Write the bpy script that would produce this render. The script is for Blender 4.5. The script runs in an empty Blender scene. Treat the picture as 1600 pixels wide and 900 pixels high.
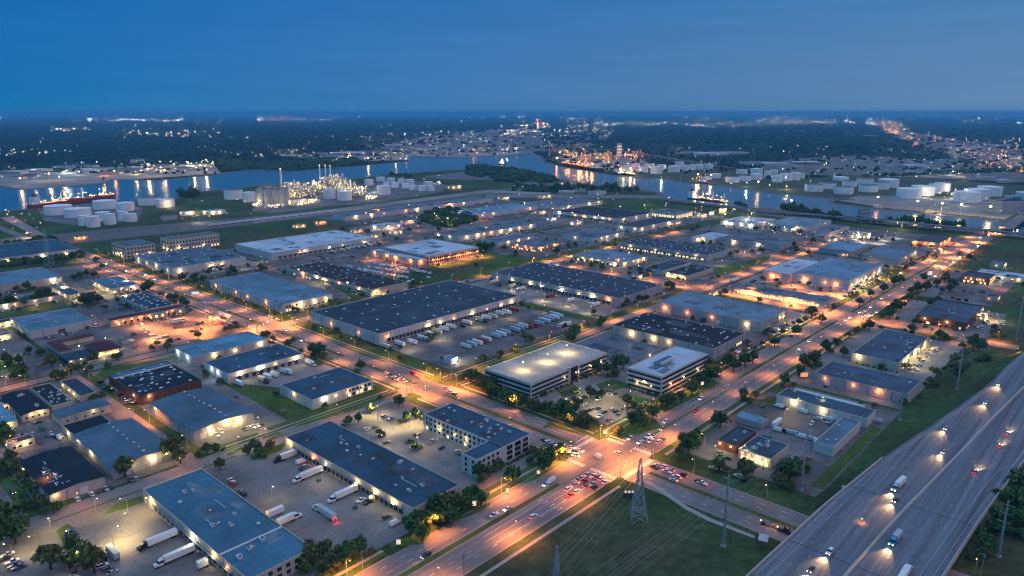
import bpy, math, random
import numpy as np
R = random.Random(7)
NR = np.random.RandomState(7)
PI = math.pi
rad = math.radians
C = bpy.context.scene.collection
S = bpy.context.scene

# ---------------------------------------------------------------- camera
F, YH, AZ, CH = 1124.5, 175.5, rad(47.46), 210.0
TH = math.atan((450 - YH) / F)
CT, ST, CA, SA = math.cos(TH), math.sin(TH), math.cos(AZ), math.sin(AZ)
cam = bpy.data.cameras.new('camera'); camo = bpy.data.objects.new('camera', cam); C.objects.link(camo)
camo.location = (0, 0, CH); camo.rotation_euler = (PI / 2 - TH, 0, -AZ)
cam.lens = F * 36 / 1600; cam.sensor_width = 36; cam.clip_start = 1; cam.clip_end = 200000
S.camera = camo


def G(px, py, z=0.0):
    """survey point of the photograph -> ground position in metres (x along the streets one way, y the other)"""
    x = (px - 800) / F; y = (450 - py) / F
    X, Y, Z = x, CT + y * ST, -ST + y * CT
    t = (z - CH) / Z
    return (X * t * CA + Y * t * SA, -X * t * SA + Y * t * CA)


def PX(u, v, z=0.0):
    X = u * CA - v * SA; Y = u * SA + v * CA; Z = z - CH
    d = Y * CT - Z * ST; up = Y * ST + Z * CT
    return (800 + F * X / d, 450 - F * up / d)


def depth(u, v):
    return u * SA + v * CA


# ---------------------------------------------------------------- sky
w = bpy.data.worlds.new('World'); S.world = w; w.use_nodes = True
nt = w.node_tree; N = nt.nodes; L = nt.links
bg = N['Background']; bg.inputs[1].default_value = 1.0
tc = N.new('ShaderNodeTexCoord'); sx = N.new('ShaderNodeSeparateXYZ'); L.new(tc.outputs['Generated'], sx.inputs[0])
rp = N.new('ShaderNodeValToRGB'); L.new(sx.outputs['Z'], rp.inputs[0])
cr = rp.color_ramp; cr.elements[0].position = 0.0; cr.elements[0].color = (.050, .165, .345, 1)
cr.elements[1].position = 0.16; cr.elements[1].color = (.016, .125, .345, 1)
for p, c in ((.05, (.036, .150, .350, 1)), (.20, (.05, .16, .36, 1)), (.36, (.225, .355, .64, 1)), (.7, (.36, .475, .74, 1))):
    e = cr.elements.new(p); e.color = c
# the afterglow lies to one side of the sky: azimuth along the view's right hand
dt = N.new('ShaderNodeVectorMath'); dt.operation = 'DOT_PRODUCT'; L.new(tc.outputs['Generated'], dt.inputs[0]); dt.inputs[1].default_value = (CA, -SA, 0)
mr = N.new('ShaderNodeMapRange'); L.new(dt.outputs['Value'], mr.inputs[0]); mr.inputs[1].default_value = -.6; mr.inputs[2].default_value = .7
mr.inputs[3].default_value = 0; mr.inputs[4].default_value = 1
mx = N.new('ShaderNodeMix'); mx.data_type = 'RGBA'; mx.blend_type = 'MULTIPLY'; mx.inputs[0].default_value = 1
r2 = N.new('ShaderNodeValToRGB'); L.new(mr.outputs[0], r2.inputs[0])
r2.color_ramp.elements[0].color = (.10, .84, 1.02, 1); r2.color_ramp.elements[1].color = (2.0, 1.22, 1.0, 1)
e = r2.color_ramp.elements.new(.5); e.color = (1.05, 1.0, 1.0, 1)
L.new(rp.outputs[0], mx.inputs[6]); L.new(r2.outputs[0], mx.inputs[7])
sk = N.new('ShaderNodeTexSky'); sk.sky_type = 'NISHITA'; sk.sun_disc = False; sk.sun_elevation = rad(-3); sk.sun_rotation = rad(100)
sm = N.new('ShaderNodeMix'); sm.data_type = 'RGBA'; sm.blend_type = 'ADD'; sm.inputs[0].default_value = .05
L.new(mx.outputs[2], sm.inputs[6]); L.new(sk.outputs[0], sm.inputs[7])
# faint streaky cloud
mp = N.new('ShaderNodeMapping'); mp.inputs['Scale'].default_value = (2, 2, 30); L.new(tc.outputs['Generated'], mp.inputs[0])
cn = N.new('ShaderNodeTexNoise'); cn.inputs['Scale'].default_value = 1.6; cn.inputs['Detail'].default_value = 5; L.new(mp.outputs[0], cn.inputs[0])
cm = N.new('ShaderNodeMapRange'); L.new(cn.outputs[0], cm.inputs[0]); cm.inputs[1].default_value = .35; cm.inputs[2].default_value = .75; cm.inputs[3].default_value = .95; cm.inputs[4].default_value = 1.05
cx = N.new('ShaderNodeVectorMath'); cx.operation = 'SCALE'; L.new(sm.outputs[2], cx.inputs[0]); L.new(cm.outputs[0], cx.inputs[3])
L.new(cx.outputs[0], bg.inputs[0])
S.view_settings.view_transform = 'Standard'; S.view_settings.look = 'None'; S.view_settings.exposure = .35; S.view_settings.gamma = 1
S.view_settings.use_curve_mapping = False
S.cycles.use_denoising = True; S.cycles.filter_width = 1.15
S.cycles.max_bounces = 5; S.cycles.diffuse_bounces = 2; S.cycles.glossy_bounces = 3; S.cycles.transmission_bounces = 2; S.cycles.volume_bounces = 0
S.cycles.transparent_max_bounces = 4; S.cycles.sample_clamp_indirect = 4; S.cycles.caustics_reflective = False; S.cycles.caustics_refractive = False
S.cycles.use_light_tree = True

# ---------------------------------------------------------------- materials
MT = {}


def mat(name, col, rough=.85, var=.25, scale=.15, spec=.3, metal=0, emit=0, lines=None, fine=0, cells=None, bump=0, sx_=1, col2=None):
    if name in MT: return MT[name]
    m = bpy.data.materials.new(name); m.use_nodes = True; MT[name] = m
    t = m.node_tree; n = t.nodes; l = t.links; b = n['Principled BSDF']
    b.inputs['Roughness'].default_value = rough; b.inputs['Metallic'].default_value = metal
    b.inputs['Specular IOR Level'].default_value = spec
    c = (*col, 1)
    if emit:
        b.inputs['Base Color'].default_value = c; b.inputs['Emission Color'].default_value = c; b.inputs['Emission Strength'].default_value = emit
        m.cycles.emission_sampling = 'NONE'
        return m
    geo = n.new('ShaderNodeNewGeometry')
    mp = n.new('ShaderNodeMapping'); mp.inputs['Scale'].default_value = (sx_, 1, 1); l.new(geo.outputs['Position'], mp.inputs[0])
    def noise(sc, det=5, ro=.6):
        q = n.new('ShaderNodeTexNoise'); q.inputs['Scale'].default_value = sc; q.inputs['Detail'].default_value = det; q.inputs['Roughness'].default_value = ro
        l.new(mp.outputs[0], q.inputs[0]); return q.outputs[0]
    def rng(src, a, b_, lo, hi):
        q = n.new('ShaderNodeMapRange'); l.new(src, q.inputs[0]); q.inputs[1].default_value = a; q.inputs[2].default_value = b_; q.inputs[3].default_value = lo; q.inputs[4].default_value = hi; return q.outputs[0]
    def mul(a, b_):
        q = n.new('ShaderNodeMath'); q.operation = 'MULTIPLY'; l.new(a, q.inputs[0])
        if isinstance(b_, float): q.inputs[1].default_value = b_
        else: l.new(b_, q.inputs[1])
        return q.outputs[0]
    f = rng(noise(scale), .3, .7, 1 - var, 1 + var)
    if fine: f = mul(f, rng(noise(scale * 14, 3, .7), .3, .7, 1 - fine, 1 + fine))
    if lines:                                             # joints every k metres
        sp, wd, dk = lines
        se = n.new('ShaderNodeSeparateXYZ'); l.new(geo.outputs['Position'], se.inputs[0])
        srcs = [se.outputs[0], se.outputs[1]]
        if cells == 'sum':
            ad = n.new('ShaderNodeMath'); ad.operation = 'ADD'; l.new(srcs[0], ad.inputs[0]); l.new(srcs[1], ad.inputs[1]); srcs = [ad.outputs[0]]
        elif cells == 'x': srcs = srcs[:1]
        elif cells == 'y': srcs = srcs[1:]
        for s_ in srcs:
            md = n.new('ShaderNodeMath'); md.operation = 'FLOORED_MODULO'; l.new(s_, md.inputs[0]); md.inputs[1].default_value = sp
            lt = n.new('ShaderNodeMath'); lt.operation = 'LESS_THAN'; l.new(md.outputs[0], lt.inputs[0]); lt.inputs[1].default_value = wd
            f = mul(f, rng(lt.outputs[0], 0, 1, 1, dk))
    base = n.new('ShaderNodeRGB'); base.outputs[0].default_value = c; bc = base.outputs[0]
    if col2:
        q = n.new('ShaderNodeMix'); q.data_type = 'RGBA'; l.new(rng(noise(scale * .35, 4, .55), .42, .6, 0, 1), q.inputs[0]); l.new(bc, q.inputs[6]); q.inputs[7].default_value = (*col2, 1); bc = q.outputs[2]
    vs = n.new('ShaderNodeVectorMath'); vs.operation = 'SCALE'; l.new(bc, vs.inputs[0]); l.new(f, vs.inputs[3])
    l.new(vs.outputs[0], b.inputs['Base Color'])
    if bump:
        bp = n.new('ShaderNodeBump'); bp.inputs['Strength'].default_value = bump; l.new(noise(scale * 8, 3), bp.inputs['Height']); l.new(bp.outputs[0], b.inputs['Normal'])
    return m


def roofm(name, col, **k): return mat(name, col, k.pop('ro', .56), k.pop('var', .34), .045, k.pop('sp', .45), lines=(4.6, .26, .80), cells='x', fine=.2, col2=tuple(c * .72 for c in col), **k)
RF = {
    'teal': roofm('roof_teal_membrane', (.048, .155, .235)), 'blue': roofm('roof_blue_membrane', (.024, .074, .125), ro=.64, sp=.3), 'navy': roofm('roof_navy_membrane', (.03, .052, .078), ro=.68, sp=.22),
    'black': roofm('roof_black_tar', (.015, .022, .034), var=.35, ro=.72, sp=.16), 'slate': roofm('roof_slate_membrane', (.11, .21, .29)), 'steel': roofm('roof_grey_blue_metal', (.075, .125, .18)),
    'white': roofm('roof_white_membrane', (.48, .56, .64), var=.12), 'brown': roofm('roof_dark_brown_gravel', (.042, .028, .032), ro=.75, sp=.18), 'maroon': roofm('roof_maroon_tile', (.10, .035, .045), ro=.75, sp=.2),
    'grey': roofm('roof_grey_gravel', (.085, .115, .15)), 'sky': roofm('roof_pale_blue_metal', (.10, .27, .40)), 'deck': roofm('roof_parking_deck', (.30, .31, .33), ro=.85, sp=.1),
}
def wallm(name, col): return mat(name, col, .85, .1, .2, .3, lines=(7.3, .16, .62), cells='sum', fine=.05)
WM = {
    'white': wallm('wall_white_tilt_panel', (.52, .50, .48)), 'cream': wallm('wall_cream_panel', (.50, .44, .36)), 'grey': wallm('wall_grey_panel', (.36, .35, .35)),
    'brick': mat('wall_red_brick', (.15, .065, .05), .9, .15, .3, .2, fine=.1), 'tan': wallm('wall_tan_panel', (.46, .37, .27)), 'pink': wallm('wall_pinkish_panel', (.52, .42, .37)),
    'dbrick': mat('wall_dark_brick', (.10, .045, .04), .9, .15, .3, .2, fine=.1),
}
asph = mat('asphalt_dark', (.085, .085, .095), .9, .25, .05, .25, fine=.12, lines=(9, .12, .8), sx_=1)
conc = mat('concrete_lot', (.22, .21, .20), .9, .38, .03, .25, fine=.16, col2=(.14, .135, .135), lines=(8.5, .16, .72))
conc2 = mat('concrete_stained', (.15, .145, .145), .9, .42, .05, .25, fine=.18, col2=(.10, .098, .10), lines=(8.5, .16, .75))
roadm = mat('road_concrete', (.17, .162, .16), .85, .28, .03, .3, fine=.15, lines=(6, .12, .82))
lotm = mat('gravel_yard', (.15, .14, .135), .95, .4, .02, .2, fine=.25)
walkm = mat('sidewalk_concrete', (.32, .30, .28), .9, .15, .3, .25, lines=(1.8, .08, .8))
kerbm = mat('kerb_concrete', (.40, .38, .35), .9, .12, .3)
grassm = mat('grass_lawn', (.062, .115, .026), .95, .35, .04, .1, fine=.35, col2=(.07, .085, .03))
grassd = mat('ground_rough_grass', (.042, .085, .028), .95, .5, .012, .1, fine=.4, col2=(.065, .072, .034))
paint = mat('road_paint_white', (.72, .72, .70), .7, .15, .6)
painty = mat('road_paint_yellow', (.70, .48, .10), .7, .15, .6)
glassm = mat('window_dark_glass', (.02, .025, .035), .12, .2, .2, .6)
darkm = mat('dock_door_dark', (.045, .045, .05), .7, .2, .4)
doorw = mat('roller_door_white', (.62, .62, .62), .6, .05, .4)
doorr = mat('roller_door_brown', (.19, .07, .05), .6, .05, .4)
steelm = mat('galvanised_steel', (.36, .40, .44), .45, .1, .3, .5, metal=.5)
poledk = mat('dark_wood_pole', (.05, .04, .035), .9, .1, .5)
trunkm = mat('tree_bark', (.07, .05, .035), .95, .2, 1)
LF = [mat('foliage_dark', (.052, .105, .030), .8, .45, .25, .2, fine=.3), mat('foliage_mid', (.070, .125, .034), .8, .45, .25, .2, fine=.3), mat('foliage_olive', (.10, .12, .040), .8, .4, .25, .2, fine=.3)]
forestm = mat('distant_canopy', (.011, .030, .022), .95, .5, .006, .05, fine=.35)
tankm = mat('tank_white_paint', (.80, .80, .80), .5, .08, .1, .4)
tankd = mat('tank_floating_roof', (.10, .13, .17), .6, .1, .1)
silom = mat('silo_grey_concrete', (.30, .33, .37), .8, .15, .1)
greent = mat('tank_green_paint', (.08, .28, .30), .5, .1, .1)
rustm = mat('hull_red_lead', (.26, .05, .035), .6, .2, .1)
hullb = mat('hull_black', (.03, .03, .035), .6, .2, .1)
whitep = mat('white_paint', (.70, .70, .70), .5, .08, .3)
orangep = mat('orange_crane_paint', (.45, .09, .04), .5, .1, .3)
rubber = mat('tyre_rubber', (.02, .02, .02), .9, .1, 1)
trw = mat('trailer_white', (.68, .69, .70), .5, .06, .5); trr = mat('trailer_red', (.33, .05, .04), .5, .1, .5); trb = mat('trailer_grey_blue', (.34, .42, .48), .5, .1, .5); trc = mat('trailer_cream', (.62, .55, .40), .5, .1, .5)
brickp = mat('plaza_paver', (.32, .20, .13), .9, .2, .3)
CARP = {'white': mat('car_white', (.72, .72, .72), .3, .02, 1, .5), 'silver': mat('car_silver', (.42, .43, .45), .3, .02, 1, .5), 'black': mat('car_black', (.02, .02, .025), .3, .02, 1, .5), 'red': mat('car_red', (.38, .03, .02), .3, .02, 1, .5), 'blue': mat('car_blue', (.04, .09, .22), .3, .02, 1, .5), 'grey': mat('car_grey', (.13, .14, .15), .3, .02, 1, .5), 'green': mat('car_green', (.03, .22, .05), .3, .02, 1, .5), 'teal': mat('cab_teal', (.03, .30, .38), .4, .02, 1, .5)}
EM = {'org': mat('lamp_sodium', (1, .42, .12), emit=9), 'warm': mat('lamp_warm', (1, .72, .38), emit=9), 'yel': mat('lamp_yellow', (1, .78, .40), emit=9), 'white': mat('lamp_white', (1, .93, .80), emit=9), 'cool': mat('lamp_cool', (.75, .9, 1), emit=16), 'red': mat('lamp_red', (1, .06, .02), emit=5), 'head': mat('headlamp', (1, .9, .7), emit=10), 'win': mat('lit_window', (1, .72, .33), emit=1.1), 'sign': mat('lit_sign_face', (1, .85, .6), emit=.55), 'green': mat('lamp_green', (.5, 1, .35), emit=14), 'rsign': mat('lit_red_sign', (1, .25, .08), emit=.8)}
LC = {'org': (1, .28, .055), 'warm': (1, .66, .28), 'yel': (1, .68, .24), 'white': (1, .88, .66), 'cool': (.8, .92, 1), 'red': (1, .05, .02), 'head': (1, .52, .20), 'green': (.75, 1, .3)}


def watm():
    m = bpy.data.materials.new('channel_water'); m.use_nodes = True
    n = m.node_tree.nodes; l = m.node_tree.links; b = n['Principled BSDF']
    b.inputs['Base Color'].default_value = (.018, .075, .125, 1); b.inputs['Roughness'].default_value = .22; b.inputs['IOR'].default_value = 1.33
    geo = n.new('ShaderNodeNewGeometry'); q = n.new('ShaderNodeTexNoise'); q.inputs['Scale'].default_value = .09; q.inputs['Detail'].default_value = 6; q.inputs['Roughness'].default_value = .65
    l.new(geo.outputs['Position'], q.inputs[0]); bp = n.new('ShaderNodeBump'); bp.inputs['Strength'].default_value = .35; bp.inputs['Distance'].default_value = 1.2
    l.new(q.outputs[0], bp.inputs['Height']); l.new(bp.outputs[0], b.inputs['Normal']); return m
waterm = watm()

# ---------------------------------------------------------------- mesh helpers


class MB:
    def __init__(s, *mats): s.v = []; s.f = []; s.m = []; s.mats = list(mats)
    def mi(s, m):
        if m is None: return 0
        if m not in s.mats: s.mats.append(m)
        return s.mats.index(m)
    def quad(s, pts, m=None):
        k = len(s.v); s.v += [tuple(p) for p in pts]; s.f.append(tuple(range(k, k + len(pts)))); s.m.append(s.mi(m)); return s
    def box(s, x0, x1, y0, y1, z0, z1, m=None, mt=None):
        k = len(s.v); s.v += [(x, y, z) for z in (z0, z1) for x, y in ((x0, y0), (x1, y0), (x1, y1), (x0, y1))]
        a = s.mi(m); b = s.mi(mt) if mt else a
        for q, mm in (((3, 2, 1, 0), a), ((4, 5, 6, 7), b), ((0, 1, 5, 4), a), ((1, 2, 6, 5), a), ((2, 3, 7, 6), a), ((3, 0, 4, 7), a)):
            s.f.append(tuple(k + i for i in q)); s.m.append(mm)
        return s
    def loft(s, rings, m=None, cap=True, ms=None):
        k0 = len(s.v); n = len(rings[0])
        for r in rings: s.v += [tuple(p) for p in r]
        for i in range(len(rings) - 1):
            mm = s.mi(ms[i]) if ms else s.mi(m)
            for j in range(n):
                a = k0 + i * n + j; b = k0 + i * n + (j + 1) % n
                s.f.append((a, b, b + n, a + n)); s.m.append(mm)
        if cap:
            s.f.append(tuple(k0 + j for j in reversed(range(n)))); s.m.append(s.mi(m))
            s.f.append(tuple(k0 + (len(rings) - 1) * n + j for j in range(n))); s.m.append(s.mi(ms[-1]) if ms else s.mi(m))
        return s
    def tube(s, a, b, r0, r1=None, n=6, m=None):
        r1 = r0 if r1 is None else r1
        a = np.array(a, float); b = np.array(b, float); d = b - a; ln = np.linalg.norm(d); d /= max(ln, 1e-9)
        up = np.array((0, 0, 1.)) if abs(d[2]) < .9 else np.array((1., 0, 0)); p = np.cross(d, up); p /= np.linalg.norm(p); q = np.cross(d, p)
        return s.loft([[a + (p * math.cos(t) + q * math.sin(t)) * r0 for t in [2 * PI * j / n for j in range(n)]], [b + (p * math.cos(t) + q * math.sin(t)) * r1 for t in [2 * PI * j / n for j in range(n)]]], m)
    def cyl(s, x, y, z0, z1, r, n=24, m=None, mt=None, dome=0, r1=None):
        r1 = r if r1 is None else r1
        rings = [[(x + r * math.cos(2 * PI * j / n), y + r * math.sin(2 * PI * j / n), z0) for j in range(n)], [(x + r1 * math.cos(2 * PI * j / n), y + r1 * math.sin(2 * PI * j / n), z1) for j in range(n)]]
        ms = [m]
        if dome: rings.append([(x + r1 * .5 * math.cos(2 * PI * j / n), y + r1 * .5 * math.sin(2 * PI * j / n), z1 + dome) for j in range(n)]); ms.append(mt or m)
        elif mt:
            rings.append([(x + r * .97 * math.cos(2 * PI * j / n), y + r * .97 * math.sin(2 * PI * j / n), z1) for j in range(n)]); ms.append(m)
            rings.append([(x + r * .96 * math.cos(2 * PI * j / n), y + r * .96 * math.sin(2 * PI * j / n), z1 - .9) for j in range(n)]); ms.append(mt)
        return s.loft(rings, m, True, ms)
    def mesh(s, name='mesh'):
        me = bpy.data.meshes.new(name); me.from_pydata(s.v, [], s.f)
        for m in s.mats: me.materials.append(m)
        if len(s.mats) > 1: me.polygons.foreach_set('material_index', s.m)
        me.update(); return me


def put(name, me, parent=None, loc=(0, 0, 0), rz=0, scale=None):
    o = bpy.data.objects.new(name, me); C.objects.link(o); o.location = loc
    if rz: o.rotation_euler = (0, 0, rz)
    if scale: o.scale = (scale,) * 3 if not isinstance(scale, tuple) else scale
    if parent: o.parent = parent
    return o


def tag(o, label=None, cat=None, group=None, kind=None):
    if label: o['label'] = label
    if cat: o['category'] = cat
    if group: o['group'] = group
    if kind: o['kind'] = kind
    return o


def thing(name, label, cat, loc, rz=0, group=None):
    o = put(name, None, None, loc, rz); o.empty_display_size = .5
    return tag(o, label, cat, group)


def struct(name, mb, kind='structure', label=None):
    o = put(name, mb.mesh(name)); o['kind'] = kind
    if label: o['label'] = label
    return o


def light(parent, loc, col, power, kind='POINT', r=.4, spot=150, blend=.8, rot=None):
    key = ('L', kind, col, round(power, -1), r, spot)
    if key not in MT:
        d = bpy.data.lights.new('lamp_light', kind); d.energy = power; d.color = LC[col]; d.shadow_soft_size = r
        if kind == 'SPOT': d.spot_size = rad(spot); d.spot_blend = blend
        MT[key] = d
    o = put('lamp_light', MT[key], parent, loc)
    if rot: o.rotation_euler = rot
    return o


AUTO = []


def auto(o, look, x, y, place=None): AUTO.append((o, look, x, y, place)); return o


ZM = .175


def lift(mb, z):
    mb.k = getattr(mb, 'k', 0) + 1; return z + mb.k * .0013


def poly(mb, pts, z, m=None):
    if z != ZM: z = lift(mb, z)
    mb.quad([(x, y, z) for x, y in pts], m)
def rect(mb, x0, x1, y0, y1, z, m=None):
    if z < .14 and z != ZM: z = lift(mb, z)
    mb.quad([(x0, y0, z), (x1, y0, z), (x1, y1, z), (x0, y1, z)], m)
def gp(l): return [G(*p) for p in l]


# ---------------------------------------------------------------- ground, water
g = MB(grassd); NA = 96; rs = [300, 600, 1000, 1600, 2500, 4000, 7000, 12000, 20000, 32000, 45000]
g.v = [(0, 0, 0)] + [(r * math.cos(2 * PI * k / NA), r * math.sin(2 * PI * k / NA), 0) for r in rs for k in range(NA)]
g.f = [(0, 1 + k, 1 + (k + 1) % NA) for k in range(NA)] + [(1 + i * NA + k, 1 + (i + 1) * NA + k, 1 + (i + 1) * NA + (k + 1) % NA, 1 + i * NA + (k + 1) % NA) for i in range(len(rs) - 1) for k in range(NA)]; g.m = [0] * len(g.f)
struct('ground', g)

NEAR = [(-260, 335), (0, 331), (15, 329), (60, 326), (182, 317), (217, 315), (274, 310), (286, 301), (350, 297), (400, 290), (495, 285), (550, 280), (610, 272), (635, 271), (682, 267), (725, 265), (740, 260), (765, 262), (800, 265), (832, 272), (885, 281), (912, 287), (995, 296), (1032, 301), (1037, 308), (1075, 316), (1170, 325), (1200, 326), (1232, 329), (1312, 338), (1330, 343), (1400, 351), (1510, 360), (1600, 371), (1760, 392)]
FAR = [(1760, 360), (1600, 347), (1575, 344), (1525, 341), (1400, 330), (1296, 317), (1297, 313), (1330, 312), (1260, 307), (1200, 301), (1125, 290), (1082, 287), (1037, 281), (962, 275), (880, 262), (846, 252), (850, 247), (830, 239), (800, 243.5), (700, 247), (642, 245), (642, 252), (572, 259), (530, 262), (462, 268), (400, 265), (352, 270), (345, 273), (250, 282), (175, 281), (160, 287), (100, 292), (35, 297), (0, 291), (-260, 268)]


def ribbon(name, A, B, z, m, kind='structure'):
    import mathutils
    from mathutils.geometry import tessellate_polygon
    pts = gp(A) + gp(B); mb = MB(m); mb.v = [(x, y, z) for x, y in pts]
    mb.f = [tuple(t) for t in tessellate_polygon([[mathutils.Vector((x, y, 0)) for x, y in pts]])]; mb.m = [0] * len(mb.f)
    return struct(name, mb, kind)
wo = ribbon('channel_water', NEAR, FAR, .25, waterm)
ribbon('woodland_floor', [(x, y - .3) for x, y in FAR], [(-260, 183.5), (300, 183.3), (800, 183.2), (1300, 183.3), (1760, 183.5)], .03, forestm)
WPOLY = np.array(NEAR + FAR, float)


def inpoly(x, y, P):
    c = False; j = len(P) - 1
    for i in range(len(P)):
        if (P[i][1] > y) != (P[j][1] > y) and x < (P[j][0] - P[i][0]) * (y - P[i][1]) / (P[j][1] - P[i][1]) + P[i][0]: c = not c
        j = i
    return c
# quay and bank edges
bankm = mat('bank_riprap', (.13, .12, .11), .95, .3, .1)
for nm, P_, z in (('riverbank_south', NEAR, 1.2), ('riverbank_north', FAR, 1.6)):
    mb = MB(bankm); pts = gp(P_); prev = None; rings = []
    for i, (x, y) in enumerate(pts):
        a = pts[max(i - 1, 0)]; b = pts[min(i + 1, len(pts) - 1)]; dx, dy = b[0] - a[0], b[1] - a[1]; q = math.hypot(dx, dy); nx, ny = -dy / q, dx / q
        rings.append([(x + nx * 5, y + ny * 5, .0), (x + nx * 1.5, y + ny * 1.5, z), (x - nx * 6, y - ny * 6, z), (x - nx * 12, y - ny * 12, 0)])
    for i in range(len(rings) - 1):
        for j in range(3): mb.quad([rings[i][j], rings[i + 1][j], rings[i + 1][j + 1], rings[i][j + 1]])
    me = mb.mesh(nm); o = put('river_bank', me); o['kind'] = 'structure'

# ---------------------------------------------------------------- paved blocks and lawns
lot = MB(conc)
def blk(x0, x1, y0, y1, m, z=.02): rect(lot, x0, x1, y0, y1, z, m)
blk(60, 318, 262, 408, conc); blk(178, 322, 424, 640, conc); blk(95, 158, 424, 640, conc2); blk(-40, 78, 300, 640, conc2)
blk(172, 328, 658, 905, conc2); blk(120, 168, 658, 905, conc2); blk(150, 330, 912, 1130, conc2)
blk(384, 550, 262, 386, conc); blk(556, 690, 262, 392, conc2); blk(694, 762, 262, 392, conc)
blk(386, 578, 424, 522, conc2); blk(386, 592, 522, 634, conc); blk(594, 648, 424, 636, conc); blk(648, 752, 424, 640, conc2)
blk(386, 560, 664, 905, conc2); blk(380, 500, 930, 1095, conc); blk(508, 770, 790, 950, conc2); blk(505, 770, 750, 1090, conc2)
blk(384, 545, 120, 212, conc2); blk(550, 762, 120, 212, conc); blk(786, 905, 110, 212, conc); blk(930, 1120, 130, 212, conc2)
blk(786, 1110, 258, 392, conc); blk(786, 1250, 412, 645, conc2); blk(780, 1400, 680, 835, conc2); blk(775, 1230, 850, 1130, conc2)
blk(1120, 1420, 255, 640, conc2); blk(810, 1310, 1140, 1290, conc2)
o = struct('paved_lots', lot)
roadl = mat('road_concrete_worn', (.17, .162, .16), .85, .3, .35, .3, fine=.15, lines=(6, .12, .85), sx_=.03)
road = MB(roadm)
def rd(x0, x1, y0, y1, z=.10, m=None): rect(road, x0, x1, y0, y1, z, m)
R1a, R1b, R1c, R1d = 216, 234.6, 238.4, 253
rd(-300, 1600, R1a, R1d, m=roadl)                                   # the wide avenue
rd(329, 361, -200, R1a); rd(329, 361, R1d, 396); rd(331, 363, 410, 1290)
rd(331, 1250, 396, 410); rd(-60, 331, 409, 421); rd(363, 1180, 641, 656, m=roadm); rd(-60, 331, 643, 655)
rd(158, 171, 421, 643); rd(86, 97, 421, 1000); rd(768, 784, 40, R1a); rd(770, 786, R1d, 396); rd(770, 784, 410, 641)
rd(-60, 86, 300, 409, m=conc2); rd(171, 331, 906, 915)
rd(361, 505, 915, 928, m=conc2)
struct('roads', road)
# grass: medians, verges, lawns
lawn = MB(grassm)
def gr(x0, x1, y0, y1, z=.135 - .03): rect(lawn, x0, x1, y0, y1, z)
def gpl(l, z=.105): poly(lawn, gp(l), z)
gr(-300, 298, R1b, R1c); gr(378, 500, R1b - 4, R1c - 6); gr(530, 757, R1b, R1c); gr(800, 1200, R1b, R1c)
gr(343, 347, 262, 388); gr(343, 347, 420, 490); gr(343, 347, 520, 636); gr(344, 348, 662, 780); gr(344, 348, 800, 1200); gr(343.5, 347, 60, 205)
gr(368, 378, 264, 386); gr(368, 384, 424, 516); gr(368, 384, 545, 634); gr(368, 384, 664, 905); gr(392, 560, 388, 394); gr(590, 596, 424, 520)
gr(60, 188, 255.5, 262); gr(236, 318, 255.5, 264); gr(318, 324, 264, 330); gr(378, 470, 255.5, 262); gr(492, 760, 255.5, 262); gr(800, 1120, 256, 262)
gr(372, 495, 206, 213); gr(510, 620, 206, 213); gr(640, 765, 206, 213); gr(786, 1000, 204, 213)
gpl([(342, 596), (440, 606), (488, 633), (583, 602), (607, 596), (624, 613), (560, 640), (464, 667), (400, 628)])
gr(222, 245, 424, 432); gr(186, 214, 424, 430)
gpl([(486, 554), (520, 560), (517, 566), (493, 574), (480, 566)])
gpl([(464, 507), (487, 500), (591, 545), (628, 562), (600, 566), (560, 553), (500, 527)])
gpl([(728, 590), (760, 580), (830, 552), (890, 530), (935, 508), (925, 503), (880, 523), (820, 545), (740, 573), (722, 582)]); gpl([(655, 572), (680, 578), (722, 582), (742, 588), (738, 596), (700, 604), (665, 592)])
gpl([(500, 430), (590, 455), (545, 478), (450, 500), (380, 478), (330, 455), (325, 447), (440, 484), (520, 466), (552, 468)])
gpl([(745, 413), (800, 396), (855, 408), (735, 437), (700, 428)]); gpl([(745, 398), (770, 393), (815, 412), (800, 415)])
gpl([(1110, 420), (1160, 408), (1205, 398), (1200, 408), (1160, 425), (1120, 430)])
gpl([(1100, 455), (1180, 470), (1165, 472), (1095, 465)]); gpl([(612, 855), (660, 850), (680, 826), (750, 800), (768, 787), (740, 785), (690, 812), (640, 838), (603, 851)])
gpl([(845, 670), (880, 640), (930, 672), (1010, 640), (1035, 668), (965, 688), (930, 684), (860, 668)], .11)
gpl([(870, 610), (893, 598), (910, 612), (880, 622)], .11); gpl([(930, 600), (960, 592), (985, 603), (945, 615)], .11)
gpl([(758, 600), (770, 595), (832, 622), (850, 640), (835, 652), (765, 622)], .11); gpl([(980, 615), (1030, 628), (1110, 590), (1125, 600), (1040, 645), (985, 625)], .11)
gpl([(160, 805), (182, 787), (222, 775), (224, 785), (190, 797)]); gpl([(88, 830), (105, 818), (122, 828), (104, 845), (130, 880), (110, 875)])
gpl([(50, 727), (62, 722), (115, 780), (90, 800), (70, 778)]); gpl([(405, 680), (432, 673), (438, 677), (412, 686)]); gpl([(415, 688), (440, 677), (444, 680), (420, 690)]); gpl([(349, 703), (371, 693), (375, 696), (352, 706)]); gpl([(354, 710), (378, 698), (380, 701), (358, 713)])
gpl([(390, 715), (420, 700), (446, 692), (440, 704), (395, 720)]); gpl([(505, 885), (540, 870), (570, 862), (585, 880), (560, 898), (500, 899)])
gpl([(850, 720), (870, 715), (890, 716), (840, 748), (818, 755), (815, 748)]); gpl([(850, 693), (880, 706), (892, 714), (868, 716), (838, 706)])
gpl([(0, 560), (20, 555), (45, 575), (30, 585), (0, 580)]); gpl([(22, 583), (40, 578), (48, 590), (30, 594)])
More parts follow.
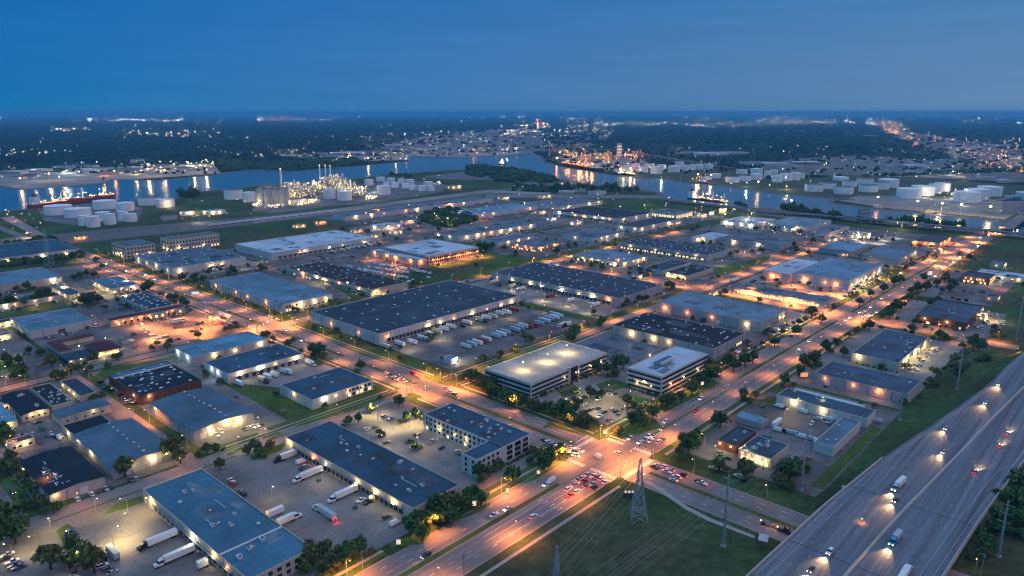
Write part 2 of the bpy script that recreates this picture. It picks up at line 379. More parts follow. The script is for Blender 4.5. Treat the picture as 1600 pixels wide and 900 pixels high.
gpl([(147, 588), (165, 575), (258, 560), (300, 548), (308, 560), (262, 562), (180, 582), (160, 598)], .12)
gpl([(0, 488), (60, 472), (110, 470), (120, 480), (30, 495), (0, 500)]); gpl([(300, 432), (420, 470), (400, 474), (290, 440)])
gpl([(1195, 610), (1226, 592), (1240, 600), (1215, 615)]); gpl([(1215, 622), (1200, 640), (1180, 632), (1200, 618)])
gpl([(1440, 520), (1475, 523), (1500, 528), (1480, 533), (1440, 527)]); gpl([(1370, 425), (1400, 415), (1425, 425), (1410, 435), (1385, 437)])
gr(395, 505, 121, 128)
struct('lawns', lawn)
walk = MB(walkm)
def wk(x0, x1, y0, y1): rect(walk, x0, x1, y0, y1, .21)
wk(60, 188, 258, 260); wk(236, 316, 258, 260); wk(374, 480, 258, 260); wk(500, 765, 258, 260); wk(-100, 320, 208, 210); wk(372, 495, 209, 211); wk(512, 762, 209, 211)
wk(366, 367.6, 262, 388); wk(366, 367.6, 424, 634); wk(366, 367.6, 664, 905); wk(325, 327, 262, 396); wk(325, 327, 424, 640); wk(325, 327, 660, 905)
wk(367, 565, 390, 392); wk(600, 768, 390, 392); wk(178, 322, 424.5, 426); wk(188, 325, 406, 407.5); wk(368, 560, 414, 415.6)
poly(walk, gp([(1012, 751), (1035, 763), (1075, 792), (1110, 810), (1180, 838), (1179, 842), (1105, 814), (1070, 796), (1030, 768), (1008, 754)]), .21)
struct('sidewalks', walk)
kb = MB(kerbm)
def kbox(x0, x1, y0, y1): kb.box(x0, x1, y0, y1, 0, .22)
for a, b in ((-300, 298), (530, 757), (800, 1200)):
    kbox(a, b, R1b - .3, R1b); kbox(a, b, R1c, R1c + .3)
for a, b in ((-100, 325), (371, 495), (512, 764), (790, 1200)): kbox(a, b, R1a - .35, R1a)
for a, b in ((60, 188), (236, 325), (367, 480), (500, 766), (792, 1150)): kbox(a, b, R1d, R1d + .35)
for x in (361, 328.6): kbox(x, x + .35, 257, 392); kbox(x, x + .35, 60, 212)
for x in (363, 330.6): kbox(x, x + .35, 424, 636); kbox(x, x + .35, 662, 905)
kbox(367, 560, 410, 410.4); kbox(367, 560, 395.6, 396); kbox(178, 325, 421, 421.4); kbox(188, 325, 408.6, 409)
struct('kerbs', kb)
# markings
mk = MB(paint, painty)
def dashes(a0, a1, c, ax='x', w_=.22, d=3.2, gap=9, m=None):
    a = a0
    while a < a1:
        if ax == 'x': rect(mk, a, min(a + d, a1), c - w_ / 2, c + w_ / 2, ZM, m)
        else: rect(mk, c - w_ / 2, c + w_ / 2, a, min(a + d, a1), ZM, m)
        a += d + gap
for a, b in ((-200, 300), (380, 756), (800, 1200)):
    for c in (221.5, 227, 243, 248): dashes(a, b, c)
for a, b in ((262, 390), (416, 636), (662, 1200), (40, 205)):
    for c in (334.5, 339, 351.5, 356.5): dashes(a, b, c, 'y')
dashes(180, 325, 415, 'x', m=painty, gap=5); dashes(380, 1000, 403, 'x', m=painty, gap=5); dashes(378, 1150, 648.5, 'x', m=painty, gap=5)
for c in (222.5, 227, 231): dashes(230, 322, c, d=80, gap=1)
for c in (351.5, 356.5): dashes(262, 300, c, 'y', d=30, gap=1)
for (x0, x1, y0, y1) in ((324, 327, 216, 234), (324, 327, 239, 252), (365, 368, 217, 230), (365, 368, 238, 252)):   # zebra crossings over the avenue
    y = y0
    while y < y1 - .8: rect(mk, x0, x1, y, y + .8, ZM); y += 1.7
for (x0, x1, y0, y1) in ((330, 360, 256, 259), (330, 360, 211, 214)):
    x = x0
    while x < x1 - .8: rect(mk, x, x + .8, y0, y1, ZM); x += 1.7
for x in (319.5,): rect(mk, x, x + .6, 216.5, 234, ZM)
rect(mk, 371, 371.6, 239, 252, ZM); rect(mk, 347.5, 361, 262, 262.6, ZM); rect(mk, 330, 343, 206, 206.6, ZM)
for c in (219, 224.5, 229, 232.8):                        # turn arrows
    for x in (305, 275): rect(mk, x, x + 3, c - .15, c + .15, ZM); mk.quad([(x + 3, c - .6, ZM), (x + 4.4, c, ZM), (x + 3, c + .6, ZM)])
# parking bays
def bays(x0, x1, y0, y1, step=2.7, ax='x'):
    a = x0 if ax == 'x' else y0
    while a <= (x1 if ax == 'x' else y1):
        if ax == 'x': rect(mk, a, a + .14, y0, y1, ZM)
        else: rect(mk, x0, x1, a, a + .14, ZM)
        a += step
bays(262, 267, 296, 345, ax='y'); bays(272, 316, 268, 273); bays(236, 241, 290, 350, ax='y'); bays(430, 470, 176, 181); bays(415, 435, 146, 151)
for yy in (300, 312, 324): bays(402, 452, yy, yy + 4.6)
bays(734, 740, 150, 184, ax='y'); bays(896, 902, 134, 172, ax='y'); bays(905, 1035, 262, 267); bays(736, 741, 290, 380, ax='y')
struct('road_markings', mk)

# ---------------------------------------------------------------- buildings
LM = []      # landmarks: (nick, x0, x1, y0, y1)
DOCK = MB(darkm); DOCK.box(-1.5, 1.5, -.12, .12, 0, 3.2); DOCK.box(-1.75, 1.75, -.05, .05, 0, 3.5, mat('dock_frame_grey', (.3, .3, .3), .8)); DOCKM = DOCK.mesh('dock_door')
mb = MB(doorw); mb.box(-2, 2, -.12, .12, 0, 4.2); ROLLM = mb.mesh('roller_door')
mb = MB(doorr); mb.box(-3, 3, -.12, .12, 0, 4.2); ROLLR = mb.mesh('roller_door_brown')
mb = MB(mat('skylight_dome', (.75, .80, .85), .3, .05, 1, .5)); mb.loft([[(-1.1, -.6, 0), (1.1, -.6, 0), (1.1, .6, 0), (-1.1, .6, 0)], [(-1, -.5, .35), (1, -.5, .35), (1, .5, .35), (-1, .5, .35)], [(-.6, -.25, .6), (.6, -.25, .6), (.6, .25, .6), (-.6, .25, .6)]]); SKYM = mb.mesh('skylight')
rtm = mat('roof_unit_metal', (.50, .52, .54), .5, .1, .4); 
mb = MB(rtm); mb.box(-1.4, 1.4, -1, 1, 0, 1.5); mb.cyl(-.6, 0, 1.5, 1.8, .55, 10, darkm); mb.box(1.4, 2.6, -.4, .4, .2, .9); RTUM = mb.mesh('roof_unit')
mb = MB(rtm); mb.cyl(0, 0, 0, .7, .5, 8, rtm); mb.cyl(0, 0, .7, 1.0, .8, 8, rtm); VENTM = mb.mesh('roof_vent')
PATCH = []
b = MB(mat('canopy_grey_metal', (.22, .22, .23), .6, .1, .4)); b.box(-.5, .5, -.65, .65, -.1, .12); CANP = b.mesh('dock_canopy')
b = MB(mat('downpipe_dark', (.10, .10, .10), .6, .1, .4)); b.box(-.12, .12, -.1, .1, 0, 1); DPIPE = b.mesh('downpipe')
for c_ in ((.036, .052, .075), (.05, .068, .09), (.026, .036, .052), (.085, .135, .175), (.11, .17, .215)):
    b = MB(mat('roof_patch_%d' % (c_[0] * 1000), c_, .66, .5, .12, .28, fine=.3)); b.quad([(-1, -1, 0), (1, -1, 0), (1, 1, 0), (-1, 1, 0)]); PATCH.append(b.mesh('roof_patch'))
b = MB(rtm); b.box(-.5, .5, -.16, .16, -.15, .15); PIPE = b.mesh('roof_pipe')
_wc = {}
def winmesh(w_, h_, m):
    key = (w_, h_, m.name)
    if key not in _wc:
        b = MB(m); b.box(-w_ / 2, w_ / 2, -.06, .06, 0, h_)
        _wc[key] = b.mesh('window')
    return _wc[key]
_lc = {}
def lampmesh(col, s=.34):
    if (col, s) not in _lc:
        b = MB(EM[col]); b.box(-s, s, -s * .6, s * .6, -s * .5, s * .5); _lc[(col, s)] = b.mesh('wall_lamp')
    return _lc[(col, s)]
FACE = {'x0': (-1, 0, -PI / 2), 'x1': (1, 0, PI / 2), 'y0': (0, -1, 0), 'y1': (0, 1, PI)}
WALLP = 820


def bld(name, nick, label, cat, x0, x1, y0, y1, h, roof, wall, docks=(), wins=(), lamps=(), sky=None, rtu=0, vents=0, gable=None, doors=(), bands=None, group=None, par=.7, skyrot=0):
    cx, cy = (x0 + x1) / 2, (y0 + y1) / 2; W, D = (x1 - x0) / 2, (y1 - y0) / 2
    t = thing(name, label, cat, (cx, cy, 0), 0, group); LM.append((nick, x0, x1, y0, y1))
    rr = random.Random(nick)
    wm, rm = WM[wall], RF[roof]; zr = h - par; tk = .35
    o4 = lambda a, b, z: [(-a, -b, z), (a, -b, z), (a, b, z), (-a, b, z)]
    if gable:
        rise = gable; b = MB(wm); e = h - 1
        b.v = o4(W, D, 0) + o4(W, D, e) + [(0, -D, e + rise), (0, D, e + rise)]
        b.f = [(0, 1, 5, 8, 4), (2, 3, 7, 9, 6), (1, 2, 6, 5), (3, 0, 4, 7)]; b.m = [0] * 4
        put('wall', b.mesh('wall'), t)
        b = MB(rm); q = .5; s_ = rise / W
        lo = e - s_ * q + .06
        b.loft([[(-W - q, -D - .3, lo), (0, -D - .3, e + rise + .06), (W + q, -D - .3, lo), (W + q, -D - .3, lo + .25), (0, -D - .3, e + rise + .3), (-W - q, -D - .3, lo + .25)],
                [(-W - q, D + .3, lo), (0, D + .3, e + rise + .06), (W + q, D + .3, lo), (W + q, D + .3, lo + .25), (0, D + .3, e + rise + .3), (-W - q, D + .3, lo + .25)]])
        put('roof', b.mesh('roof'), t)
        rz_ = lambda x, y: e + rise * (1 - abs(x) / W) + .3
    else:
        b = MB(wm); b.loft([o4(W, D, 0), o4(W, D, h), o4(W - tk, D - tk, h), o4(W - tk, D - tk, zr - .1)], cap=False)
        put('wall', b.mesh('wall'), t)
        b = MB(rm); b.quad(o4(W - tk + .01, D - tk + .01, zr)); put('roof', b.mesh('roof'), t)
        rz_ = lambda x, y: zr
    if sky:
        nx, ny, j = sky; m_ = 0
        for ix in range(nx):
            for iy in range(ny):
                if m_ >= 99 or rr.random() < .18: continue
                x = -W + 2 * W * (ix + .5) / nx + rr.uniform(-j, j) * 1.5; y = -D + 2 * D * (iy + .5) / ny + rr.uniform(-j, j) * 1.5
                x = max(-W + 2, min(W - 2, x)); y = max(-D + 2, min(D - 2, y)); m_ += 1
                put('skylight', SKYM, t, (x, y, rz_(x, y)), PI / 2 if skyrot else 0, rr.uniform(.9, 1.25))
    for i in range(rtu):
        x = rr.uniform(-W * .75, W * .75); y = rr.uniform(-D * .85, D * .85); put('roof_unit', RTUM, t, (x, y, rz_(x, y)), rr.choice((0, PI / 2)), rr.uniform(.5, 1.15))
    for i in range(vents):
        if gable: x = rr.uniform(-.5, .5) + W * .12; y = -D + 2 * D * (i + .5) / vents
        else: x = rr.uniform(-W * .8, W * .8); y = rr.uniform(-D * .9, D * .9)
        put('roof_vent', VENTM, t, (x, y, rz_(x, y)), 0, rr.uniform(.8, 1.5))
    if not gable and W * D > 350 and roof != 'deck':
        for i in range(int(min(14, 3 + W * D / 350))):
            a_, c__ = rr.uniform(2, min(9, W * .3)), rr.uniform(2, min(14, D * .3)); x, y = rr.uniform(-W + a_ + 1, W - a_ - 1), rr.uniform(-D + c__ + 1, D - c__ - 1)
            k_ = rr.choice((3, 4, 4)) if roof in ('white', 'deck', 'sky', 'slate', 'teal') else rr.choice((0, 1, 2, 2)); put('roof_patch', PATCH[k_], t, (x, y, zr + .006 + i * .004), 0, (a_, c__, 1))
        for i in range(int(min(6, 1 + W * D / 900))):
            ln = rr.uniform(4, 14); x, y = rr.uniform(-W * .7, W * .7), rr.uniform(-D * .7, D * .7); put('roof_pipe', PIPE, t, (x, y, zr + .35), rr.choice((0, PI / 2)), (ln, 1, 1))
    def at(face, a, off):
        fx, fy, rz = FACE[face]
        if fx: return (fx * (W + off), a - cy if abs(a) > 1e-9 or True else a, rz)
        return (a - cx, fy * (D + off), rz)
    for face, a, c_, n_ in docks:
        for i in range(n_):
            q = a + (c_ - a) * (i + .5) / n_; x, y, rz = at(face, q, .02); put('dock_door', DOCKM, t, (x, y, .9), rz)
    for face, a, c_, n_ in docks:
        x, y, rz = at(face, (a + c_) / 2, .7); put('dock_canopy', CANP, t, (x, y, 4.75), rz, (abs(c_ - a), 1, 1))
    if depth(cx, cy) < 900 and min(W, D) > 8:
        for face, n_ in (('x0', int(D / 7)), ('y0', int(W / 7))):
            for i in range(n_):
                if rr.random() < .25: continue
                q = (cy - D + 2 * D * (i + .6) / n_) if face == 'x0' else (cx - W + 2 * W * (i + .6) / n_); x, y, rz = at(face, q, .12); put('downpipe', DPIPE, t, (x, y, 0), rz, (1, 1, h - 1.2))
    for face, a, kd in doors:
        x, y, rz = at(face, a, .03); put('roller_door', ROLLR if kd == 'r' else ROLLM, t, (x, y, 0), rz)
    for face, a, c_, n_, z, w_, h_, mm in wins:
        for i in range(n_):
            q = a + (c_ - a) * (i + .5) / n_; x, y, rz = at(face, q, .02)
            lit = mm == 'lit' or (mm == 'mix' and rr.random() < .4)
            put('window', winmesh(w_, h_, EM['win'] if lit else glassm), t, (x, y, z), rz)
    if bands:                                              # long ribbon windows, one per storey and side
        for z, h_ in bands:
            for face, ln in (('x0', 2 * D), ('y0', 2 * W), ('x1', 2 * D), ('y1', 2 * W)):
                q = cy if face[0] == 'x' else cx; x, y, rz = at(face, q, .02)
                put('window_band', winmesh(round(ln - 1.6, 2), h_, glassm), t, (x, y, z), rz)
    for L_ in lamps:
        face, a, c_, n_, col = L_[:5]; pw = L_[5] if len(L_) > 5 else 1
        for i in range(n_):
            if n_ > 4 and rr.random() < .28: continue
            q = a + (c_ - a) * (i + .5) / n_ + rr.uniform(-.3, .3) * (c_ - a) / n_; x, y, rz = at(face, q, .45); z = min(h - 1.6, 6.5) * rr.uniform(.85, 1)
            lo = put('wall_lamp', lampmesh(col), t, (x, y, z), rz)
            fx, fy, _ = FACE[face]; light(t, (x + fx * 1.1, y + fy * 1.1, z - .2), (rr.choice(('yel', 'yel', 'warm', 'white', 'org')) if col == 'yel' and n_ > 3 else col), WALLP * pw * rr.uniform(.15, 1.9) * (z / 5.5) ** 2, r=.3)
    return t


WH = 'warehouse'
bld('dock_warehouse', 'teal dock warehouse', 'long teal-roofed dock warehouse cut by the picture bottom with truck docks both sides', WH, 127, 160, 276, 393, 8, 'teal', 'cream', docks=[('x0', 290, 380, 17), ('x1', 300, 372, 12)], rtu=9, vents=4, wins=[('y0', 131, 158, 6, 1, 2.2, 2, 'dark'), ('y0', 131, 158, 6, 4.5, 2.2, 2, 'dark')], lamps=[('x0', 278, 392, 5, 'yel'), ('x1', 280, 385, 5, 'yel')])
t_ = bpy.data.objects['dock_warehouse']
b = MB(whitep); b.box(-16.2, 16.2, -31.3, -30.7, 7.2, 8.15); put('roof_divider', b.mesh('roof_divider'), t_)
b = MB(whitep); b.box(-16.3, 16.3, 58.3, 58.7, 7.9, 8.15); put('parapet_cap', b.mesh('parapet_cap'), t_)
bld('dock_warehouse', 'blue dock warehouse', 'long dark blue flat-roofed dock warehouse beside the truck court with semi trucks', WH, 215, 249, 268, 395, 8, 'blue', 'cream', docks=[('x0', 276, 385, 26)], rtu=8, vents=6, wins=[('y0', 228, 246, 4, 1, 2.2, 2.2, 'dark'), ('y0', 228, 246, 4, 4.4, 2.2, 2, 'dark')], lamps=[('x0', 270, 394, 6, 'yel', .9)])
t = bld('office_building', 'L-shaped office block', 'three-storey L-shaped white office block with square windows and blue roof', 'office building', 294, 320, 277, 351, 11.5, 'blue', 'white', rtu=10, vents=6, wins=[('x0', 292, 350, 14, z, 2, 1.9, 'mix' if z < 2 else 'dark') for z in (1.2, 4.8, 8.2)] + [('y1', 296, 318, 5, z, 2, 1.9, 'dark') for z in (1.2, 4.8, 8.2)] + [('y0', 296, 318, 3, z, 5, 2.6, 'dark') for z in (1, 4.6, 8)] + [('x1', 280, 350, 14, 4.8, 2, 1.9, 'dark')], lamps=[('x0', 300, 348, 3, 'yel', .6)])
b = MB(WM['white']); b.loft([[(-36, -37.1, 0), (-13.05, -37.1, 0), (-13.05, -24, 0), (-36, -24, 0)], [(-36, -37.1, 11.6), (-13.05, -37.1, 11.6), (-13.05, -24, 11.6), (-36, -24, 11.6)], [(-35.6, -36.7, 11.6), (-13.05, -36.7, 11.6), (-13.05, -24.4, 11.6), (-35.6, -24.4, 11.6)], [(-35.6, -36.7, 10.8), (-13.05, -36.7, 10.8), (-13.05, -24.4, 10.8), (-35.6, -24.4, 10.8)]], cap=False); put('wing', b.mesh('wing'), t)
b = MB(RF['blue']); b.quad([(-35.6, -36.7, 10.95), (-13, -36.7, 10.95), (-13, -24.4, 10.95), (-35.6, -24.4, 10.95)]); put('wing_roof', b.mesh('wing_roof'), t)
for z in (1.2, 4.8, 8.2):
    for i in range(5): put('window', winmesh(2, 1.9, glassm), t, (-34 + i * 4, -37.15, z))
    for i in range(2): put('window', winmesh(2, 1.9, glassm), t, (-36.05, -34 + i * 6, z), -PI / 2)
LM.append(('L-shaped office block', 271, 294, 277, 290))
t = bld('office_building', 'three-storey office', 'three-storey ribbon-window office with warm lamps standing on its parking roof', 'office building', 384, 482, 333, 382, 12, 'deck', 'white', bands=[(1.2, 1.6), (4.6, 1.7), (8.2, 1.7)], par=.9, lamps=[('y0', 395, 480, 5, 'yel', .35)])
b = MB(glassm); b.box(-2, 8, -25.2, -23.8, .2, 11.3); put('entrance_glass', b.mesh('entrance_glass'), t)
for x in (-2.8, 8.8): b = MB(WM['white']); b.box(x - .8, x + .8, -25.6, -23.6, 0, 12.4); put('entrance_pier', b.mesh('entrance_pier'), t)
OFF3 = t
t = bld('office_building', 'four-storey office', 'four-storey office with pale roof, dark ribbon windows and white rooftop screen wall', 'office building', 455, 528, 263.5, 294.5, 15.5, 'white', 'white', bands=[(1, 1.7), (4.7, 1.8), (8.5, 1.8), (12.2, 1.8)], par=.5, rtu=3, lamps=[('x0', 268, 290, 2, 'yel', .3), ('y0', 460, 520, 3, 'yel', .25)])
b = MB(whitep); b.box(-14, 10, -1.2, -.8, 15, 17.6); put('roof_screen', b.mesh('roof_screen'), t)
b = MB(RF['teal']); b.box(-14, 10, 0, 6.5, 15.02, 15.6); put('roof_plant_deck', b.mesh('roof_plant_deck'), t)
bld('warehouse', 'blue warehouse on lawn', 'blue-roofed white warehouse on a lawn with lit glass corner entrance', WH, 260.5, 314.5, 435.5, 480, 8, 'blue', 'white', rtu=3, wins=[('y0', 291, 313, 6, 1, 2.4, 2.4, 'mix'), ('y0', 291, 313, 6, 4.6, 2.4, 2, 'dark'), ('x1', 438, 450, 3, 1, 2.4, 4, 'dark')], lamps=[('y0', 264, 312, 4, 'yel', .7), ('x0', 445, 475, 1, 'warm', .5)])
bld('warehouse', 'gable warehouse with ridge vents', 'grey-blue gabled warehouse with ridge vents and cars parked at its lit end', WH, 180, 222, 448, 518, 8, 'steel', 'grey', gable=1.6, vents=9, doors=[('y0', 186, 'w'), ('y0', 192, 'w'), ('y0', 208, 'w')], lamps=[('y0', 184, 221, 3, 'yel', 1.5), ('x0', 505, 516, 1, 'yel', 1.3)])
bld('warehouse', 'teal gable warehouse', 'teal-blue gabled warehouse with white ridge vents behind the dark-roofed shed', WH, 125, 160.5, 433, 500, 8, 'steel', 'grey', gable=1.8, vents=8, doors=[('y0', 133, 'w'), ('y0', 148, 'w')], lamps=[('y0', 131, 159, 3, 'yel', 1.2), ('x0', 462, 495, 2, 'yel')])
bld('warehouse', 'streaked black gable shed', 'black gabled shed with white streaked patches and a white roller door', 'shed', 91, 119, 428, 485.5, 7, 'black', 'pink', gable=1.4, doors=[('y0', 108, 'w')], lamps=[('y0', 93, 97, 1, 'warm', .5), ('x0', 470, 484, 1, 'warm', .5)])
bld('workshop', 'small black annex', 'small black-roofed annex attached behind the teal gable warehouse', 'annex', 125.5, 150, 501, 526, 6, 'black', 'cream', lamps=[('x0', 505, 520, 1, 'yel', .8)])
bld('workshop', 'narrow grey workshop', 'narrow grey-roofed workshop with a tall cream end wall lamp', 'workshop', 128, 161, 540, 557, 6.5, 'steel', 'cream', gable=.8, lamps=[('y0', 148, 153, 1, 'yel', 1.1)], wins=[('y0', 130, 158, 5, 1.5, 1.2, 1.2, 'dark')])
bld('workshop', 'wide navy workshop', 'wide navy-roofed workshop with yellow-lit yard front in the crowded corner', 'workshop', 112, 129, 566, 619, 6, 'black', 'cream', gable=1, lamps=[('y0', 113, 128, 2, 'yel', .8)], wins=[('y0', 113, 128, 4, 1.5, 1.5, 1.4, 'dark')], rtu=4)
bld('workshop', 'navy workshop with skylights', 'navy-roofed workshop strewn with pale roof clutter and skylights', 'workshop', 131.5, 145, 569, 622, 5.5, 'black', 'cream', rtu=5, vents=8, lamps=[('x1', 575, 615, 2, 'yel', .5)])
bld('workshop', 'small slate workshop', 'small slate-roofed workshop beside a yellow-lit garden strip', 'workshop', 152, 163, 576, 622, 5, 'navy', 'cream', lamps=[('x0', 580, 620, 3, 'yel', .9)])
bld('workshop', 'far corner blue shed', 'sky-blue corrugated shed roof at the picture edge beside the navy workshop', 'shed', 90, 108, 560, 600, 5.5, 'sky', 'cream', gable=1, lamps=[('y0', 92, 106, 2, 'yel', 1)])
bld('workshop', 'low brick shop row', 'low flat shop behind the corner sheds near the side street', 'workshop', 60, 82, 560, 630, 5, 'navy', 'cream', rtu=3, lamps=[('x1', 565, 625, 2, 'warm', .7)])
t = bld('brick_warehouse', 'black-roofed brick warehouse', 'black-roofed brick warehouse dotted with white skylights and a white ridge line', WH, 180, 225.5, 536, 600, 7.5, 'black', 'brick', sky=(4, 7, 2.5), vents=8, lamps=[('x0', 540, 560, 1, 'warm', 1), ('y0', 181, 188, 1, 'warm', 1)])
b = MB(whitep); b.box(-22.6, 22.6, 20.2, 20.6, 6.6, 8); put('ridge_wall', b.mesh('ridge_wall'), t)
b = MB(RF['teal']); b.box(-22.3, 22.3, 20.6, 31.6, 6.9, 7.1); put('rear_roof', b.mesh('rear_roof'), t)
bld('warehouse', 'bright blue warehouse', 'bright blue-roofed long warehouse behind its darker twin beside the avenue', WH, 243.5, 312.5, 590, 627, 8.5, 'sky', 'grey', vents=7, lamps=[('x0', 595, 625, 2, 'cool', .8), ('y0', 250, 310, 3, 'warm', .8)], gable=None)
bld('warehouse', 'truck dock warehouse', 'dark blue warehouse with a row of trucks backed up to its lit docks', WH, 244, 312.5, 530, 572, 8.5, 'blue', 'white', vents=6, docks=[('y0', 250, 308, 9)], lamps=[('y0', 246, 310, 4, 'yel', 1.3), ('x0', 535, 568, 2, 'cool', .5)])
bld('warehouse', 'grey-blue warehouse with brown door', 'grey-blue flat warehouse with ribbed white wall and brown roller door', WH, 172.5, 226.5, 780.5, 848, 7.5, 'slate', 'white', rtu=4, doors=[('y0', 199, 'r')], lamps=[('x0', 830, 847, 1, 'yel')])
t = thing('motel_building', 'maroon hip-roofed motel with covered wings around a blue-roofed court', 'motel', (188, 700, 0)); LM.append(('maroon motel', 168, 214, 664, 760))
b = MB(WM['cream']); b.box(8, 26, -26, 2, 0, 5.5); put('wall', b.mesh('wall'), t)
b = MB(RF['maroon']); b.loft([[(6, -28, 5.5), (28, -28, 5.5), (28, 4, 5.5), (6, 4, 5.5)], [(16, -16, 10), (18, -16, 10), (18, -8, 10), (16, -8, 10)]]); put('hip_roof', b.mesh('roof'), t)
b = MB(WM['cream']); b.box(-12, 24, 33, 40, 0, 4.5); put('wing', b.mesh('wing'), t)
b = MB(RF['maroon']); b.loft([[(-13, 32, 4.5), (25, 32, 4.5), (25, 41, 4.5), (-13, 41, 4.5)], [(-11, 36.3, 6.3), (23, 36.3, 6.3), (23, 36.7, 6.3), (-11, 36.7, 6.3)]]); put('wing_roof', b.mesh('roof'), t)
b = MB(WM['cream']); b.box(-12, -4, 4, 32, 0, 4.2); put('wing', b.mesh('wing'), t)
b = MB(RF['maroon']); b.loft([[(-13, 3.5, 4.2), (-3, 3.5, 4.2), (-3, 31.9, 4.2), (-13, 31.9, 4.2)], [(-8.3, 6, 6), (-7.7, 6, 6), (-7.7, 30, 6), (-8.3, 30, 6)]]); put('wing_roof', b.mesh('roof'), t)
b = MB(RF['navy']); b.box(-16, 7.9, -28, -3, 0, 4); put('court_roof', b.mesh('court_roof'), t)
for x, y in ((10, -29), (20, -29), (-14, -29), (28.5, -15), (5, 12), (30, 20), (-6, -29)): put('wall_lamp', lampmesh('yel'), t, (x, y, 3.5)); light(t, (x + 1, y - 1, 3.2), 'yel', 1100, r=.3)
for i in range(7): put('window', winmesh(2, 1.5, EM['win']), t, (10 + i * 2.4, -26.1, 1.4 + (i % 2) * .4))
bld('strip_building', 'maroon-roofed strip building', 'maroon-roofed strip building with a row of arched bays facing the orange-lit lot', 'shop building', 238.5, 313, 766, 781.5, 6.5, 'maroon', 'tan', wins=[('y0', 243, 311, 11, .5, 2.2, 3, 'mix')], lamps=[('y0', 241, 312, 9, 'org', .55)])
bld('warehouse', 'pitted blue-roof warehouse', 'blue-roofed warehouse freckled with skylights behind the maroon strip building', WH, 282, 310, 783, 866, 7, 'navy', 'cream', sky=(3, 9, 2), docks=[('x0', 790, 850, 5)])
bld('office_building', 'blue-roofed lit office', 'small blue-roofed office with bright white-lit corner beside the avenue', 'office building', 289, 321, 913, 978, 6.5, 'teal', 'cream', sky=(1, 4, 4), lamps=[('y0', 291, 320, 2, 'white', 1.5), ('x0', 920, 975, 3, 'yel', 1.2)], wins=[('y0', 291, 319, 6, 1, 2, 2, 'mix')])
bld('office_building', 'small dark-roofed office', 'small dark-blue-roofed office with yellow-lit front near the oak clump', 'office building', 246, 260.5, 918, 986, 5.5, 'blue', 'cream', lamps=[('x0', 925, 980, 3, 'yel', 1.2), ('y0', 247, 259, 1, 'yel', 1.2)], wins=[('x0', 925, 980, 9, 1, 1.8, 1.8, 'mix')])
bld('warehouse', 'slate warehouse with yellow wall lamps', 'large slate-roofed warehouse whose cream wall glows with yellow lamps', WH, 120, 269, 1017, 1102, 9, 'slate', 'cream', lamps=[('y0', 140, 268, 8, 'yel', 1.8)], vents=8)
bld('warehouse', 'tree-hidden dark building', 'low dark-roofed building half hidden behind big oaks', 'building', 165, 240, 925, 955, 6, 'navy', 'cream', lamps=[('y0', 175, 238, 4, 'yel', 1.2)])
bld('warehouse', 'white-walled warehouse by the rail yard', 'blue-roofed white-walled warehouse at the picture edge before the dark wood', WH, 225, 345, 1200, 1330, 11, 'blue', 'white', lamps=[('y0', 240, 340, 3, 'warm', .8)])
for nk, lb, x0, x1, y0, y1, h in (('smaller apartment block', 'smaller white three-storey apartment block with small square windows', 382, 424, 1120, 1175, 18), ('longer apartment block', 'longer cream three-storey apartment block behind the smaller one', 446, 527, 1125, 1155, 20)):
    bld('apartment_block', nk, lb, 'apartment building', x0, x1, y0, y1, h, 'grey', 'cream', wins=[(f, a + 1, c_ - 1, int((c_ - a) / 5), z, 2.4, 2.6, 'mix' if z < 5 else 'dark') for z in (1.8, 7.4, 13) for f, a, c_ in (('y0', x0, x1), ('x0', y0, y1))], rtu=4, lamps=[('x0', y0 + 4, y1 - 4, 2, 'yel', .9), ('y0', x0 + 4, x1 - 4, 2, 'yel', .9)])
bld('warehouse', 'grey-roofed corner warehouse', 'grey-roofed white warehouse with freckled roof at the avenue bend', WH, 381, 484, 957, 1084, 10.5, 'grey', 'white', sky=(5, 5, 6), docks=[('y0', 430, 452, 3)], lamps=[('x0', 965, 1080, 4, 'warm', .8), ('y0', 385, 480, 5, 'yel', 1.3)])
bld('warehouse', 'slate warehouse with chamfered entrance', 'slate-blue-roofed warehouse with lit two-storey corner entrance at the signalled junction', WH, 383, 446.5, 686, 855, 9.5, 'slate', 'white', vents=6, wins=[('y0', 386, 402, 4, 1, 2.4, 2.2, 'mix'), ('y0', 386, 402, 4, 5, 2.4, 2, 'dark'), ('y0', 408, 442, 6, 1.2, 2.6, 1.4, 'dark'), ('x0', 700, 850, 20, 1, 2, 1.4, 'dark')], lamps=[('x0', 700, 850, 4, 'org', .7), ('y0', 386, 445, 4, 'yel', 1.4)])
bld('warehouse', 'white-roofed dock warehouse', 'huge white-roofed warehouse with dark dock doors and trailers before it', WH, 522, 707, 953, 1064, 11.5, 'white', 'white', docks=[('y0', 530, 700, 20)], sky=(9, 4, 6), vents=14, lamps=[('y0', 530, 700, 8, 'yel', 1)])
bld('warehouse', 'dark brown-roofed warehouse', 'long dark brown-roofed warehouse speckled with skylights and yellow-lit bays', WH, 490.5, 546, 675, 861, 8.5, 'brown', 'cream', sky=(4, 11, 3.5), docks=[('x0', 690, 800, 6)], lamps=[('x0', 680, 858, 7, 'yel', 1.4)], wins=[('x0', 800, 860, 8, 1, 2.4, 2, 'mix')])
bld('distribution_center', 'big navy distribution warehouse', 'biggest navy flat roof with rows of skylights and trailers docked below', WH, 385.5, 580.5, 521, 635.5, 11, 'navy', 'white', sky=(9, 4, 3), docks=[('y0', 395, 575, 40)], lamps=[('y0', 388, 578, 9, 'yel', .85), ('x0', 540, 625, 2, 'org', .35)], vents=6)
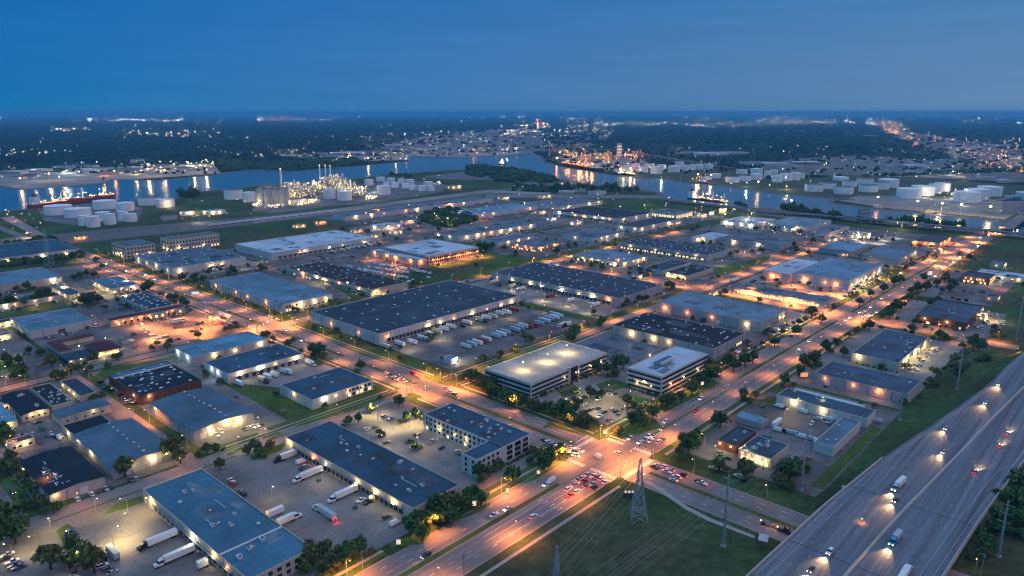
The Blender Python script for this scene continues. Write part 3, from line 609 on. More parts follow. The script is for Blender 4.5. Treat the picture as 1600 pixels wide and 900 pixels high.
bld('distribution_center', 'navy warehouse behind yard', 'long navy warehouse with yellow wall lamps over a concrete truck yard', WH, 648, 736.5, 433, 630, 10.5, 'navy', 'grey', sky=(5, 12, 4), docks=[('x0', 445, 600, 26)], lamps=[('x0', 436, 628, 8, 'yel', 1.6)])
bld('warehouse', 'mid-blue warehouse', 'mid-blue-roofed grey warehouse with four lit doors behind the black roof', WH, 661.5, 728.5, 277.5, 394.5, 10.5, 'slate', 'grey', rtu=5, vents=6, doors=[('x0', q, 'w') for q in (290, 322, 352, 378)], lamps=[('x0', 285, 392, 4, 'yel', 1.4), ('y0', 700, 727, 2, 'yel', .8)], wins=[('y0', 690, 727, 8, 1, 2.4, 2.4, 'dark'), ('y0', 700, 727, 6, 5.5, 2.4, 1.8, 'mix')])
bld('warehouse', 'black skylit warehouse', 'black-roofed warehouse scattered with white skylights beside the four-storey office', WH, 560, 622.5, 274.5, 382, 9.5, 'black', 'grey', sky=(5, 8, 3), lamps=[('x0', 300, 380, 3, 'yel', 1.3)], wins=[('y0', 600, 620, 5, 1, 2.2, 2.2, 'mix')])
bld('low_building', 'low grey-blue building', 'low grey-blue flat building tucked between two offices and the black roof', 'building', 497, 546, 317, 382, 4.5, 'grey', 'grey', lamps=[('y0', 510, 545, 1, 'yel', .8), ('x0', 330, 375, 1, 'yel', .5)])
bld('showroom_building', 'square white-roofed headquarters', 'square white-roofed two-storey block with orange-glowing columned glass walls', 'office building', 658, 756, 762, 868, 12.5, 'white', 'pink', bands=[(1, 3.6), (6.2, 3.6)], rtu=3, lamps=[('y0', 660, 755, 9, 'org', 1.4), ('x0', 765, 866, 7, 'org', 1.4)])
t = bpy.data.objects['showroom_building']
for i in range(24): b = MB(WM['pink']); b.box(-.35, .35, -.4, .1, 0, 11.5); me = MT.setdefault('finm', b.mesh('column')); put('column', me, t, (-47 + i * 4.08, -53.1, 0)); put('column', me, t, (-49.1, -51 + i * 4.4, 0), -PI / 2)
bld('annex_building', 'headquarters annex', 'low white-roofed annex on the flank of the square headquarters', 'annex', 640, 657.8, 768, 878, 8.5, 'white', 'pink', lamps=[('x0', 775, 870, 4, 'org', 2), ('y0', 642, 656, 1, 'org', 2)])
bld('warehouse', 'grey long warehouse behind headquarters', 'grey long warehouse behind the headquarters with white wall lamps', WH, 814, 1013, 869, 928, 8.5, 'grey', 'white', lamps=[('y0', 816, 1010, 8, 'yel', 1.8), ('x0', 872, 925, 2, 'yel', 1.8)])
bld('warehouse', 'narrow slate building', 'narrow slate-roofed building between headquarters and the long grey warehouse', 'building', 820, 908, 783, 820, 8, 'steel', 'white', lamps=[('y0', 825, 905, 3, 'yel', .6)])
bld('office_building', 'tan low office', 'low tan brick office with grey roof beside the orange side street', 'office building', 830, 886, 710, 765, 8, 'grey', 'tan', wins=[('y0', 833, 884, 10, 1, 3, 2, 'mix'), ('y0', 833, 884, 10, 4.6, 3, 1.8, 'mix'), ('x0', 712, 763, 10, 1, 3, 2, 'mix')], lamps=[('y0', 833, 884, 3, 'org', .8), ('x0', 712, 763, 3, 'org', .8)])
bld('warehouse', 'bright blue far warehouse', 'bright blue-roofed far warehouse patterned with pale vents', WH, 1014, 1210, 1034, 1106, 9, 'sky', 'white', sky=(9, 3, 5), lamps=[('y0', 1060, 1205, 6, 'warm', 1)])
bld('warehouse', 'very long pale warehouse', 'very long thin pale warehouse beside the railway line', WH, 823, 1245, 1205, 1250, 9, 'steel', 'white', lamps=[('y0', 830, 1240, 12, 'yel', 1.3)])
bld('warehouse', 'black-roofed riverside warehouse', 'black-roofed warehouse near the river with a pale curved corner tank', WH, 1162, 1281, 784, 948, 10, 'black', 'white', lamps=[('x0', 790, 940, 7, 'yel', 1.2), ('y0', 1170, 1275, 3, 'warm', .7)], docks=[('x0', 800, 930, 14)])
bld('warehouse', 'dark warehouse with tree-lined front', 'dark-roofed warehouse with small trees along its white front', WH, 1098, 1247, 699, 746, 9, 'navy', 'white', lamps=[('y0', 1100, 1245, 4, 'yel', .8), ('x0', 702, 744, 2, 'yel', .8)])
bld('warehouse', 'pale-edged blue warehouse', 'blue-roofed warehouse edged in white beside a green-lit tree', WH, 951, 1043, 692, 754, 8.5, 'steel', 'white', lamps=[('y0', 955, 1040, 3, 'yel', 1), ('x0', 700, 750, 1, 'yel', .5)])
bld('warehouse', 'speckled navy warehouse', 'long speckled navy warehouse with a row of glowing dock bays underneath', WH, 945, 1016, 482, 637, 9.5, 'navy', 'grey', sky=(5, 11, 3), docks=[('x0', 490, 630, 10)], lamps=[('x0', 485, 635, 4, 'yel', 1.2)], wins=[('x0', 488, 634, 24, .8, 3.6, 2.4, 'lit')])
bld('shop_building', 'blue-roofed lit gallery', 'blue-roofed building wrapped in brightly yellow-lit arcades', 'building', 822, 887, 548, 634, 7.5, 'slate', 'cream', wins=[('x0', 552, 632, 14, .6, 2.6, 3.4, 'mix')], lamps=[('x0', 552, 632, 6, 'yel', 1.3), ('y0', 825, 885, 4, 'yel', 1.3)])
bld('shop_building', 'navy shed behind the black-roofed shop', 'navy-roofed shed with white side wall behind the black-roofed shop', 'building', 822, 895, 482, 512, 6.5, 'navy', 'white')
bld('shop_building', 'black-roofed shop', 'black-roofed shop with bright front windows at the side-street junction', 'shop', 816, 885, 442.5, 476, 6.5, 'black', 'cream', rtu=10, wins=[('x0', 445, 474, 8, .6, 2.6, 2.8, 'lit')], lamps=[('x0', 445, 474, 4, 'yel', .9)])
bld('warehouse', 'grey warehouse with orange forecourt', 'grey-roofed warehouse with bright wall lamps over an orange forecourt', WH, 1092, 1152, 439.5, 541, 9.5, 'steel', 'grey', lamps=[('x0', 442, 540, 5, 'warm', 2.4)], vents=8)
bld('retail_store', 'pale-roofed store wing', 'pale-roofed left wing of the big store with orange-lit loading side', 'store', 890, 999, 341, 377, 11.5, 'white', 'pink', lamps=[('x0', 345, 375, 2, 'org', 3)])
bld('retail_store', 'big blue-roofed store', 'big blue-roofed store with tall white front facing its parking rows', 'store', 899, 1030, 272, 340.5, 12.5, 'sky', 'white', rtu=16, doors=[('x0', 290, 'w'), ('x0', 325, 'w')], lamps=[('x0', 275, 338, 3, 'org', 3), ('y0', 905, 1025, 7, 'yel', 1.3)], wins=[('y0', 940, 1020, 14, .6, 4, 3, 'mix')])
bld('canopy_building', 'long low shop row', 'long low grey-blue shop row with glowing shopfronts on the orange lane', 'shop', 798, 830, 265, 371, 5.5, 'steel', 'cream', wins=[('x0', 270, 368, 22, .5, 3, 2.8, 'lit')], lamps=[('x0', 268, 370, 8, 'org', .9)], rtu=3)
bld('warehouse', 'pale blue flat building', 'pale blue flat-roofed building with a red side canopy', 'building', 1125, 1202, 341, 390, 8, 'sky', 'grey', vents=5)
bld('warehouse', 'blue stepped warehouse', 'blue stepped-roof warehouse with yellow-lit yard at its end', WH, 1109, 1203, 271, 322, 8.5, 'teal', 'cream', lamps=[('y0', 1130, 1200, 3, 'yel', 2.2)], vents=4)
bld('office_building', 'maroon-walled blue-roof office', 'blue-roofed maroon-walled office with white roof ridge near the far bend', 'office building', 804, 890, 130.5, 175, 8.5, 'blue', 'brick', rtu=4, wins=[('x0', 133, 172, 7, 1, 3, 2, 'mix'), ('y0', 808, 885, 10, 1, 3, 2, 'mix')], lamps=[('y0', 806, 888, 5, 'yel', 1.3), ('x0', 133, 172, 2, 'warm', .8)])
bld('warehouse', 'blue warehouse with car park', 'blue-roofed warehouse with curved roof marks beside a yellow-lit car park', WH, 633.5, 727.5, 145.5, 183, 8.5, 'blue', 'cream', vents=12, docks=[], wins=[('y0', 640, 722, 12, 1, 2.6, 2.4, 'mix')], lamps=[('y0', 638, 725, 7, 'yel', 1.5), ('x0', 172, 182, 1, 'yel', 1.2)])
bld('warehouse', 'long blue warehouse by the embankment', 'long blue-roofed grey warehouse with orange loading yard near the highway embankment', WH, 562, 599, 121, 188, 8.5, 'blue', 'grey', vents=5, doors=[('x0', 178, 'w')], lamps=[('x0', 130, 184, 3, 'org', 1.3)])
bld('warehouse', 'narrow blue van depot', 'narrow blue-roofed depot with vans parked along its white wall', 'depot', 499, 518, 129.5, 192.5, 7.5, 'blue', 'white', vents=3, doors=[('x0', 150, 'w'), ('x0', 175, 'w')], lamps=[('x0', 150, 185, 2, 'yel', 1.2)])
bld('warehouse', 'small teal depot wing', 'small teal-roofed wing joined below the narrow van depot', 'depot', 440.5, 493, 131.5, 143.5, 6.5, 'teal', 'white', vents=3)
bld('canopy_building', 'white awning roof', 'long flat white awning roof behind the van depot', 'canopy', 522, 530, 140, 190, 4.5, 'white', 'white', par=.2)
bld('restaurant_building', 'near-crossing shop', 'small blue-roofed brick shop nearer the crossroads with glowing entrance', 'shop', 403, 431, 177.5, 190.5, 6, 'blue', 'brick', rtu=2, lamps=[('x0', 178, 190, 2, 'yel', .9)])
bld('restaurant_building', 'glowing-front shop', 'blue-roofed shop with bright yellow front joined to the small brick shop', 'shop', 399, 425.5, 153.5, 174.5, 6.5, 'blue', 'cream', rtu=4, wins=[('x0', 155, 173, 6, .5, 2.2, 2.6, 'lit')], lamps=[('x0', 155, 173, 4, 'yel', .8)])
bld('canopy_building', 'blue-lit fuel canopy', 'pale blue flat canopy beside the parked vans and oak', 'canopy', 449, 459.5, 181.5, 200, 4.5, 'sky', 'grey', par=.3, rtu=1)
bld('brick_tavern', 'dark brick building with string lights', 'dark brick two-storey building dotted with warm string lights', 'restaurant', 1045, 1082, 152, 183, 8.5, 'navy', 'dbrick', wins=[('x0', 154, 181, 6, 1, 2, 2, 'lit'), ('x0', 154, 181, 6, 5, 2, 1.6, 'mix'), ('y0', 1047, 1080, 6, 1, 2, 2, 'lit')], lamps=[('x0', 153, 182, 4, 'warm', .8), ('y0', 1047, 1080, 3, 'yel', 1.5)])
bld('canopy_building', 'white shed behind the brick tavern', 'white-roofed shed behind the dark brick building with bright lamps', 'shed', 1090, 1125, 120, 175, 6, 'white', 'white', lamps=[('x0', 122, 174, 3, 'white', 1.6)])
bld('warehouse', 'far blue warehouse', 'far blue-roofed warehouse with dark loading bays before the riverside trees', WH, 1308, 1430, 478, 552, 9, 'slate', 'white', docks=[('x0', 485, 548, 8)], lamps=[('x0', 485, 548, 3, 'warm', 1)], vents=8)
bld('warehouse', 'far purple-grey warehouse', 'far purple-grey low warehouse next to the far blue one', WH, 1281, 1378, 428, 462, 8, 'grey', 'white')
bld('warehouse', 'far white twin-roof warehouse', 'far white-roofed warehouse with bright doors by the river road', WH, 1280, 1375, 563, 633, 8, 'white', 'white', lamps=[('x0', 565, 632, 4, 'white', 2)])
bld('warehouse', 'small white-roofed warehouse', 'small white-roofed warehouse behind the speckled navy one', WH, 1076, 1150, 546, 584, 7.5, 'white', 'white', lamps=[('x0', 548, 582, 2, 'warm', 1)])
bld('warehouse', 'far dark-roofed depot', 'far dark-roofed depot ringed by orange lamps near the flyover', 'depot', 1290, 1372, 262, 302, 8, 'navy', 'tan', lamps=[('x0', 264, 300, 3, 'org', 4), ('y0', 1295, 1370, 3, 'org', 3)])
bld('warehouse', 'far grey warehouse by the crane lot', 'far grey-roofed warehouse with lit white gable beyond the bright blue roof', WH, 1230, 1390, 985, 1090, 9, 'grey', 'white', lamps=[('y0', 1240, 1385, 5, 'warm', 1.5)], sky=(6, 3, 8))
bld('warehouse', 'glazed lit hall', 'hall with yellow glowing glass front beside the tree-lined warehouse', 'hall', 1290, 1360, 735, 800, 9, 'steel', 'cream', wins=[('x0', 738, 798, 10, .6, 4, 6, 'lit'), ('y0', 1292, 1358, 8, .6, 4, 6, 'lit')])
for nk, lb, q, h, rf, wl, co in (
    ('orange-lit shed by the railway', 'small orange-lit shed beside the railway junction', (122, 148, 377, 366), 6, 'grey', 'tan', 'org'), ('grey rail shed', 'grey shed beside the tank farm rail yard', (256, 288, 345, 336), 8, 'grey', 'grey', None),
    ('white-roofed rail shed', 'white-roofed blue-walled shed in the rail yard', (287, 316, 338, 329), 8, 'white', 'white', 'warm'), ('long white rail shed', 'long white-walled shed under the two tank pairs', (322, 366, 336, 326), 8, 'white', 'white', 'yel'),
    ('plant workshop', 'long lit workshop between silos and the pair of white tanks', (452, 492, 320, 308), 12, 'grey', 'white', 'yel'), ('small plant shed', 'small pale shed beside the pair of white tanks', (490, 512, 318, 310), 8, 'grey', 'white', None),
    ('orange-lit yard shed', 'orange-walled yard shed beyond the white-roofed warehouse', (500, 525, 353, 345), 7, 'grey', 'tan', 'org'), ('white roofed fan-shaped hall', 'white-roofed rounded hall behind the headquarters', (585, 648, 360, 345), 9, 'white', 'white', 'white'),
    ('lit plant hall', 'tan hall with lit ends right of the small tanks', (700, 735, 296, 286), 10, 'tan' if False else 'grey', 'tan', 'warm'), ('riverside blue shed', 'blue-roofed riverside shed behind the black-roofed warehouse', (925, 965, 305, 297), 9, 'slate', 'white', None),
    ('yellow glowing box hall', 'yellow glowing box-shaped hall beside the river road', (1137, 1155, 334, 323), 10, 'grey', 'cream', 'yel'), ('white glowing kiosk', 'white glowing kiosk left of the yellow box hall', (1123, 1134, 337, 330), 6, 'white', 'white', 'white'),
    ('green-lit garden centre', 'long shed behind the green-lit planting', (1335, 1395, 374, 362), 7, 'grey', 'cream', 'yel')):
    x0p, x1p, yb, yt = q; a = G(x0p, yb); c_ = G(x1p, yb); xm = (a[0] + c_[0]) / 2; ym = (a[1] + c_[1]) / 2; ln = math.hypot(c_[0] - a[0], c_[1] - a[1]) * .68
    ym2 = ym + 25
    bld('shed_building', nk, lb, 'shed', xm - ln / 2, xm + ln / 2, ym2 - ln * .3, ym2 + ln * .3, h, rf, wl, lamps=[('y0', xm - ln / 2 + 2, xm + ln / 2 - 2, 2, co, 2.5), ('x0', ym2 - ln * .25, ym2 + ln * .25, 1, co, 2.5)] if co else ())
# small bright pump house at the junction of the truck yard
bld('pump_house', 'floodlit white pump house', 'small floodlit white pump house in the truck yard corner', 'kiosk', 393, 402, 432, 441, 5.5, 'sky', 'white', lamps=[('y0', 397, 401, 1, 'white', 16), ('x1', 434, 439, 1, 'white', 9)])
# roof lamps on the three-storey office
for i, x in enumerate((-30, -2, 27)):
    p = thing('roof_lamp_post', None, None, (433 + x, 357 + (1, -1, 2)[i], 11.1)); tag(p, ('leftmost', 'middle', 'rightmost')[i] + ' of three warm lamp posts on the office parking roof', 'lamp post', 'lamp posts on the office roof')
    b = MB(steelm); b.tube((0, 0, 0), (0, 0, 7), .12, .08); put('pole', b.mesh('pole'), p); b = MB(EM['warm']); b.box(-.5, .5, -.25, .25, 7, 7.15); put('lamp_head', b.mesh('lamp_head'), p)
    light(p, (0, 0, 6.7), 'yel', 12000, r=.3)
for q in '''560,364,22,14,6,grey,tan,org 604,354,24,12,6,steel,pink,org 540,368,16,12,5,brown,cream,org 585,372,18,10,5,grey,cream,yel 622,366,20,14,6,white,white,yel 640,350,26,14,7,steel,white,org 790,312,30,16,7,steel,white,yel 855,310,40,20,8,grey,white,yel
848,335,24,16,7,navy,cream,yel 865,345,18,14,6,steel,white,white 1060,352,30,16,7,slate,cream,yel 1100,340,26,16,7,grey,white,yel 1020,378,16,12,6,navy,cream,yel 1170,378,24,14,6,sky,white,warm 1240,362,30,18,7,steel,white,yel 1325,400,20,14,5,brown,pink,org 1400,408,22,12,5,grey,tan,yel
1570,418,26,16,6,steel,grey,yel 1590,440,22,14,6,grey,white,yel 1560,470,18,12,5,navy,tan,org 1470,395,18,12,6,steel,tan,org 8,512,18,14,6,navy,cream,yel 4,532,16,12,5,steel,cream,yel 14,640,12,16,5,navy,cream,yel 8,665,14,12,5,black,cream,yel 36,700,14,9,5,navy,cream,yel 20,405,30,18,7,grey,white,yel
112,495,10,8,4,maroon,cream,yel 338,500,8,6,4,grey,cream,org 704,452,16,10,5,steel,white,yel 870,418,14,10,5,slate,cream,yel 1000,436,12,9,5,navy,cream,yel 1118,462,14,9,5,grey,tan,org 905,352,26,14,7,slate,white,yel 1305,378,20,12,6,steel,white,yel 690,345,22,12,6,grey,cream,org 470,356,24,12,6,grey,tan,warm 1540,500,14,9,5,grey,tan,yel 1195,352,22,12,6,white,white,yel'''.split():
    a, b_, w2, d2, h_, rf_, wl_, lc_ = q.split(','); x, y = G(float(a), float(b_)); w2, d2 = float(w2) / 2, float(d2) / 2
    t = bld('small_building', 'small %s-roofed building at %d' % (rf_, len(LM)), None, 'small building', x - w2, x + w2, y, y + 2 * d2, float(h_), rf_, wl_, rtu=2, lamps=[('y0', x - w2 + 1, x + w2 - 1, 2, lc_, 1.2), ('x0', y + 1, y + 2 * d2 - 1, 1, lc_, 1.2)], wins=[('y0', x - w2 + 1, x + w2 - 1, 4, 1, 1.8, 1.6, 'mix')])
    LM.pop(); auto(t, 'small %s-roofed %s building' % ({'sky': 'pale-blue', 'grey': 'grey', 'steel': 'blue-grey', 'brown': 'brown', 'white': 'white', 'navy': 'navy', 'slate': 'slate', 'black': 'black', 'maroon': 'maroon'}[rf_], {'tan': 'tan', 'pink': 'pinkish', 'cream': 'cream', 'white': 'white', 'grey': 'grey'}[wl_]), x, y)
# streak patches on the black gable shed roof
sh = next(o for o in C.objects if o.get('label', '').startswith('black gabled shed'))
ptm = MB(mat('white_roof_patch', (.42, .48, .52), .7, .3, .5)); ptm.box(-.35, .35, -2.2, 2.2, 0, .05); ptm = ptm.mesh('roof_patch')
for i in range(22):
    x = R.uniform(-9, -2); y = R.uniform(-24, 14); o = put('roof_patch', ptm, sh, (x, y, 6 + 1.4 * (1 - abs(x) / 14) + .32), R.uniform(-.1, .1) + PI / 2 * (i % 2), R.uniform(.5, 1.2)); o.rotation_euler[1] = -.1

# ---------------------------------------------------------------- trees
def crown_mesh(seed, m, r=1.0, tall=1.0, nleaf=330):
    q = np.random.RandomState(seed); lobes = [(0, 0, .55, .62)] + [(.48 * math.cos(a), .48 * math.sin(a), q.uniform(.35, .75), q.uniform(.32, .5)) for a in np.linspace(0, 2 * PI, 7)[:-1] + q.uniform(0, 1)] + [(q.uniform(-.2, .2), q.uniform(-.2, .2), .95, .35)]
    b = MB(m)
    for i in range(nleaf):
        lx, ly, lz, lr = lobes[q.randint(len(lobes))]; d = q.normal(size=3); d /= np.linalg.norm(d); rr = lr * q.uniform(.5, 1.0) * (1.35 if q.uniform() < .15 else 1)
        c = np.array((lx, ly, lz)) + d * rr; c[2] = max(c[2], .12) * tall
        u_ = q.normal(size=3); u_ /= np.linalg.norm(u_); v_ = np.cross(u_, d + .3 * q.normal(size=3)); v_ /= np.linalg.norm(v_) + 1e-9; s = q.uniform(.11, .2)
        b.quad([c + u_ * s, c + v_ * s * .8, c - u_ * s * .9, c - v_ * s])
    return b.mesh('crown')
CR = [crown_mesh(i, LF[i % 3], tall=(.9, 1.05, 1.2)[i // 3 % 3]) for i in range(9)]
b = MB(trunkm); b.tube((0, 0, 0), (.02, 0, .55), .055, .03, 6); b.tube((.02, 0, .5), (.25, .1, .85), .025, .01, 4); b.tube((.02, 0, .5), (-.2, -.15, .9), .025, .01, 4); b.tube((.02, 0, .45), (-.1, .25, .8), .02, .01, 4); TRK = b.mesh('trunk')
PALM = MB(LF[2]);
for i in range(14):
    a = i * 2.4; d = np.array((math.cos(a), math.sin(a), 0)); s = np.array((-d[1], d[0], 0)) * .12; up = R.uniform(.0, .25)
    PALM.quad([np.array((0, 0, 1.)) + s, np.array((0, 0, 1.)) - s, d * .5 + (0, 0, 1.05 + up) - s, d * .5 + (0, 0, 1.05 + up) + s]); PALM.quad([d * .5 + (0, 0, 1.05 + up) - s, d * .5 + (0, 0, 1.05 + up) + s, d * .95 + (0, 0, .72 + up)])
PALM = PALM.mesh('crown'); b = MB(trunkm); b.tube((0, 0, 0), (0, 0, 1), .05, .035); PTRK = b.mesh('trunk')
ntree = 0


def tree_at(x, y, s, kind=None, grp='street and car park trees'):
    global ntree
    i = R.randrange(9) if kind is None else kind; s *= R.uniform(.85, 1.15) * .5
    t = thing('broadleaf_tree', None, 'tree', (x, y, 0), R.uniform(0, 6.3), grp)
    put('crown', CR[i], t, (0, 0, s * .55), 0, (s, s, s * R.uniform(.9, 1.15))); put('trunk', TRK, t, (0, 0, 0), 0, s * 1.6)
    auto(t, ('dark green round tree', 'mid green tree', 'olive green tree')[i % 3] if s * 2 > 6.5 else ('small dark green tree', 'small mid green tree', 'small olive tree')[i % 3], x, y); ntree += 1
    return t
T_ = '''25,850,14 10,830,12 80,890,10 115,862,8 130,880,9 148,895,10 60,792,7 50,772,7 85,802,6 40,752,6 30,735,7 20,720,7 5,745,8 5,690,9 196,745,10 270,718,12 282,725,9 344,735,7 338,706,5
490,882,9 505,870,8 530,890,9 548,876,8 562,866,8 520,895,9 478,888,8 650,820,8 665,825,9 645,835,8 680,805,9 700,805,9 715,800,9 730,795,8 740,785,9 752,790,8 705,820,9 660,845,6 690,822,8
750,748,7 765,745,7 780,735,7 800,759,9 845,727,9 860,722,9 875,718,9 850,735,8 832,712,6 648,704,5 635,660,6 650,655,6 544,665,7 560,660,5 580,646,6 592,680,4 623,635,6 556,700,4
736,597,9 745,600,9 752,605,9 765,618,9 776,625,9 790,632,9 800,635,9 816,640,8 832,645,9 842,643,7 785,618,5 868,655,10 878,652,10 888,660,9 896,665,9 908,668,9 918,666,8 932,585,9 922,622,7 898,620,6 940,622,6 896,638,7 904,636,7 860,638,5 730,590,7 770,608,7 806,622,5
980,635,7 1020,655,9 1000,660,9 990,668,9 966,680,7 1040,638,8 1050,632,8 1064,626,8 1080,618,9 1096,605,10 1108,598,10 1100,580,10 1136,575,12 1146,582,10 1164,572,11 1176,567,10 963,575,9 973,578,9 950,585,8 1120,588,8 1030,640,7 1006,668,6 1012,640,6
1125,668,11 1080,700,8 1067,695,6 1162,622,6 1172,630,5 1180,624,5 1165,748,9 1122,735,6 1233,755,13 1225,748,11 1075,708,8 1062,715,7 1245,740,9 1215,760,8 1090,690,7
1256,575,8 1270,572,9 1250,586,6 1226,602,8 1290,549,8 1307,540,8 1318,558,7 1268,498,11 1283,505,10 1210,542,9 1243,524,8 1357,517,8 1377,515,5 1400,487,10 1390,499,9 1408,483,8 1380,457,9 1397,447,9 1407,443,8 1433,457,10 1447,455,10 1443,440,8 1463,448,9 1477,441,9 1487,446,8 1360,465,7 1343,478,8 1467,530,7 1473,533,7 1553,528,9 1493,516,5 1520,547,11 1530,549,11 1507,559,8 1493,568,8 1487,580,8 1463,590,6 1453,602,6 1400,577,6 1413,577,5 1483,457,9 1455,480,8 1465,474,8 1420,470,8 1350,440,6 1330,462,6 1424,520,7 1445,514,5 1480,508,6
980,477,8 1000,472,7 1010,468,6 1043,452,8 1050,450,7 928,492,6 940,510,8 887,530,9 897,528,9 822,534,8 1132,462,7 1013,428,8 1022,425,8 960,386,7 940,420,7 925,418,7 900,386,6 870,393,7 983,430,6 990,440,6 1060,438,6 750,392,12 760,393,12 768,391,11 788,391,8 806,400,8 870,396,8 888,386,7 898,384,7 924,418,7 942,422,7 744,417,7 648,449,8 700,410,5 855,376,6 1000,425,7 1150,398,8 1190,395,9 1175,396,7 1245,395,9 1262,398,8 1225,400,7 1240,385,8 1270,380,9 1330,395,6 1385,420,7 1360,420,6 1340,350,6 1500,400,8 1515,408,9 1460,405,7 1450,398,6
56,472,11 66,468,12 74,467,10 6,480,10 18,478,9 38,478,8 130,477,10 140,478,12 148,476,10 155,474,8 116,440,9 126,436,9 136,433,8 148,435,8 26,457,8 43,454,8 228,457,10 234,454,10 276,472,8 286,476,8 266,470,8 292,479,7 302,439,8 306,434,6 286,440,9 318,442,8 184,472,5 206,509,4 272,495,4 282,495,4 266,539,6 310,529,6 246,540,5 408,422,9 414,423,7 364,426,9 358,430,7 368,429,8 444,429,5 360,517,6 369,512,6 412,528,6 418,529,6 458,536,5 524,472,4 580,462,4 345,424,6 326,428,6
490,554,10 500,557,10 506,563,7 564,580,8 400,707,7 406,714,6 424,702,6 415,712,5 324,710,7 82,574,9 88,595,8 66,557,7 46,554,6 36,590,8 12,570,8 112,585,7 124,582,7 148,562,7 14,690,9 238,548,5 262,548,6 30,570,6 175,545,5 120,536,6 1558,790,9 1540,862,9 1555,842,10 1580,802,10 1590,772,10 1570,822,9 1595,832,9 1550,815,8 1586,790,8 1535,880,7
150,410,8 165,398,8 98,410,9 120,400,8 160,420,7 575,366,9 560,372,8 640,362,8 600,370,7 655,352,8 535,360,7 620,376,7 686,362,9 665,340,9 700,350,7 1060,362,7 1082,362,7 1090,358,8 1098,384,8 1110,382,6 1180,360,8 1210,362,7 1300,366,9 1310,364,8 1250,366,8 1370,378,7 1395,378,7 1345,378,7 845,300,9'''
TL = []
for q in T_.split():
    a, b_, c_ = q.split(','); x, y = G(float(a), float(b_)); TL.append((x, y, float(c_) * 1.32, 0))
def treeline(x0, y0, x1, y1, n_, s, jx=3, jy=2, place=None):
    for i in range(n_):
        f = i / max(n_ - 1, 1); x, y = G(x0 + (x1 - x0) * f + R.uniform(-jx, jx), y0 + (y1 - y0) * f + R.uniform(-jy, jy)); TL.append((x, y, s * R.uniform(.8, 1.3), 1))
treeline(1226, 332, 1312, 342, 15, 18, 3, 1.5); treeline(1392, 348, 1500, 357, 17, 15, 3, 1.5); treeline(862, 297, 992, 300, 18, 20, 3, 2); treeline(1150, 324, 1165, 326, 3, 14); treeline(612, 276, 640, 278, 5, 22, 2, 1); treeline(282, 307, 312, 306, 7, 22, 3, 1.5)
treeline(1340, 345, 1385, 349, 6, 11)
for (xa, ya, xb, yb, st) in ((372, 266, 372, 384, 15), (372, 428, 372, 632, 19), (372, 668, 372, 900, 22), (325, 440, 325, 636, 24), (325, 664, 325, 900, 26), (540, 259, 760, 259, 20), (400, 415, 580, 415, 22), (800, 259, 1080, 259, 24), (396, 668, 396, 850, 26), (70, 259, 180, 259, 18), (640, 208, 760, 208, 17), (790, 206, 980, 206, 19), (1050, 256, 1200, 256, 16)):
    ln = math.hypot(xb - xa, yb - ya); n_ = int(ln / st)
    for i in range(n_):
        if R.random() < .72: f = (i + R.uniform(.2, .8)) / n_; TL.append((xa + (xb - xa) * f, ya + (yb - ya) * f, R.uniform(5, 8.5), 0))
TL.sort(key=lambda q: -q[2] / depth(q[0], q[1]))
for x, y, s, gk in TL[:296]: tree_at(x, y, s, grp='trees along the river bank' if gk else 'street and car park trees')
for q in ((1380, 582, 4.5), (540 - 18, 0, 0), (432, 483, 6), (440, 488, 6)):
    if q[2]:
        x, y = G(q[0], q[1]); t = thing('palm_tree', None, 'palm tree', (x, y, 0)); put('crown', PALM, t, (0, 0, q[2] * .4), 0, (2.6, 2.6, q[2])); put('trunk', PTRK, t, (0, 0, 0), 0, (4, 4, q[2] * 1.4)); auto(t, 'slim palm tree', x, y)


# masses of trees nobody could count: many small irregular crowns
def clumps(name, pts, m, label, kind='stuff'):
    """pts: array of x, y, radius, height"""
    P_ = np.array(pts); n_ = len(P_); k = 7; ang = np.arange(k) * 2 * PI / k
    rings = [(1.0, .0), (1.05, .45), (.66, .85)]; V = np.zeros((n_, 3 * k + 1, 3))
    for ri, (rr, hh) in enumerate(rings):
        jit = NR.uniform(.7, 1.25, (n_, k)); a = ang[None] + NR.uniform(-.3, .3, (n_, k))
        V[:, ri * k:(ri + 1) * k, 0] = P_[:, 0, None] + np.cos(a) * jit * rr * P_[:, 2, None]
        V[:, ri * k:(ri + 1) * k, 1] = P_[:, 1, None] + np.sin(a) * jit * rr * P_[:, 2, None]
        V[:, ri * k:(ri + 1) * k, 2] = P_[:, 3, None] * hh * NR.uniform(.85, 1.1, (n_, k)) if hh else 0
    V[:, -1, 0] = P_[:, 0]; V[:, -1, 1] = P_[:, 1]; V[:, -1, 2] = P_[:, 3]
    f = []
    for ri in range(2):
        for j in range(k): f.append((ri * k + j, ri * k + (j + 1) % k, (ri + 1) * k + (j + 1) % k, (ri + 1) * k + j))
    tri = [(2 * k + j, 2 * k + (j + 1) % k, 3 * k) for j in range(k)]
    nv = 3 * k + 1; off = (np.arange(n_) * nv)[:, None, None]
    Q = (np.array(f)[None] + off).reshape(-1, 4); T = (np.array(tri)[None] + off).reshape(-1, 3)
    me = bpy.data.meshes.new(name); me.vertices.add(n_ * nv); me.vertices.foreach_set('co', V.reshape(-1))
    loops = np.concatenate([Q.reshape(-1), T.reshape(-1)]); me.loops.add(len(loops)); me.loops.foreach_set('vertex_index', loops.astype(np.int32))
    ls = np.concatenate([np.arange(len(Q)) * 4, len(Q) * 4 + np.arange(len(T)) * 3]); me.polygons.add(len(ls)); me.polygons.foreach_set('loop_start', ls.astype(np.int32))
    me.materials.append(m); me.update(calc_edges=True); me.validate()
    o = put(name, me); o['kind'] = kind; o['label'] = label
    return o


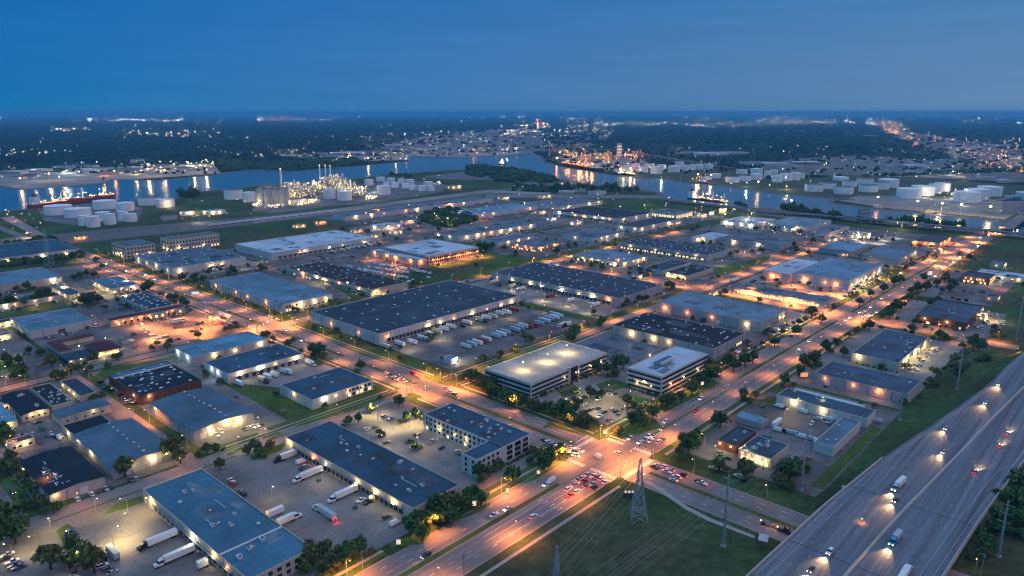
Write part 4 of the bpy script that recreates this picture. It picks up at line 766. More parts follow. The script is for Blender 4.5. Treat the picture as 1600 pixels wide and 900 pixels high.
OPEN = [(0, 255, 345, 300), (640, 240, 810, 262), (400, 262, 650, 300), (560, 205, 850, 262), (850, 225, 1200, 300), (1180, 240, 1600, 345), (1360, 190, 1600, 300), (1320, 190, 1450, 215)]
pts = []
while len(pts) < 15000:
    px = R.uniform(-60, 1660); py = 180.5 + 92 * R.random() ** 1.5
    x, y = G(px, py); d = depth(x, y)
    if inpoly(px, py + 1, NEAR + FAR) or inpoly(px, py - 2, NEAR + FAR) or d > 40000: continue
    op = any(a <= px <= c_ and b_ <= py <= e_ for a, b_, c_, e_ in OPEN)
    if op and R.random() < .86: continue
    if not op and py > 262 and not (px < 420 or px > 1600): continue
    if py > 272: continue
    if math.sin(px * .021) + math.sin(px * .067 + py * .3) > 1.25 and R.random() < .6: continue
    r = d / F * R.uniform(1.6, 3.6); pts.append((x, y, max(r, 5), min(max(r * .9, 8), 16) * R.uniform(.8, 1.2)))
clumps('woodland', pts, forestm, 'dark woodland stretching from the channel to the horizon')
def fillpoly(poly_, n_, s0, s1, h):
    xs = [p[0] for p in poly_]; ys = [p[1] for p in poly_]; out = []
    while len(out) < n_:
        px, py = R.uniform(min(xs), max(xs)), R.uniform(min(ys), max(ys))
        if inpoly(px, py, poly_): x, y = G(px, py); s = R.uniform(s0, s1); out.append((x, y, s, h * R.uniform(.6, 1.2)))
    return out
pw = fillpoly([(0, 386), (50, 378), (75, 372), (100, 385), (128, 402), (60, 412), (0, 418)], 260, 4, 7, 9)
pw += fillpoly([(668, 335), (700, 326), (730, 335), (748, 345), (700, 356), (672, 350), (655, 345)], 170, 5, 9, 10)
pw += fillpoly([(725, 262), (745, 259), (800, 264), (845, 274), (870, 282), (860, 286), (800, 285), (760, 280), (730, 272)], 260, 8, 14, 13)
pw += fillpoly([(400, 258), (500, 248), (560, 250), (570, 256), (520, 262), (440, 267), (400, 264)], 200, 10, 18, 13)
pw += fillpoly([(340, 250), (400, 255), (400, 264), (352, 268)], 90, 10, 16, 12)
pw += fillpoly([(1490, 592), (1500, 575), (1545, 555), (1555, 560), (1520, 572)], 20, 2, 3.5, 4)
pw += fillpoly([(800, 290), (850, 292), (900, 297), (870, 301), (800, 298)], 70, 7, 11, 9)
pw += fillpoly([(1200, 276), (1330, 276), (1500, 268), (1600, 262), (1600, 268), (1400, 275), (1200, 279)], 120, 8, 12, 10)
for x0, x1, y0, y1 in [l_[1:] for l_ in LM]:
    if depth(x0, y0) < 480 or y0 > 1150: continue
    for k in range(int(((x1 - x0) + (y1 - y0)) / 26)):
        if R.random() < .5: q = (R.uniform(x0 - 4, x1 + 4), y0 - R.choice((4, 5, 20, 24)) , R.uniform(3.5, 8), 0)
        else: q = (x0 - R.choice((5, 22)), R.uniform(y0, y1), R.uniform(3.5, 8), 0)
        if any(a - 2 < q[0] < c_ + 2 and b_ - 2 < q[1] < e_ + 2 for _, a, c_, b_, e_ in LM) or 327 < q[0] < 364 or 214 < q[1] < 255 or 395 < q[1] < 412: continue
        TL.append(q)
for x, y, s, _ in TL[:296]:
    for k in range(R.choice((0, 1, 1, 2))):
        a_ = R.uniform(0, 6.3); q = (x + math.cos(a_) * s * .6, y + math.sin(a_) * s * .6, s * R.uniform(.4, .8), 0)
        if any(a - 2 < q[0] < c_ + 2 and b_ - 2 < q[1] < e_ + 2 for _, a, c_, b_, e_ in LM) or 328 < q[0] < 363 or 215 < q[1] < 254: continue
        TL.append(q)
LV = [np.array([v.co[:] for v in m_.vertices]) for m_ in CR]
rv = []
for x, y, s, _ in TL[296:]:
    a_ = R.uniform(0, 6.3); v_ = LV[R.randrange(9)][: 330 * 4 if s * 300 / depth(x, y) > 2 else 130 * 4]; s *= .5
    rv.append(np.stack([x + s * (v_[:, 0] * math.cos(a_) - v_[:, 1] * math.sin(a_)), y + s * (v_[:, 0] * math.sin(a_) + v_[:, 1] * math.cos(a_)), s * (.3 + v_[:, 2])], 1))
rv = np.concatenate(rv); me = bpy.data.meshes.new('planting'); me.from_pydata(rv.tolist(), [], np.arange(len(rv)).reshape(-1, 4).tolist()); me.materials.append(LF[1]); me.update()
o = put('distant_trees_foliage', me); o['kind'] = 'stuff'; o['label'] = 'countless small distant trees planted between the buildings'
clumps('thicket', pw, mat('thicket_foliage', (.034, .066, .026), .95, .5, .03, .1, fine=.4), 'dense dark thicket of small trees in the waste ground between sites')
# low shrubs along verges
b = MB(LF[0]); q = np.random.RandomState(5)
for i in range(60):
    d = q.normal(size=3); d /= np.linalg.norm(d); c = d * (.8, .8, .5) * q.uniform(.5, 1) + (0, 0, .5); u_ = q.normal(size=3) * .22; v_ = q.normal(size=3) * .22; b.quad([c + u_, c + v_, c - u_, c - v_])
SHR = b.mesh('shrub')
def shrubs(x0, y0, x1, y1, n_, s=1.2):
    for i in range(n_):
        f = (i + .5) / n_; x, y = x0 + (x1 - x0) * f + R.uniform(-.6, .6), y0 + (y1 - y0) * f + R.uniform(-.6, .6)
        o = put('shrub', SHR, None, (x, y, .05), R.uniform(0, 6), s * R.uniform(.7, 1.3)); tag(o, None, 'shrub', None, None); o['group'] = 'hedge shrubs around the buildings'; auto(o, 'low dark shrub', x, y)
shrubs(294, 274.5, 320, 274.5, 9); shrubs(323, 280, 323, 350, 12); shrubs(384, 330, 482, 330, 16, 1.5); shrubs(452, 264, 452, 294, 8, 1.6); shrubs(456, 260.5, 528, 260.5, 12, 1.6); shrubs(264, 433, 312, 433, 10, 1); shrubs(632, 143, 632, 180, 8); shrubs(396, 155, 396, 173, 5); shrubs(1164, 695, 1164, 745, 6, 2); shrubs(640, 431, 735, 431, 12, 1.6)

# ---------------------------------------------------------------- tank farms, plant, port
TK = {0: '368:20:337:15', }
RAW = {0: [(290, 448, 632, 685), (413, 567, 650, 703), (592, 728, 600, 650), (730, 840, 612, 660), (873, 1005, 578, 625), (980, 1092, 592, 638), (603, 690, 670, 720), (655, 725, 680, 745), (740, 800, 665, 720), (787, 855, 680, 728), (497, 570, 690, 752), (548, 626, 695, 762), (1405, 1518, 530, 588), (1520, 1600, 545, 605)],
       400: [(423, 497, 525, 585), (510, 600, 540, 595), (757, 842, 505, 560), (680, 735, 465, 500), (750, 808, 450, 475), (815, 870, 455, 480), (845, 895, 482, 515), (885, 928, 460, 488), (912, 960, 490, 518), (932, 990, 465, 495), (960, 1008, 500, 528), (1015, 1070, 503, 535), (1048, 1105, 478, 505), (1070, 1118, 505, 535), (795, 835, 480, 500)],
       800: [(693, 762, 380, 412), (755, 800, 363, 385), (780, 848, 388, 418), (830, 885, 368, 390), (865, 940, 385, 428), (905, 960, 372, 400), (975, 1048, 380, 417), (1018, 1075, 355, 378), (1050, 1110, 375, 410), (1108, 1145, 370, 402), (1145, 1195, 370, 400), (1198, 1255, 368, 400), (1250, 1305, 427, 455), (1195, 1250, 448, 465), (1333, 1420, 447, 482), (1422, 1492, 440, 473), (1490, 1563, 430, 465), (1400, 1470, 405, 430), (1490, 1565, 398, 425), (1575, 1620, 410, 455)],
       1200: [(22, 88, 437, 480), (72, 150, 430, 470), (140, 200, 420, 467), (195, 228, 425, 455), (10, 60, 405, 425), (230, 340, 497, 540), (320, 420, 487, 522), (411, 527, 512, 555), (466, 552, 473, 507), (405, 500, 450, 470), (555, 653, 460, 495), (568, 682, 500, 542), (650, 750, 483, 525), (690, 810, 465, 512), (803, 949, 525, 583), (895, 1030, 508, 565), (1000, 1080, 495, 550), (1040, 1130, 488, 538), (1162, 1312, 545, 608), (1225, 1370, 528, 590), (1310, 1450, 512, 568), (1480, 1570, 568, 605), (1550, 1640, 545, 590)]}
FL = {(1200, i) for i in (5, 6, 7, 8, 10, 11, 12)} | {(0, 4), (0, 12)} | {(800, 14), (800, 15)}
FARM = {0: 'the harbour tank farm behind the red ship', 400: 'the plant beside the silos', 800: 'the terminal right of the shipyard', 1200: 'the riverside terminal with floating roofs'}
ntk = 0
for x0, rows in RAW.items():
    order = sorted(range(len(rows)), key=lambda i: rows[i][0] + rows[i][1]); rank = {i: k for k, i in enumerate(order)}
    for i, (a, c_, yt, yb) in enumerate(rows):
        a, c_ = x0 + a / 4, x0 + c_ / 4; yb = 165 + yb / 4; yt = 165 + yt / 4
        fx, fy = G((a + c_) / 2, yb); d = depth(fx, fy); r = (c_ - a) / 2 * d / F * 1.0; dx, dy = SA, CA
        q = math.hypot(fx, fy); x, y = fx + fx / q * r, fy + fy / q * r
        h = (yb - yt) * d / F; h = min(max(h, 5), 40)
        fl = (x0, i) in FL; gm = (x0, i) == (1200, 21)
        t = thing('storage_tank', None, 'storage tank', (x, y, 0), R.uniform(0, 6), 'tanks of ' + FARM[x0])
        b = MB(greent if gm else tankm); b.cyl(0, 0, 0, h, r, 32, None, tankd if fl else None, 0 if fl else r * .06); put('shell', b.mesh('shell'), t)
        b = MB(steelm); b.box(-.6, .6, -.3, .3, 0, 0.1)
        b = MB(steelm)
        for k in range(14):
            a0 = k * .09; b.box(r * math.cos(a0) - .1, (r + 1.0) * math.cos(a0), r * math.sin(a0), r * math.sin(a0) + r * .1, h * k / 14, h * k / 14 + .35)
        put('stair', b.mesh('stair'), t)
        b = MB(steelm); b.loft([[((r + .3) * math.cos(2 * PI * j / 32), (r + .3) * math.sin(2 * PI * j / 32), h - .4) for j in range(32)], [((r + .3) * math.cos(2 * PI * j / 32), (r + .3) * math.sin(2 * PI * j / 32), h + .15) for j in range(32)]], cap=False); put('rim_ring', b.mesh('rim_ring'), t)
        k = rank[i] + 1; ntk += 1
        t['label'] = f"{'green' if gm else 'white'} {'open-topped' if fl else 'round'} tank, number {k} rightward in {FARM[x0]}"
        LMP = None
LM.append(('harbour tank farm', 250, 420, 1560, 1720))
# silos
for i, (a, c_) in enumerate(((2, 18), (14, 28), (26, 40), (36, 50))):
    x, y = G(400 + (a + c_) / 2, 322); x, y = x * 1.008, y * 1.008
    t = thing('concrete_silo', ('first', 'second', 'third', 'fourth')[i] + ' tall grey concrete silo from the left, beside the lit process plant', 'silo', (x, y, 0), 0, 'tall grey silos')
    b = MB(silom); b.cyl(0, 0, 0, 38, 12, 20); put('shell', b.mesh('shell'), t); b = MB(silom); b.box(-7, 7, -5, 5, 38, 42); put('head_house', b.mesh('head_house'), t)
b = MB(silom)
# stacks
for i, (px, pb, ht, rr) in enumerate(((440.5, 300, 62, 3), (501, 292, 62, 2.4), (510, 292, 62, 2.4), (517.5, 292, 60, 2.4), (858, 245, 70, 3))):
    x, y = G(px, pb); t = thing('plant_chimney', ('pale chimney standing alone behind the silos', 'leftmost of three slim pale chimneys', 'middle of three slim pale chimneys', 'rightmost of three slim pale chimneys', 'slim mast by the shipyard tip')[i], 'chimney', (x, y, 0))
    b = MB(tankm if i < 4 else steelm); b.cyl(0, 0, 0, ht, rr, 12, r1=rr * .75); put('shaft', b.mesh('shaft'), t); b = MB(EM['warm']); b.cyl(0, 0, ht, ht + .8, rr * .4, 8); put('top_lamp', b.mesh('top_lamp'), t)


def sparkle(t, pts, col, s=.9, name='lamp', lightn=0, power=20000):
    me = lampmesh(col, s)
    for k, p in enumerate(pts):
        if k < 95: put(name, me, t, p)
        if k < lightn: light(t, (p[0], p[1], p[2] + 1), col, power, r=.5)
# process units: framed steel towers with vessels, pipes and many lamps
frm = mat('plant_steel_frame', (.30, .27, .25), .7, .2, .2); frd = mat('plant_dark_steel', (.12, .11, .11), .7, .2, .2)
def unit(px, py, W, D, h, n_, label, col='yel', m=frm, nl=3, power=22000, cat='process unit', name='process_unit'):
    x, y = G(px, py); t = thing(name, label, cat, (x, y, 0)); b = MB(m)
    nx, ny, nz = max(2, int(W / 9)), max(2, int(D / 9)), max(2, int(h / 7))
    for i in range(nx + 1):
        for j in range(ny + 1): xx, yy = -W / 2 + W * i / nx, -D / 2 + D * j / ny; b.box(xx - .4, xx + .4, yy - .4, yy + .4, 0, h * (.6 + .4 * ((i * 7 + j * 3) % 4) / 3))
    put('frame', b.mesh('frame'), t)
    b = MB(m)
    for k in range(1, nz): 
        f = R.uniform(.5, 1); b.box(-W / 2 * f, W / 2 * f, -D / 2 * f, D / 2 * f, h * k / nz, h * k / nz + .5)
    put('deck', b.mesh('deck'), t)
    for k in range(4):
        b = MB(tankm); r = R.uniform(1.6, 3.2); b.cyl(0, 0, 0, h * R.uniform(.5, 1.15), r, 12, dome=r * .4); put('vessel', b.mesh('vessel'), t, (R.uniform(-W / 2, W / 2), R.uniform(-D / 2, D / 2), 0))
    for k in range(3):
        b = MB(tankm); z = R.uniform(3, h * .8); b.tube((-W / 2 - 6, R.uniform(-D / 2, D / 2), z), (W / 2 + 6, R.uniform(-D / 2, D / 2), z), .6, n=6); put('pipe', b.mesh('pipe'), t)
    pts = [(R.uniform(-W / 2, W / 2), R.uniform(-D / 2, D / 2) - D * .1, R.uniform(2, h * 1.02)) for _ in range(n_)]
    sparkle(t, pts, col, .6, 'work_lamp', nl, power * .3); LM.append((label.split(',')[0][:30], x - W / 2, x + W / 2, y - D / 2, y + D / 2)); LM.pop()
    return t
unit(470, 308, 70, 40, 34, 70, 'brightly lit framework of pipes and vessels right beside the silos'); unit(455, 300, 60, 40, 28, 50, 'lit low pipework tangle behind the silos')
unit(490, 304, 50, 40, 36, 60, 'yellow-lit tall process block left of the three chimneys'); unit(520, 298, 70, 50, 44, 90, 'tallest lit process block under the three chimneys')
unit(538, 302, 50, 40, 34, 60, 'lit process block behind the pair of square white tanks'); unit(562, 306, 40, 40, 24, 34, 'lit pipework right of the pair of white tanks')
unit(583, 312, 30, 20, 12, 20, 'small lit pump station at the plant road'); unit(430, 325, 40, 12, 8, 18, 'lit loading rack in front of the silos'); unit(478, 320, 60, 12, 12, 40, 'long lit conveyor hall frame before the process blocks'); unit(404, 322, 20, 12, 8, 12, 'lit loading rack left of the silos')
unit(680, 290, 30, 14, 10, 12, 'lit pipe station right of the small tanks')
for k, (px, py, W, h, n_, lb) in enumerate(((893, 246, 90, 26, 50, 'orange-lit fabrication block at the shipyard tip'), (915, 252, 90, 30, 60, 'orange-lit block behind the moored dark ship'), (935, 250, 80, 30, 60, 'tall orange-lit rack in the middle of the shipyard'), (955, 249, 80, 24, 40, 'orange-lit rack right of the shipyard middle'), (985, 247, 90, 20, 40, 'low orange-lit rack before the white tower'), (877, 240, 60, 22, 30, 'reddish rack at the shipyard point'))):
    unit(px, py, W, 60, h, n_, lb, 'org' if k % 2 else 'warm', frd, 3, 60000, 'shipyard block', 'shipyard_rack')
# sprinkling of small far plants
def crane(px, py, h, ln, az, label):
    x, y = G(px, py); t = thing('harbour_crane', label, 'crane', (x, y, 0), az)
    b = MB(orangep); b.box(-5, 5, -5, 5, 0, 2)
    b.loft([[(-4, -4, 2), (4, -4, 2), (4, 4, 2), (-4, 4, 2)], [(-1.5, -1.5, h * .6), (1.5, -1.5, h * .6), (1.5, 1.5, h * .6), (-1.5, 1.5, h * .6)]]); put('pedestal', b.mesh('pedestal'), t)
    b = MB(orangep); b.box(-6, 4, -3, 3, h * .6, h * .6 + 5); put('machine_house', b.mesh('machine_house'), t)
    b = MB(orangep); b.tube((3, 0, h * .62), (ln, 0, h * 1.25), 1.4, .6, 4); put('jib', b.mesh('jib'), t)
    b = MB(darkm); b.tube((ln, 0, h * 1.25), (ln, 0, h * .5), .15); put('cable', b.mesh('cable'), t)
    b = MB(EM['org']); b.box(-1, 1, -1, 1, h * .6 + 5, h * .6 + 6.5); put('crane_lamp', b.mesh('crane_lamp'), t)
for k, (px, py, h, ln, az, lb) in enumerate(((912, 246, 50, 60, 2.3, 'large red crane with long raised jib in the shipyard'), (928, 250, 40, 50, 2.6, 'red crane leaning over the lit ship'), (950, 246, 34, 40, .8, 'small red crane behind the orange racks'), (990, 246, 34, 36, 1.2, 'red crane beside the white block tower'), (1000, 244, 34, 30, 2.2, 'rightmost small red crane of the shipyard'), (862, 240, 60, 20, 1.4, 'tall dark red crane on the point beside the bridge'))): crane(px, py, h, ln, az, lb)


def ship(label, bow, stern, z0, hullm, deckh, beam, lamps, col, house_at=.9):
    a = np.array(bow); s_ = np.array(stern); ln = np.linalg.norm(s_ - a); c_ = (a + s_) / 2; az = math.atan2(*(s_ - a)[::-1])
    t = thing('cargo_ship', label, 'ship', (c_[0], c_[1], 0), az); H2 = ln / 2; B2 = beam / 2
    ring = lambda z, k, e: [(-H2 - e, 0, z), (-H2 * .86, -B2 * k, z), (H2 * .9, -B2 * k, z), (H2, -B2 * k * .7, z), (H2, B2 * k * .7, z), (H2 * .9, B2 * k, z), (-H2 * .86, B2 * k, z)]
    b = MB(hullm, mat('deck_red_brown', (.20, .07, .05), .8, .2, .1)); b.loft([ring(-1, .8, -4), ring(3, .95, 0), ring(deckh, 1, 5)], ms=[hullm, hullm]); put('hull', b.mesh('hull'), t)
    xs = H2 * (house_at * 2 - 1); b = MB(whitep); b.loft([[(xs - 8, -B2 * .8, deckh), (xs + 8, -B2 * .8, deckh), (xs + 8, B2 * .8, deckh), (xs - 8, B2 * .8, deckh)], [(xs - 5, -B2 * .6, deckh + 16), (xs + 6, -B2 * .6, deckh + 16), (xs + 6, B2 * .6, deckh + 16), (xs - 5, B2 * .6, deckh + 16)]]); put('bridge_house', b.mesh('bridge_house'), t)
    b = MB(rustm); b.box(xs - 2, xs + 3, -3, 3, deckh + 16, deckh + 23); put('funnel', b.mesh('funnel'), t)
    for f in (-.72, -.2, .3): b = MB(whitep); b.tube((H2 * f, 0, deckh), (H2 * f, 0, deckh + 20), .9, .5); put('mast', b.mesh('mast'), t)
    for f in (-.5, -.05, .15): b = MB(rustm); b.box(H2 * f - 9, H2 * f + 9, -B2 * .6, B2 * .6, deckh, deckh + 2.2); put('hatch', b.mesh('hatch'), t)
    for k in range(lamps):
        p = (R.uniform(-H2 * .95, H2 * .95), R.uniform(-B2, B2) * .8, deckh + R.uniform(2, 5 if k % 3 else 16)); put('deck_lamp', lampmesh(col, .7), t, p)
        if k % 5 == 0: light(t, (p[0], p[1], p[2] + 2), col, 16000, r=.5)
    return t
pa = G(47, 327); pb = G(180, 309)
ship('red-hulled cargo ship with white stern house moored behind the white tanks', pb, pa, 0, rustm, 10, 24, 45, 'yel', .94)
ship('dark ship with orange-lit deck moored at the shipyard', G(880, 259), G(938, 268), 0, hullb, 11, 30, 60, 'org', .9)
ship('dark barge crowded with white lamps moored on the near bank', G(1140, 318), G(1076, 310), 0, hullb, 3, 18, 34, 'warm', .92)
ship('small vessel with yellow lights below the round tanks', G(992, 275), G(962, 272), 0, hullb, 5, 16, 30, 'yel', .8)
ship('small tug with bright lamps in mid channel', G(789, 258), G(780, 256.5), 0, hullb, 4, 12, 8, 'yel', .5)
ship('little lit work boat near the far bank jetty', G(1106, 288), G(1090, 284.5), 0, rustm, 4, 12, 14, 'org', .5)

# far flyover and bridge over the channel
def viaduct(pts, wd, z, name, label, m=roadm):
    t = thing(name, label, 'bridge', (pts[0][0], pts[0][1], 0)); o0 = pts[0]
    b = MB(m, kerbm)
    sec = []
    for i, (x, y) in enumerate(pts):
        a = pts[max(i - 1, 0)]; c_ = pts[min(i + 1, len(pts) - 1)]; dx, dy = c_[0] - a[0], c_[1] - a[1]; q = math.hypot(dx, dy); nx, ny = -dy / q * wd / 2, dx / q * wd / 2; x -= o0[0]; y -= o0[1]; zz = z[i] if isinstance(z, (list, tuple)) else z
        sec.append([(x + nx, y + ny, zz - 1.4), (x - nx, y - ny, zz - 1.4), (x - nx, y - ny, zz + 1), (x - nx * .98, y - ny * .98, zz + 1), (x - nx * .98, y - ny * .98, zz), (x + nx * .98, y + ny * .98, zz), (x + nx * .98, y + ny * .98, zz + 1), (x + nx, y + ny, zz + 1)])
    b.loft(sec); put('deck', b.mesh('deck'), t)
    for i in range(len(pts) - 1):
        (xa, ya), (xb, yb) = pts[i], pts[i + 1]; ln = math.hypot(xb - xa, yb - ya); k = max(1, int(ln / 60)); zz = z[i] if isinstance(z, (list, tuple)) else z
        for j in range(min(k, 14)):
            f = (j + .5) / k if k <= 14 else (j + .5) / 14
            b = MB(kerbm); b.box(-wd * .08, wd * .08, -wd * .3, wd * .3, 0, zz - 1.4); put('pier', b.mesh('pier'), t, (xa + (xb - xa) * f - o0[0], ya + (yb - ya) * f - o0[1], 0), math.atan2(yb - ya, xb - xa))
    return t
viaduct([G(740, 236), G(800, 236), G(860, 237), G(905, 240), G(960, 243), G(1010, 247), G(1060, 254), G(1120, 262), G(1200, 270)], 24, [22, 30, 32, 30, 26, 18, 12, 6, 3], 'channel_bridge', 'long concrete bridge crossing the channel behind the shipyard')
viaduct([(1545, 905), (1512, 720), (1496, 560), (1492, 400), (1486, 200), (1480, 40), (1478, -150)], 20, [2, 5, 7, 9, 9, 9, 9], 'road_flyover', 'elevated road passing over the avenue before the river')
viaduct([(1548, 214), (1700, 214), (1900, 214), (2150, 205)], 22, [6, 10, 9, 3], 'river_road_bridge', 'avenue bridge climbing over the river at the picture edge')
LM.append(('elevated flyover', 1475, 1500, 0, 700))

# railway yard
rb = MB(mat('rail_ballast', (.13, .115, .105), .95, .3, .1, fine=.2))
poly(rb, [(120, 1345), (500, 1312), (800, 1296), (1300, 1310), (1900, 1380), (1900, 1420), (1300, 1390), (800, 1385), (500, 1440), (120, 1480)], .05)
struct('rail_yard', rb)
rl = MB(steelm)
for k in range(7):
    pr = None
    for x in range(120, 1900, 80):
        y = 1352 + k * 9 - 22 * math.sin(max(0, min(1, (x - 120) / 900)) * PI) + max(0, x - 1200) * .06
        if pr:
            for dd in (-.75, .75): rl.quad([(pr[0], pr[1] + dd - .12, .22), (x, y + dd - .12, .22), (x, y + dd + .12, .22), (pr[0], pr[1] + dd + .12, .22)])
        pr = (x, y)
struct('rail_tracks', rl)
b = MB(trw); b.box(-8, 8, -1.5, 1.5, 1, 4.2); WAG = b.mesh('wagon_body'); b = MB(rubber); b.box(-1.3, 1.3, -1, 1, 0, 1); BOG = b.mesh('bogie')
wx, wy = G(365, 350)
for i in range(16):
    x = wx - 40 + i * 18; y = 1339
    t = thing('rail_wagon', None, 'rail wagon', (x, y, .2), 0, 'wagons standing in the rail yard'); put('body', WAG, t); put('bogie', BOG, t, (-5.5, 0, 0)); put('bogie', BOG, t, (5.5, 0, 0)); auto(t, 'pale rail wagon', x, y, 'rail yard')

# plant and terminal yards, far lots
fy = MB(lotm); pal = mat('yard_pale', (.26, .235, .21), .95, .3, .01, fine=.2); pgr = mat('terminal_grass', (.05, .07, .03), .95, .35, .01)
def yard(l, m, z=.04): poly(fy, gp(l), z, m)
yard([(395, 315), (430, 296), (600, 285), (660, 283), (700, 290), (690, 300), (600, 315), (520, 322), (420, 334), (395, 330)], lotm)
yard([(60, 330), (190, 318), (225, 325), (215, 345), (120, 352), (70, 345)], lotm, .05); yard([(0, 293), (35, 296), (160, 286), (160, 270), (0, 268)], pal, .05); yard([(160, 284), (345, 271), (335, 258), (100, 262), (110, 272), (165, 276)], pal, .06)
yard([(850, 251), (965, 273), (1040, 280), (1120, 288), (1200, 300), (1300, 311), (1340, 318), (1600, 346), (1600, 290), (1200, 262), (1060, 262), (960, 252), (870, 243)], pgr, .05)
yard([(865, 246), (965, 268), (1030, 262), (1000, 248), (900, 240)], pal, .08); yard([(1310, 314), (1400, 327), (1570, 342), (1600, 330), (1590, 315), (1480, 312), (1400, 306), (1340, 306)], pal, .09)
yard([(560, 252), (642, 250), (642, 244), (700, 246), (790, 243), (840, 238), (800, 232), (640, 238), (510, 244)], pal, .05); yard([(420, 245), (520, 249), (600, 246), (600, 236), (440, 240)], lotm, .07)
yard([(800, 293), (895, 290), (915, 296), (905, 300), (850, 297), (805, 298)], pal, .05); yard([(725, 268), (800, 270), (850, 280), (700, 281), (660, 276)], lotm, .06)
yard([(580, 232), (660, 214), (760, 200), (850, 198), (960, 205), (940, 225), (860, 236), (700, 238)], lotm, .10); yard([(1180, 262), (1240, 248), (1350, 243), (1600, 262), (1600, 285), (1400, 276), (1250, 272)], lotm, .12)
yard([(1390, 205), (1420, 205), (1600, 240), (1600, 262), (1520, 252), (1440, 228)], lotm, .14); yard([(0, 340), (60, 372), (110, 398), (122, 395), (80, 372), (20, 338)], pal, .09)
yard([(760, 303), (1040, 305), (1180, 326), (1300, 345), (1290, 350), (1170, 332), (1030, 310), (760, 309)], roadm, .16); yard([(395, 343), (560, 322), (760, 297), (860, 301), (860, 304), (760, 301), (560, 328), (395, 349)], pal, .15)
yard([(0, 352), (55, 374), (50, 380), (0, 360)], roadm, .2)
struct('industrial_yards', fy)

# ---------------------------------------------------------------- far sites: low sheds and lamps
SH = {}
def farshed(px, py, wpx, h, m=0):
    x, y = G(px, py); d = depth(x, y); W = wpx * d / F
    key = m
    wm_ = (WM['white'], WM['grey'], WM['pink'], WM['cream'])[m]; rm_ = (RF['steel'], RF['grey'], RF['white'], RF['slate'])[m]
    if key not in SH:
        b = MB(wm_); b.loft([[(-.5, -.5, 0), (.5, -.5, 0), (.5, .5, 0), (-.5, .5, 0)], [(-.5, -.5, 1), (.5, -.5, 1), (.5, .5, 1), (-.5, .5, 1)]]); wmesh = b.mesh('wall')
        b = MB(rm_); b.loft([[(-.51, -.51, 1), (0, -.51, 1.25), (.51, -.51, 1)], [(-.51, .51, 1), (0, .51, 1.25), (.51, .51, 1)]]); SH[key] = (wmesh, b.mesh('roof'))
    t = thing('industrial_shed', None, 'shed', (x, y, 0), -AZ + R.uniform(-.15, .15), 'sheds on the far sites')
    for nm, me in zip(('wall', 'roof'), SH[key]): put(nm, me, t, (0, 0, 0), 0, (W, W * R.uniform(.35, .7), h))
    auto(t, ('white-walled', 'grey', 'pinkish', 'cream')[m] + ' low shed', x, y); return t
for q in '''20,272,40,10 60,268,32,9 100,262,30,8 130,262,40,9 215,254,18,14 250,262,36,10 200,268,50,10 150,266,36,9 300,262,30,14 320,261,22,12 285,266,26,10 25,280,30,8 50,276,24,8 175,272,30,8
520,246,30,10 545,242,50,12 585,240,50,12 620,243,40,11 530,248,18,9 560,247,40,10 575,250,20,9 600,247,28,10 480,244,14,8 455,245,24,8 500,241,22,9 640,237,24,10 660,234,30,10 690,230,24,10 720,232,24,10 760,228,24,10 700,240,40,8 740,241,40,8
615,228,24,10 640,222,24,12 670,216,24,12 700,212,24,12 735,214,20,14 770,207,24,16 800,205,20,18 845,200,6,60 830,206,20,20 865,210,24,14 820,214,30,12 870,222,30,10 780,218,24,12 750,222,24,12 900,214,20,10
1080,240,40,8 1110,242,50,9 1140,240,50,9 1180,256,40,8 1210,258,40,9 1230,262,40,9 1260,256,40,8 1330,252,30,8 1350,256,40,8 1400,260,40,10 1430,262,40,10 1450,264,30,9 1425,270,30,8 1390,273,30,8 1480,252,30,8 1440,240,20,8 1500,248,24,8
1240,205,30,8 1310,192,20,8 1360,213,20,8 1390,208,14,8 1420,217,20,8 1490,226,20,8 1510,228,26,8 1530,224,30,9 1560,228,30,9 1580,236,20,9 1550,240,24,8 1590,246,20,8 1545,250,20,8 1280,250,20,8 1540,278,24,8 1570,285,20,8
815,298,16,6 830,288,18,6 870,294,20,6 1350,332,16,7 1372,325,14,6 1450,332,14,6 1478,326,12,6 1575,332,46,26 1390,338,10,5 885,302,24,6 905,300,20,6'''.split():
    a, b_, c_, d_ = map(float, q.split(',')); farshed(a, b_, c_, d_, R.randrange(4))
for i, (px, py, c_, pw) in enumerate(((78, 283, 'yel', 500), (100, 281, 'yel', 600), (33, 291, 'warm', 250), (180, 278, 'org', 200), (232, 275, 'yel', 700), (258, 277, 'warm', 160), (303, 270, 'yel', 450), (322, 269, 'yel', 700), (575, 255, 'yel', 260), (618, 247, 'yel', 300), (740, 242, 'org', 220), (870, 256, 'org', 500), (905, 263, 'org', 900), (925, 266, 'org', 900), (985, 274, 'yel', 260), (1110, 285, 'yel', 300), (1090, 284, 'org', 260), (1184, 297, 'white', 120), (1370, 324, 'org', 120), (1432, 331, 'white', 520), (1470, 335, 'white', 260), (1500, 337, 'white', 480), (1545, 341, 'white', 520), (1235, 330, 'white', 160))):
    x, y = G(px, py); t = thing('quay_floodlight', None, 'floodlight', (x, y, 0), 0, 'floodlights on the quays'); b = MB(steelm); b.tube((0, 0, 0), (0, 0, 22), .5, .3); put('mast', b.mesh('mast'), t); b = MB(EM['warm']); b.loft([[(1.7 * r_ * math.cos(k * PI / 4), 2.2 * r_ * math.sin(k * PI / 4), 22 + z_) for k in range(8)] for r_, z_ in ((.5, 0), (1, 1), (1, 2), (.5, 3))]); put('lamp_cluster', b.mesh('lamp_cluster'), t)
    light(t, (0, 0, 26), {'white': 'yel', 'yel': 'warm'}.get(c_, c_), pw * 85, r=2.5); auto(t, 'bright quay floodlight', x, y)
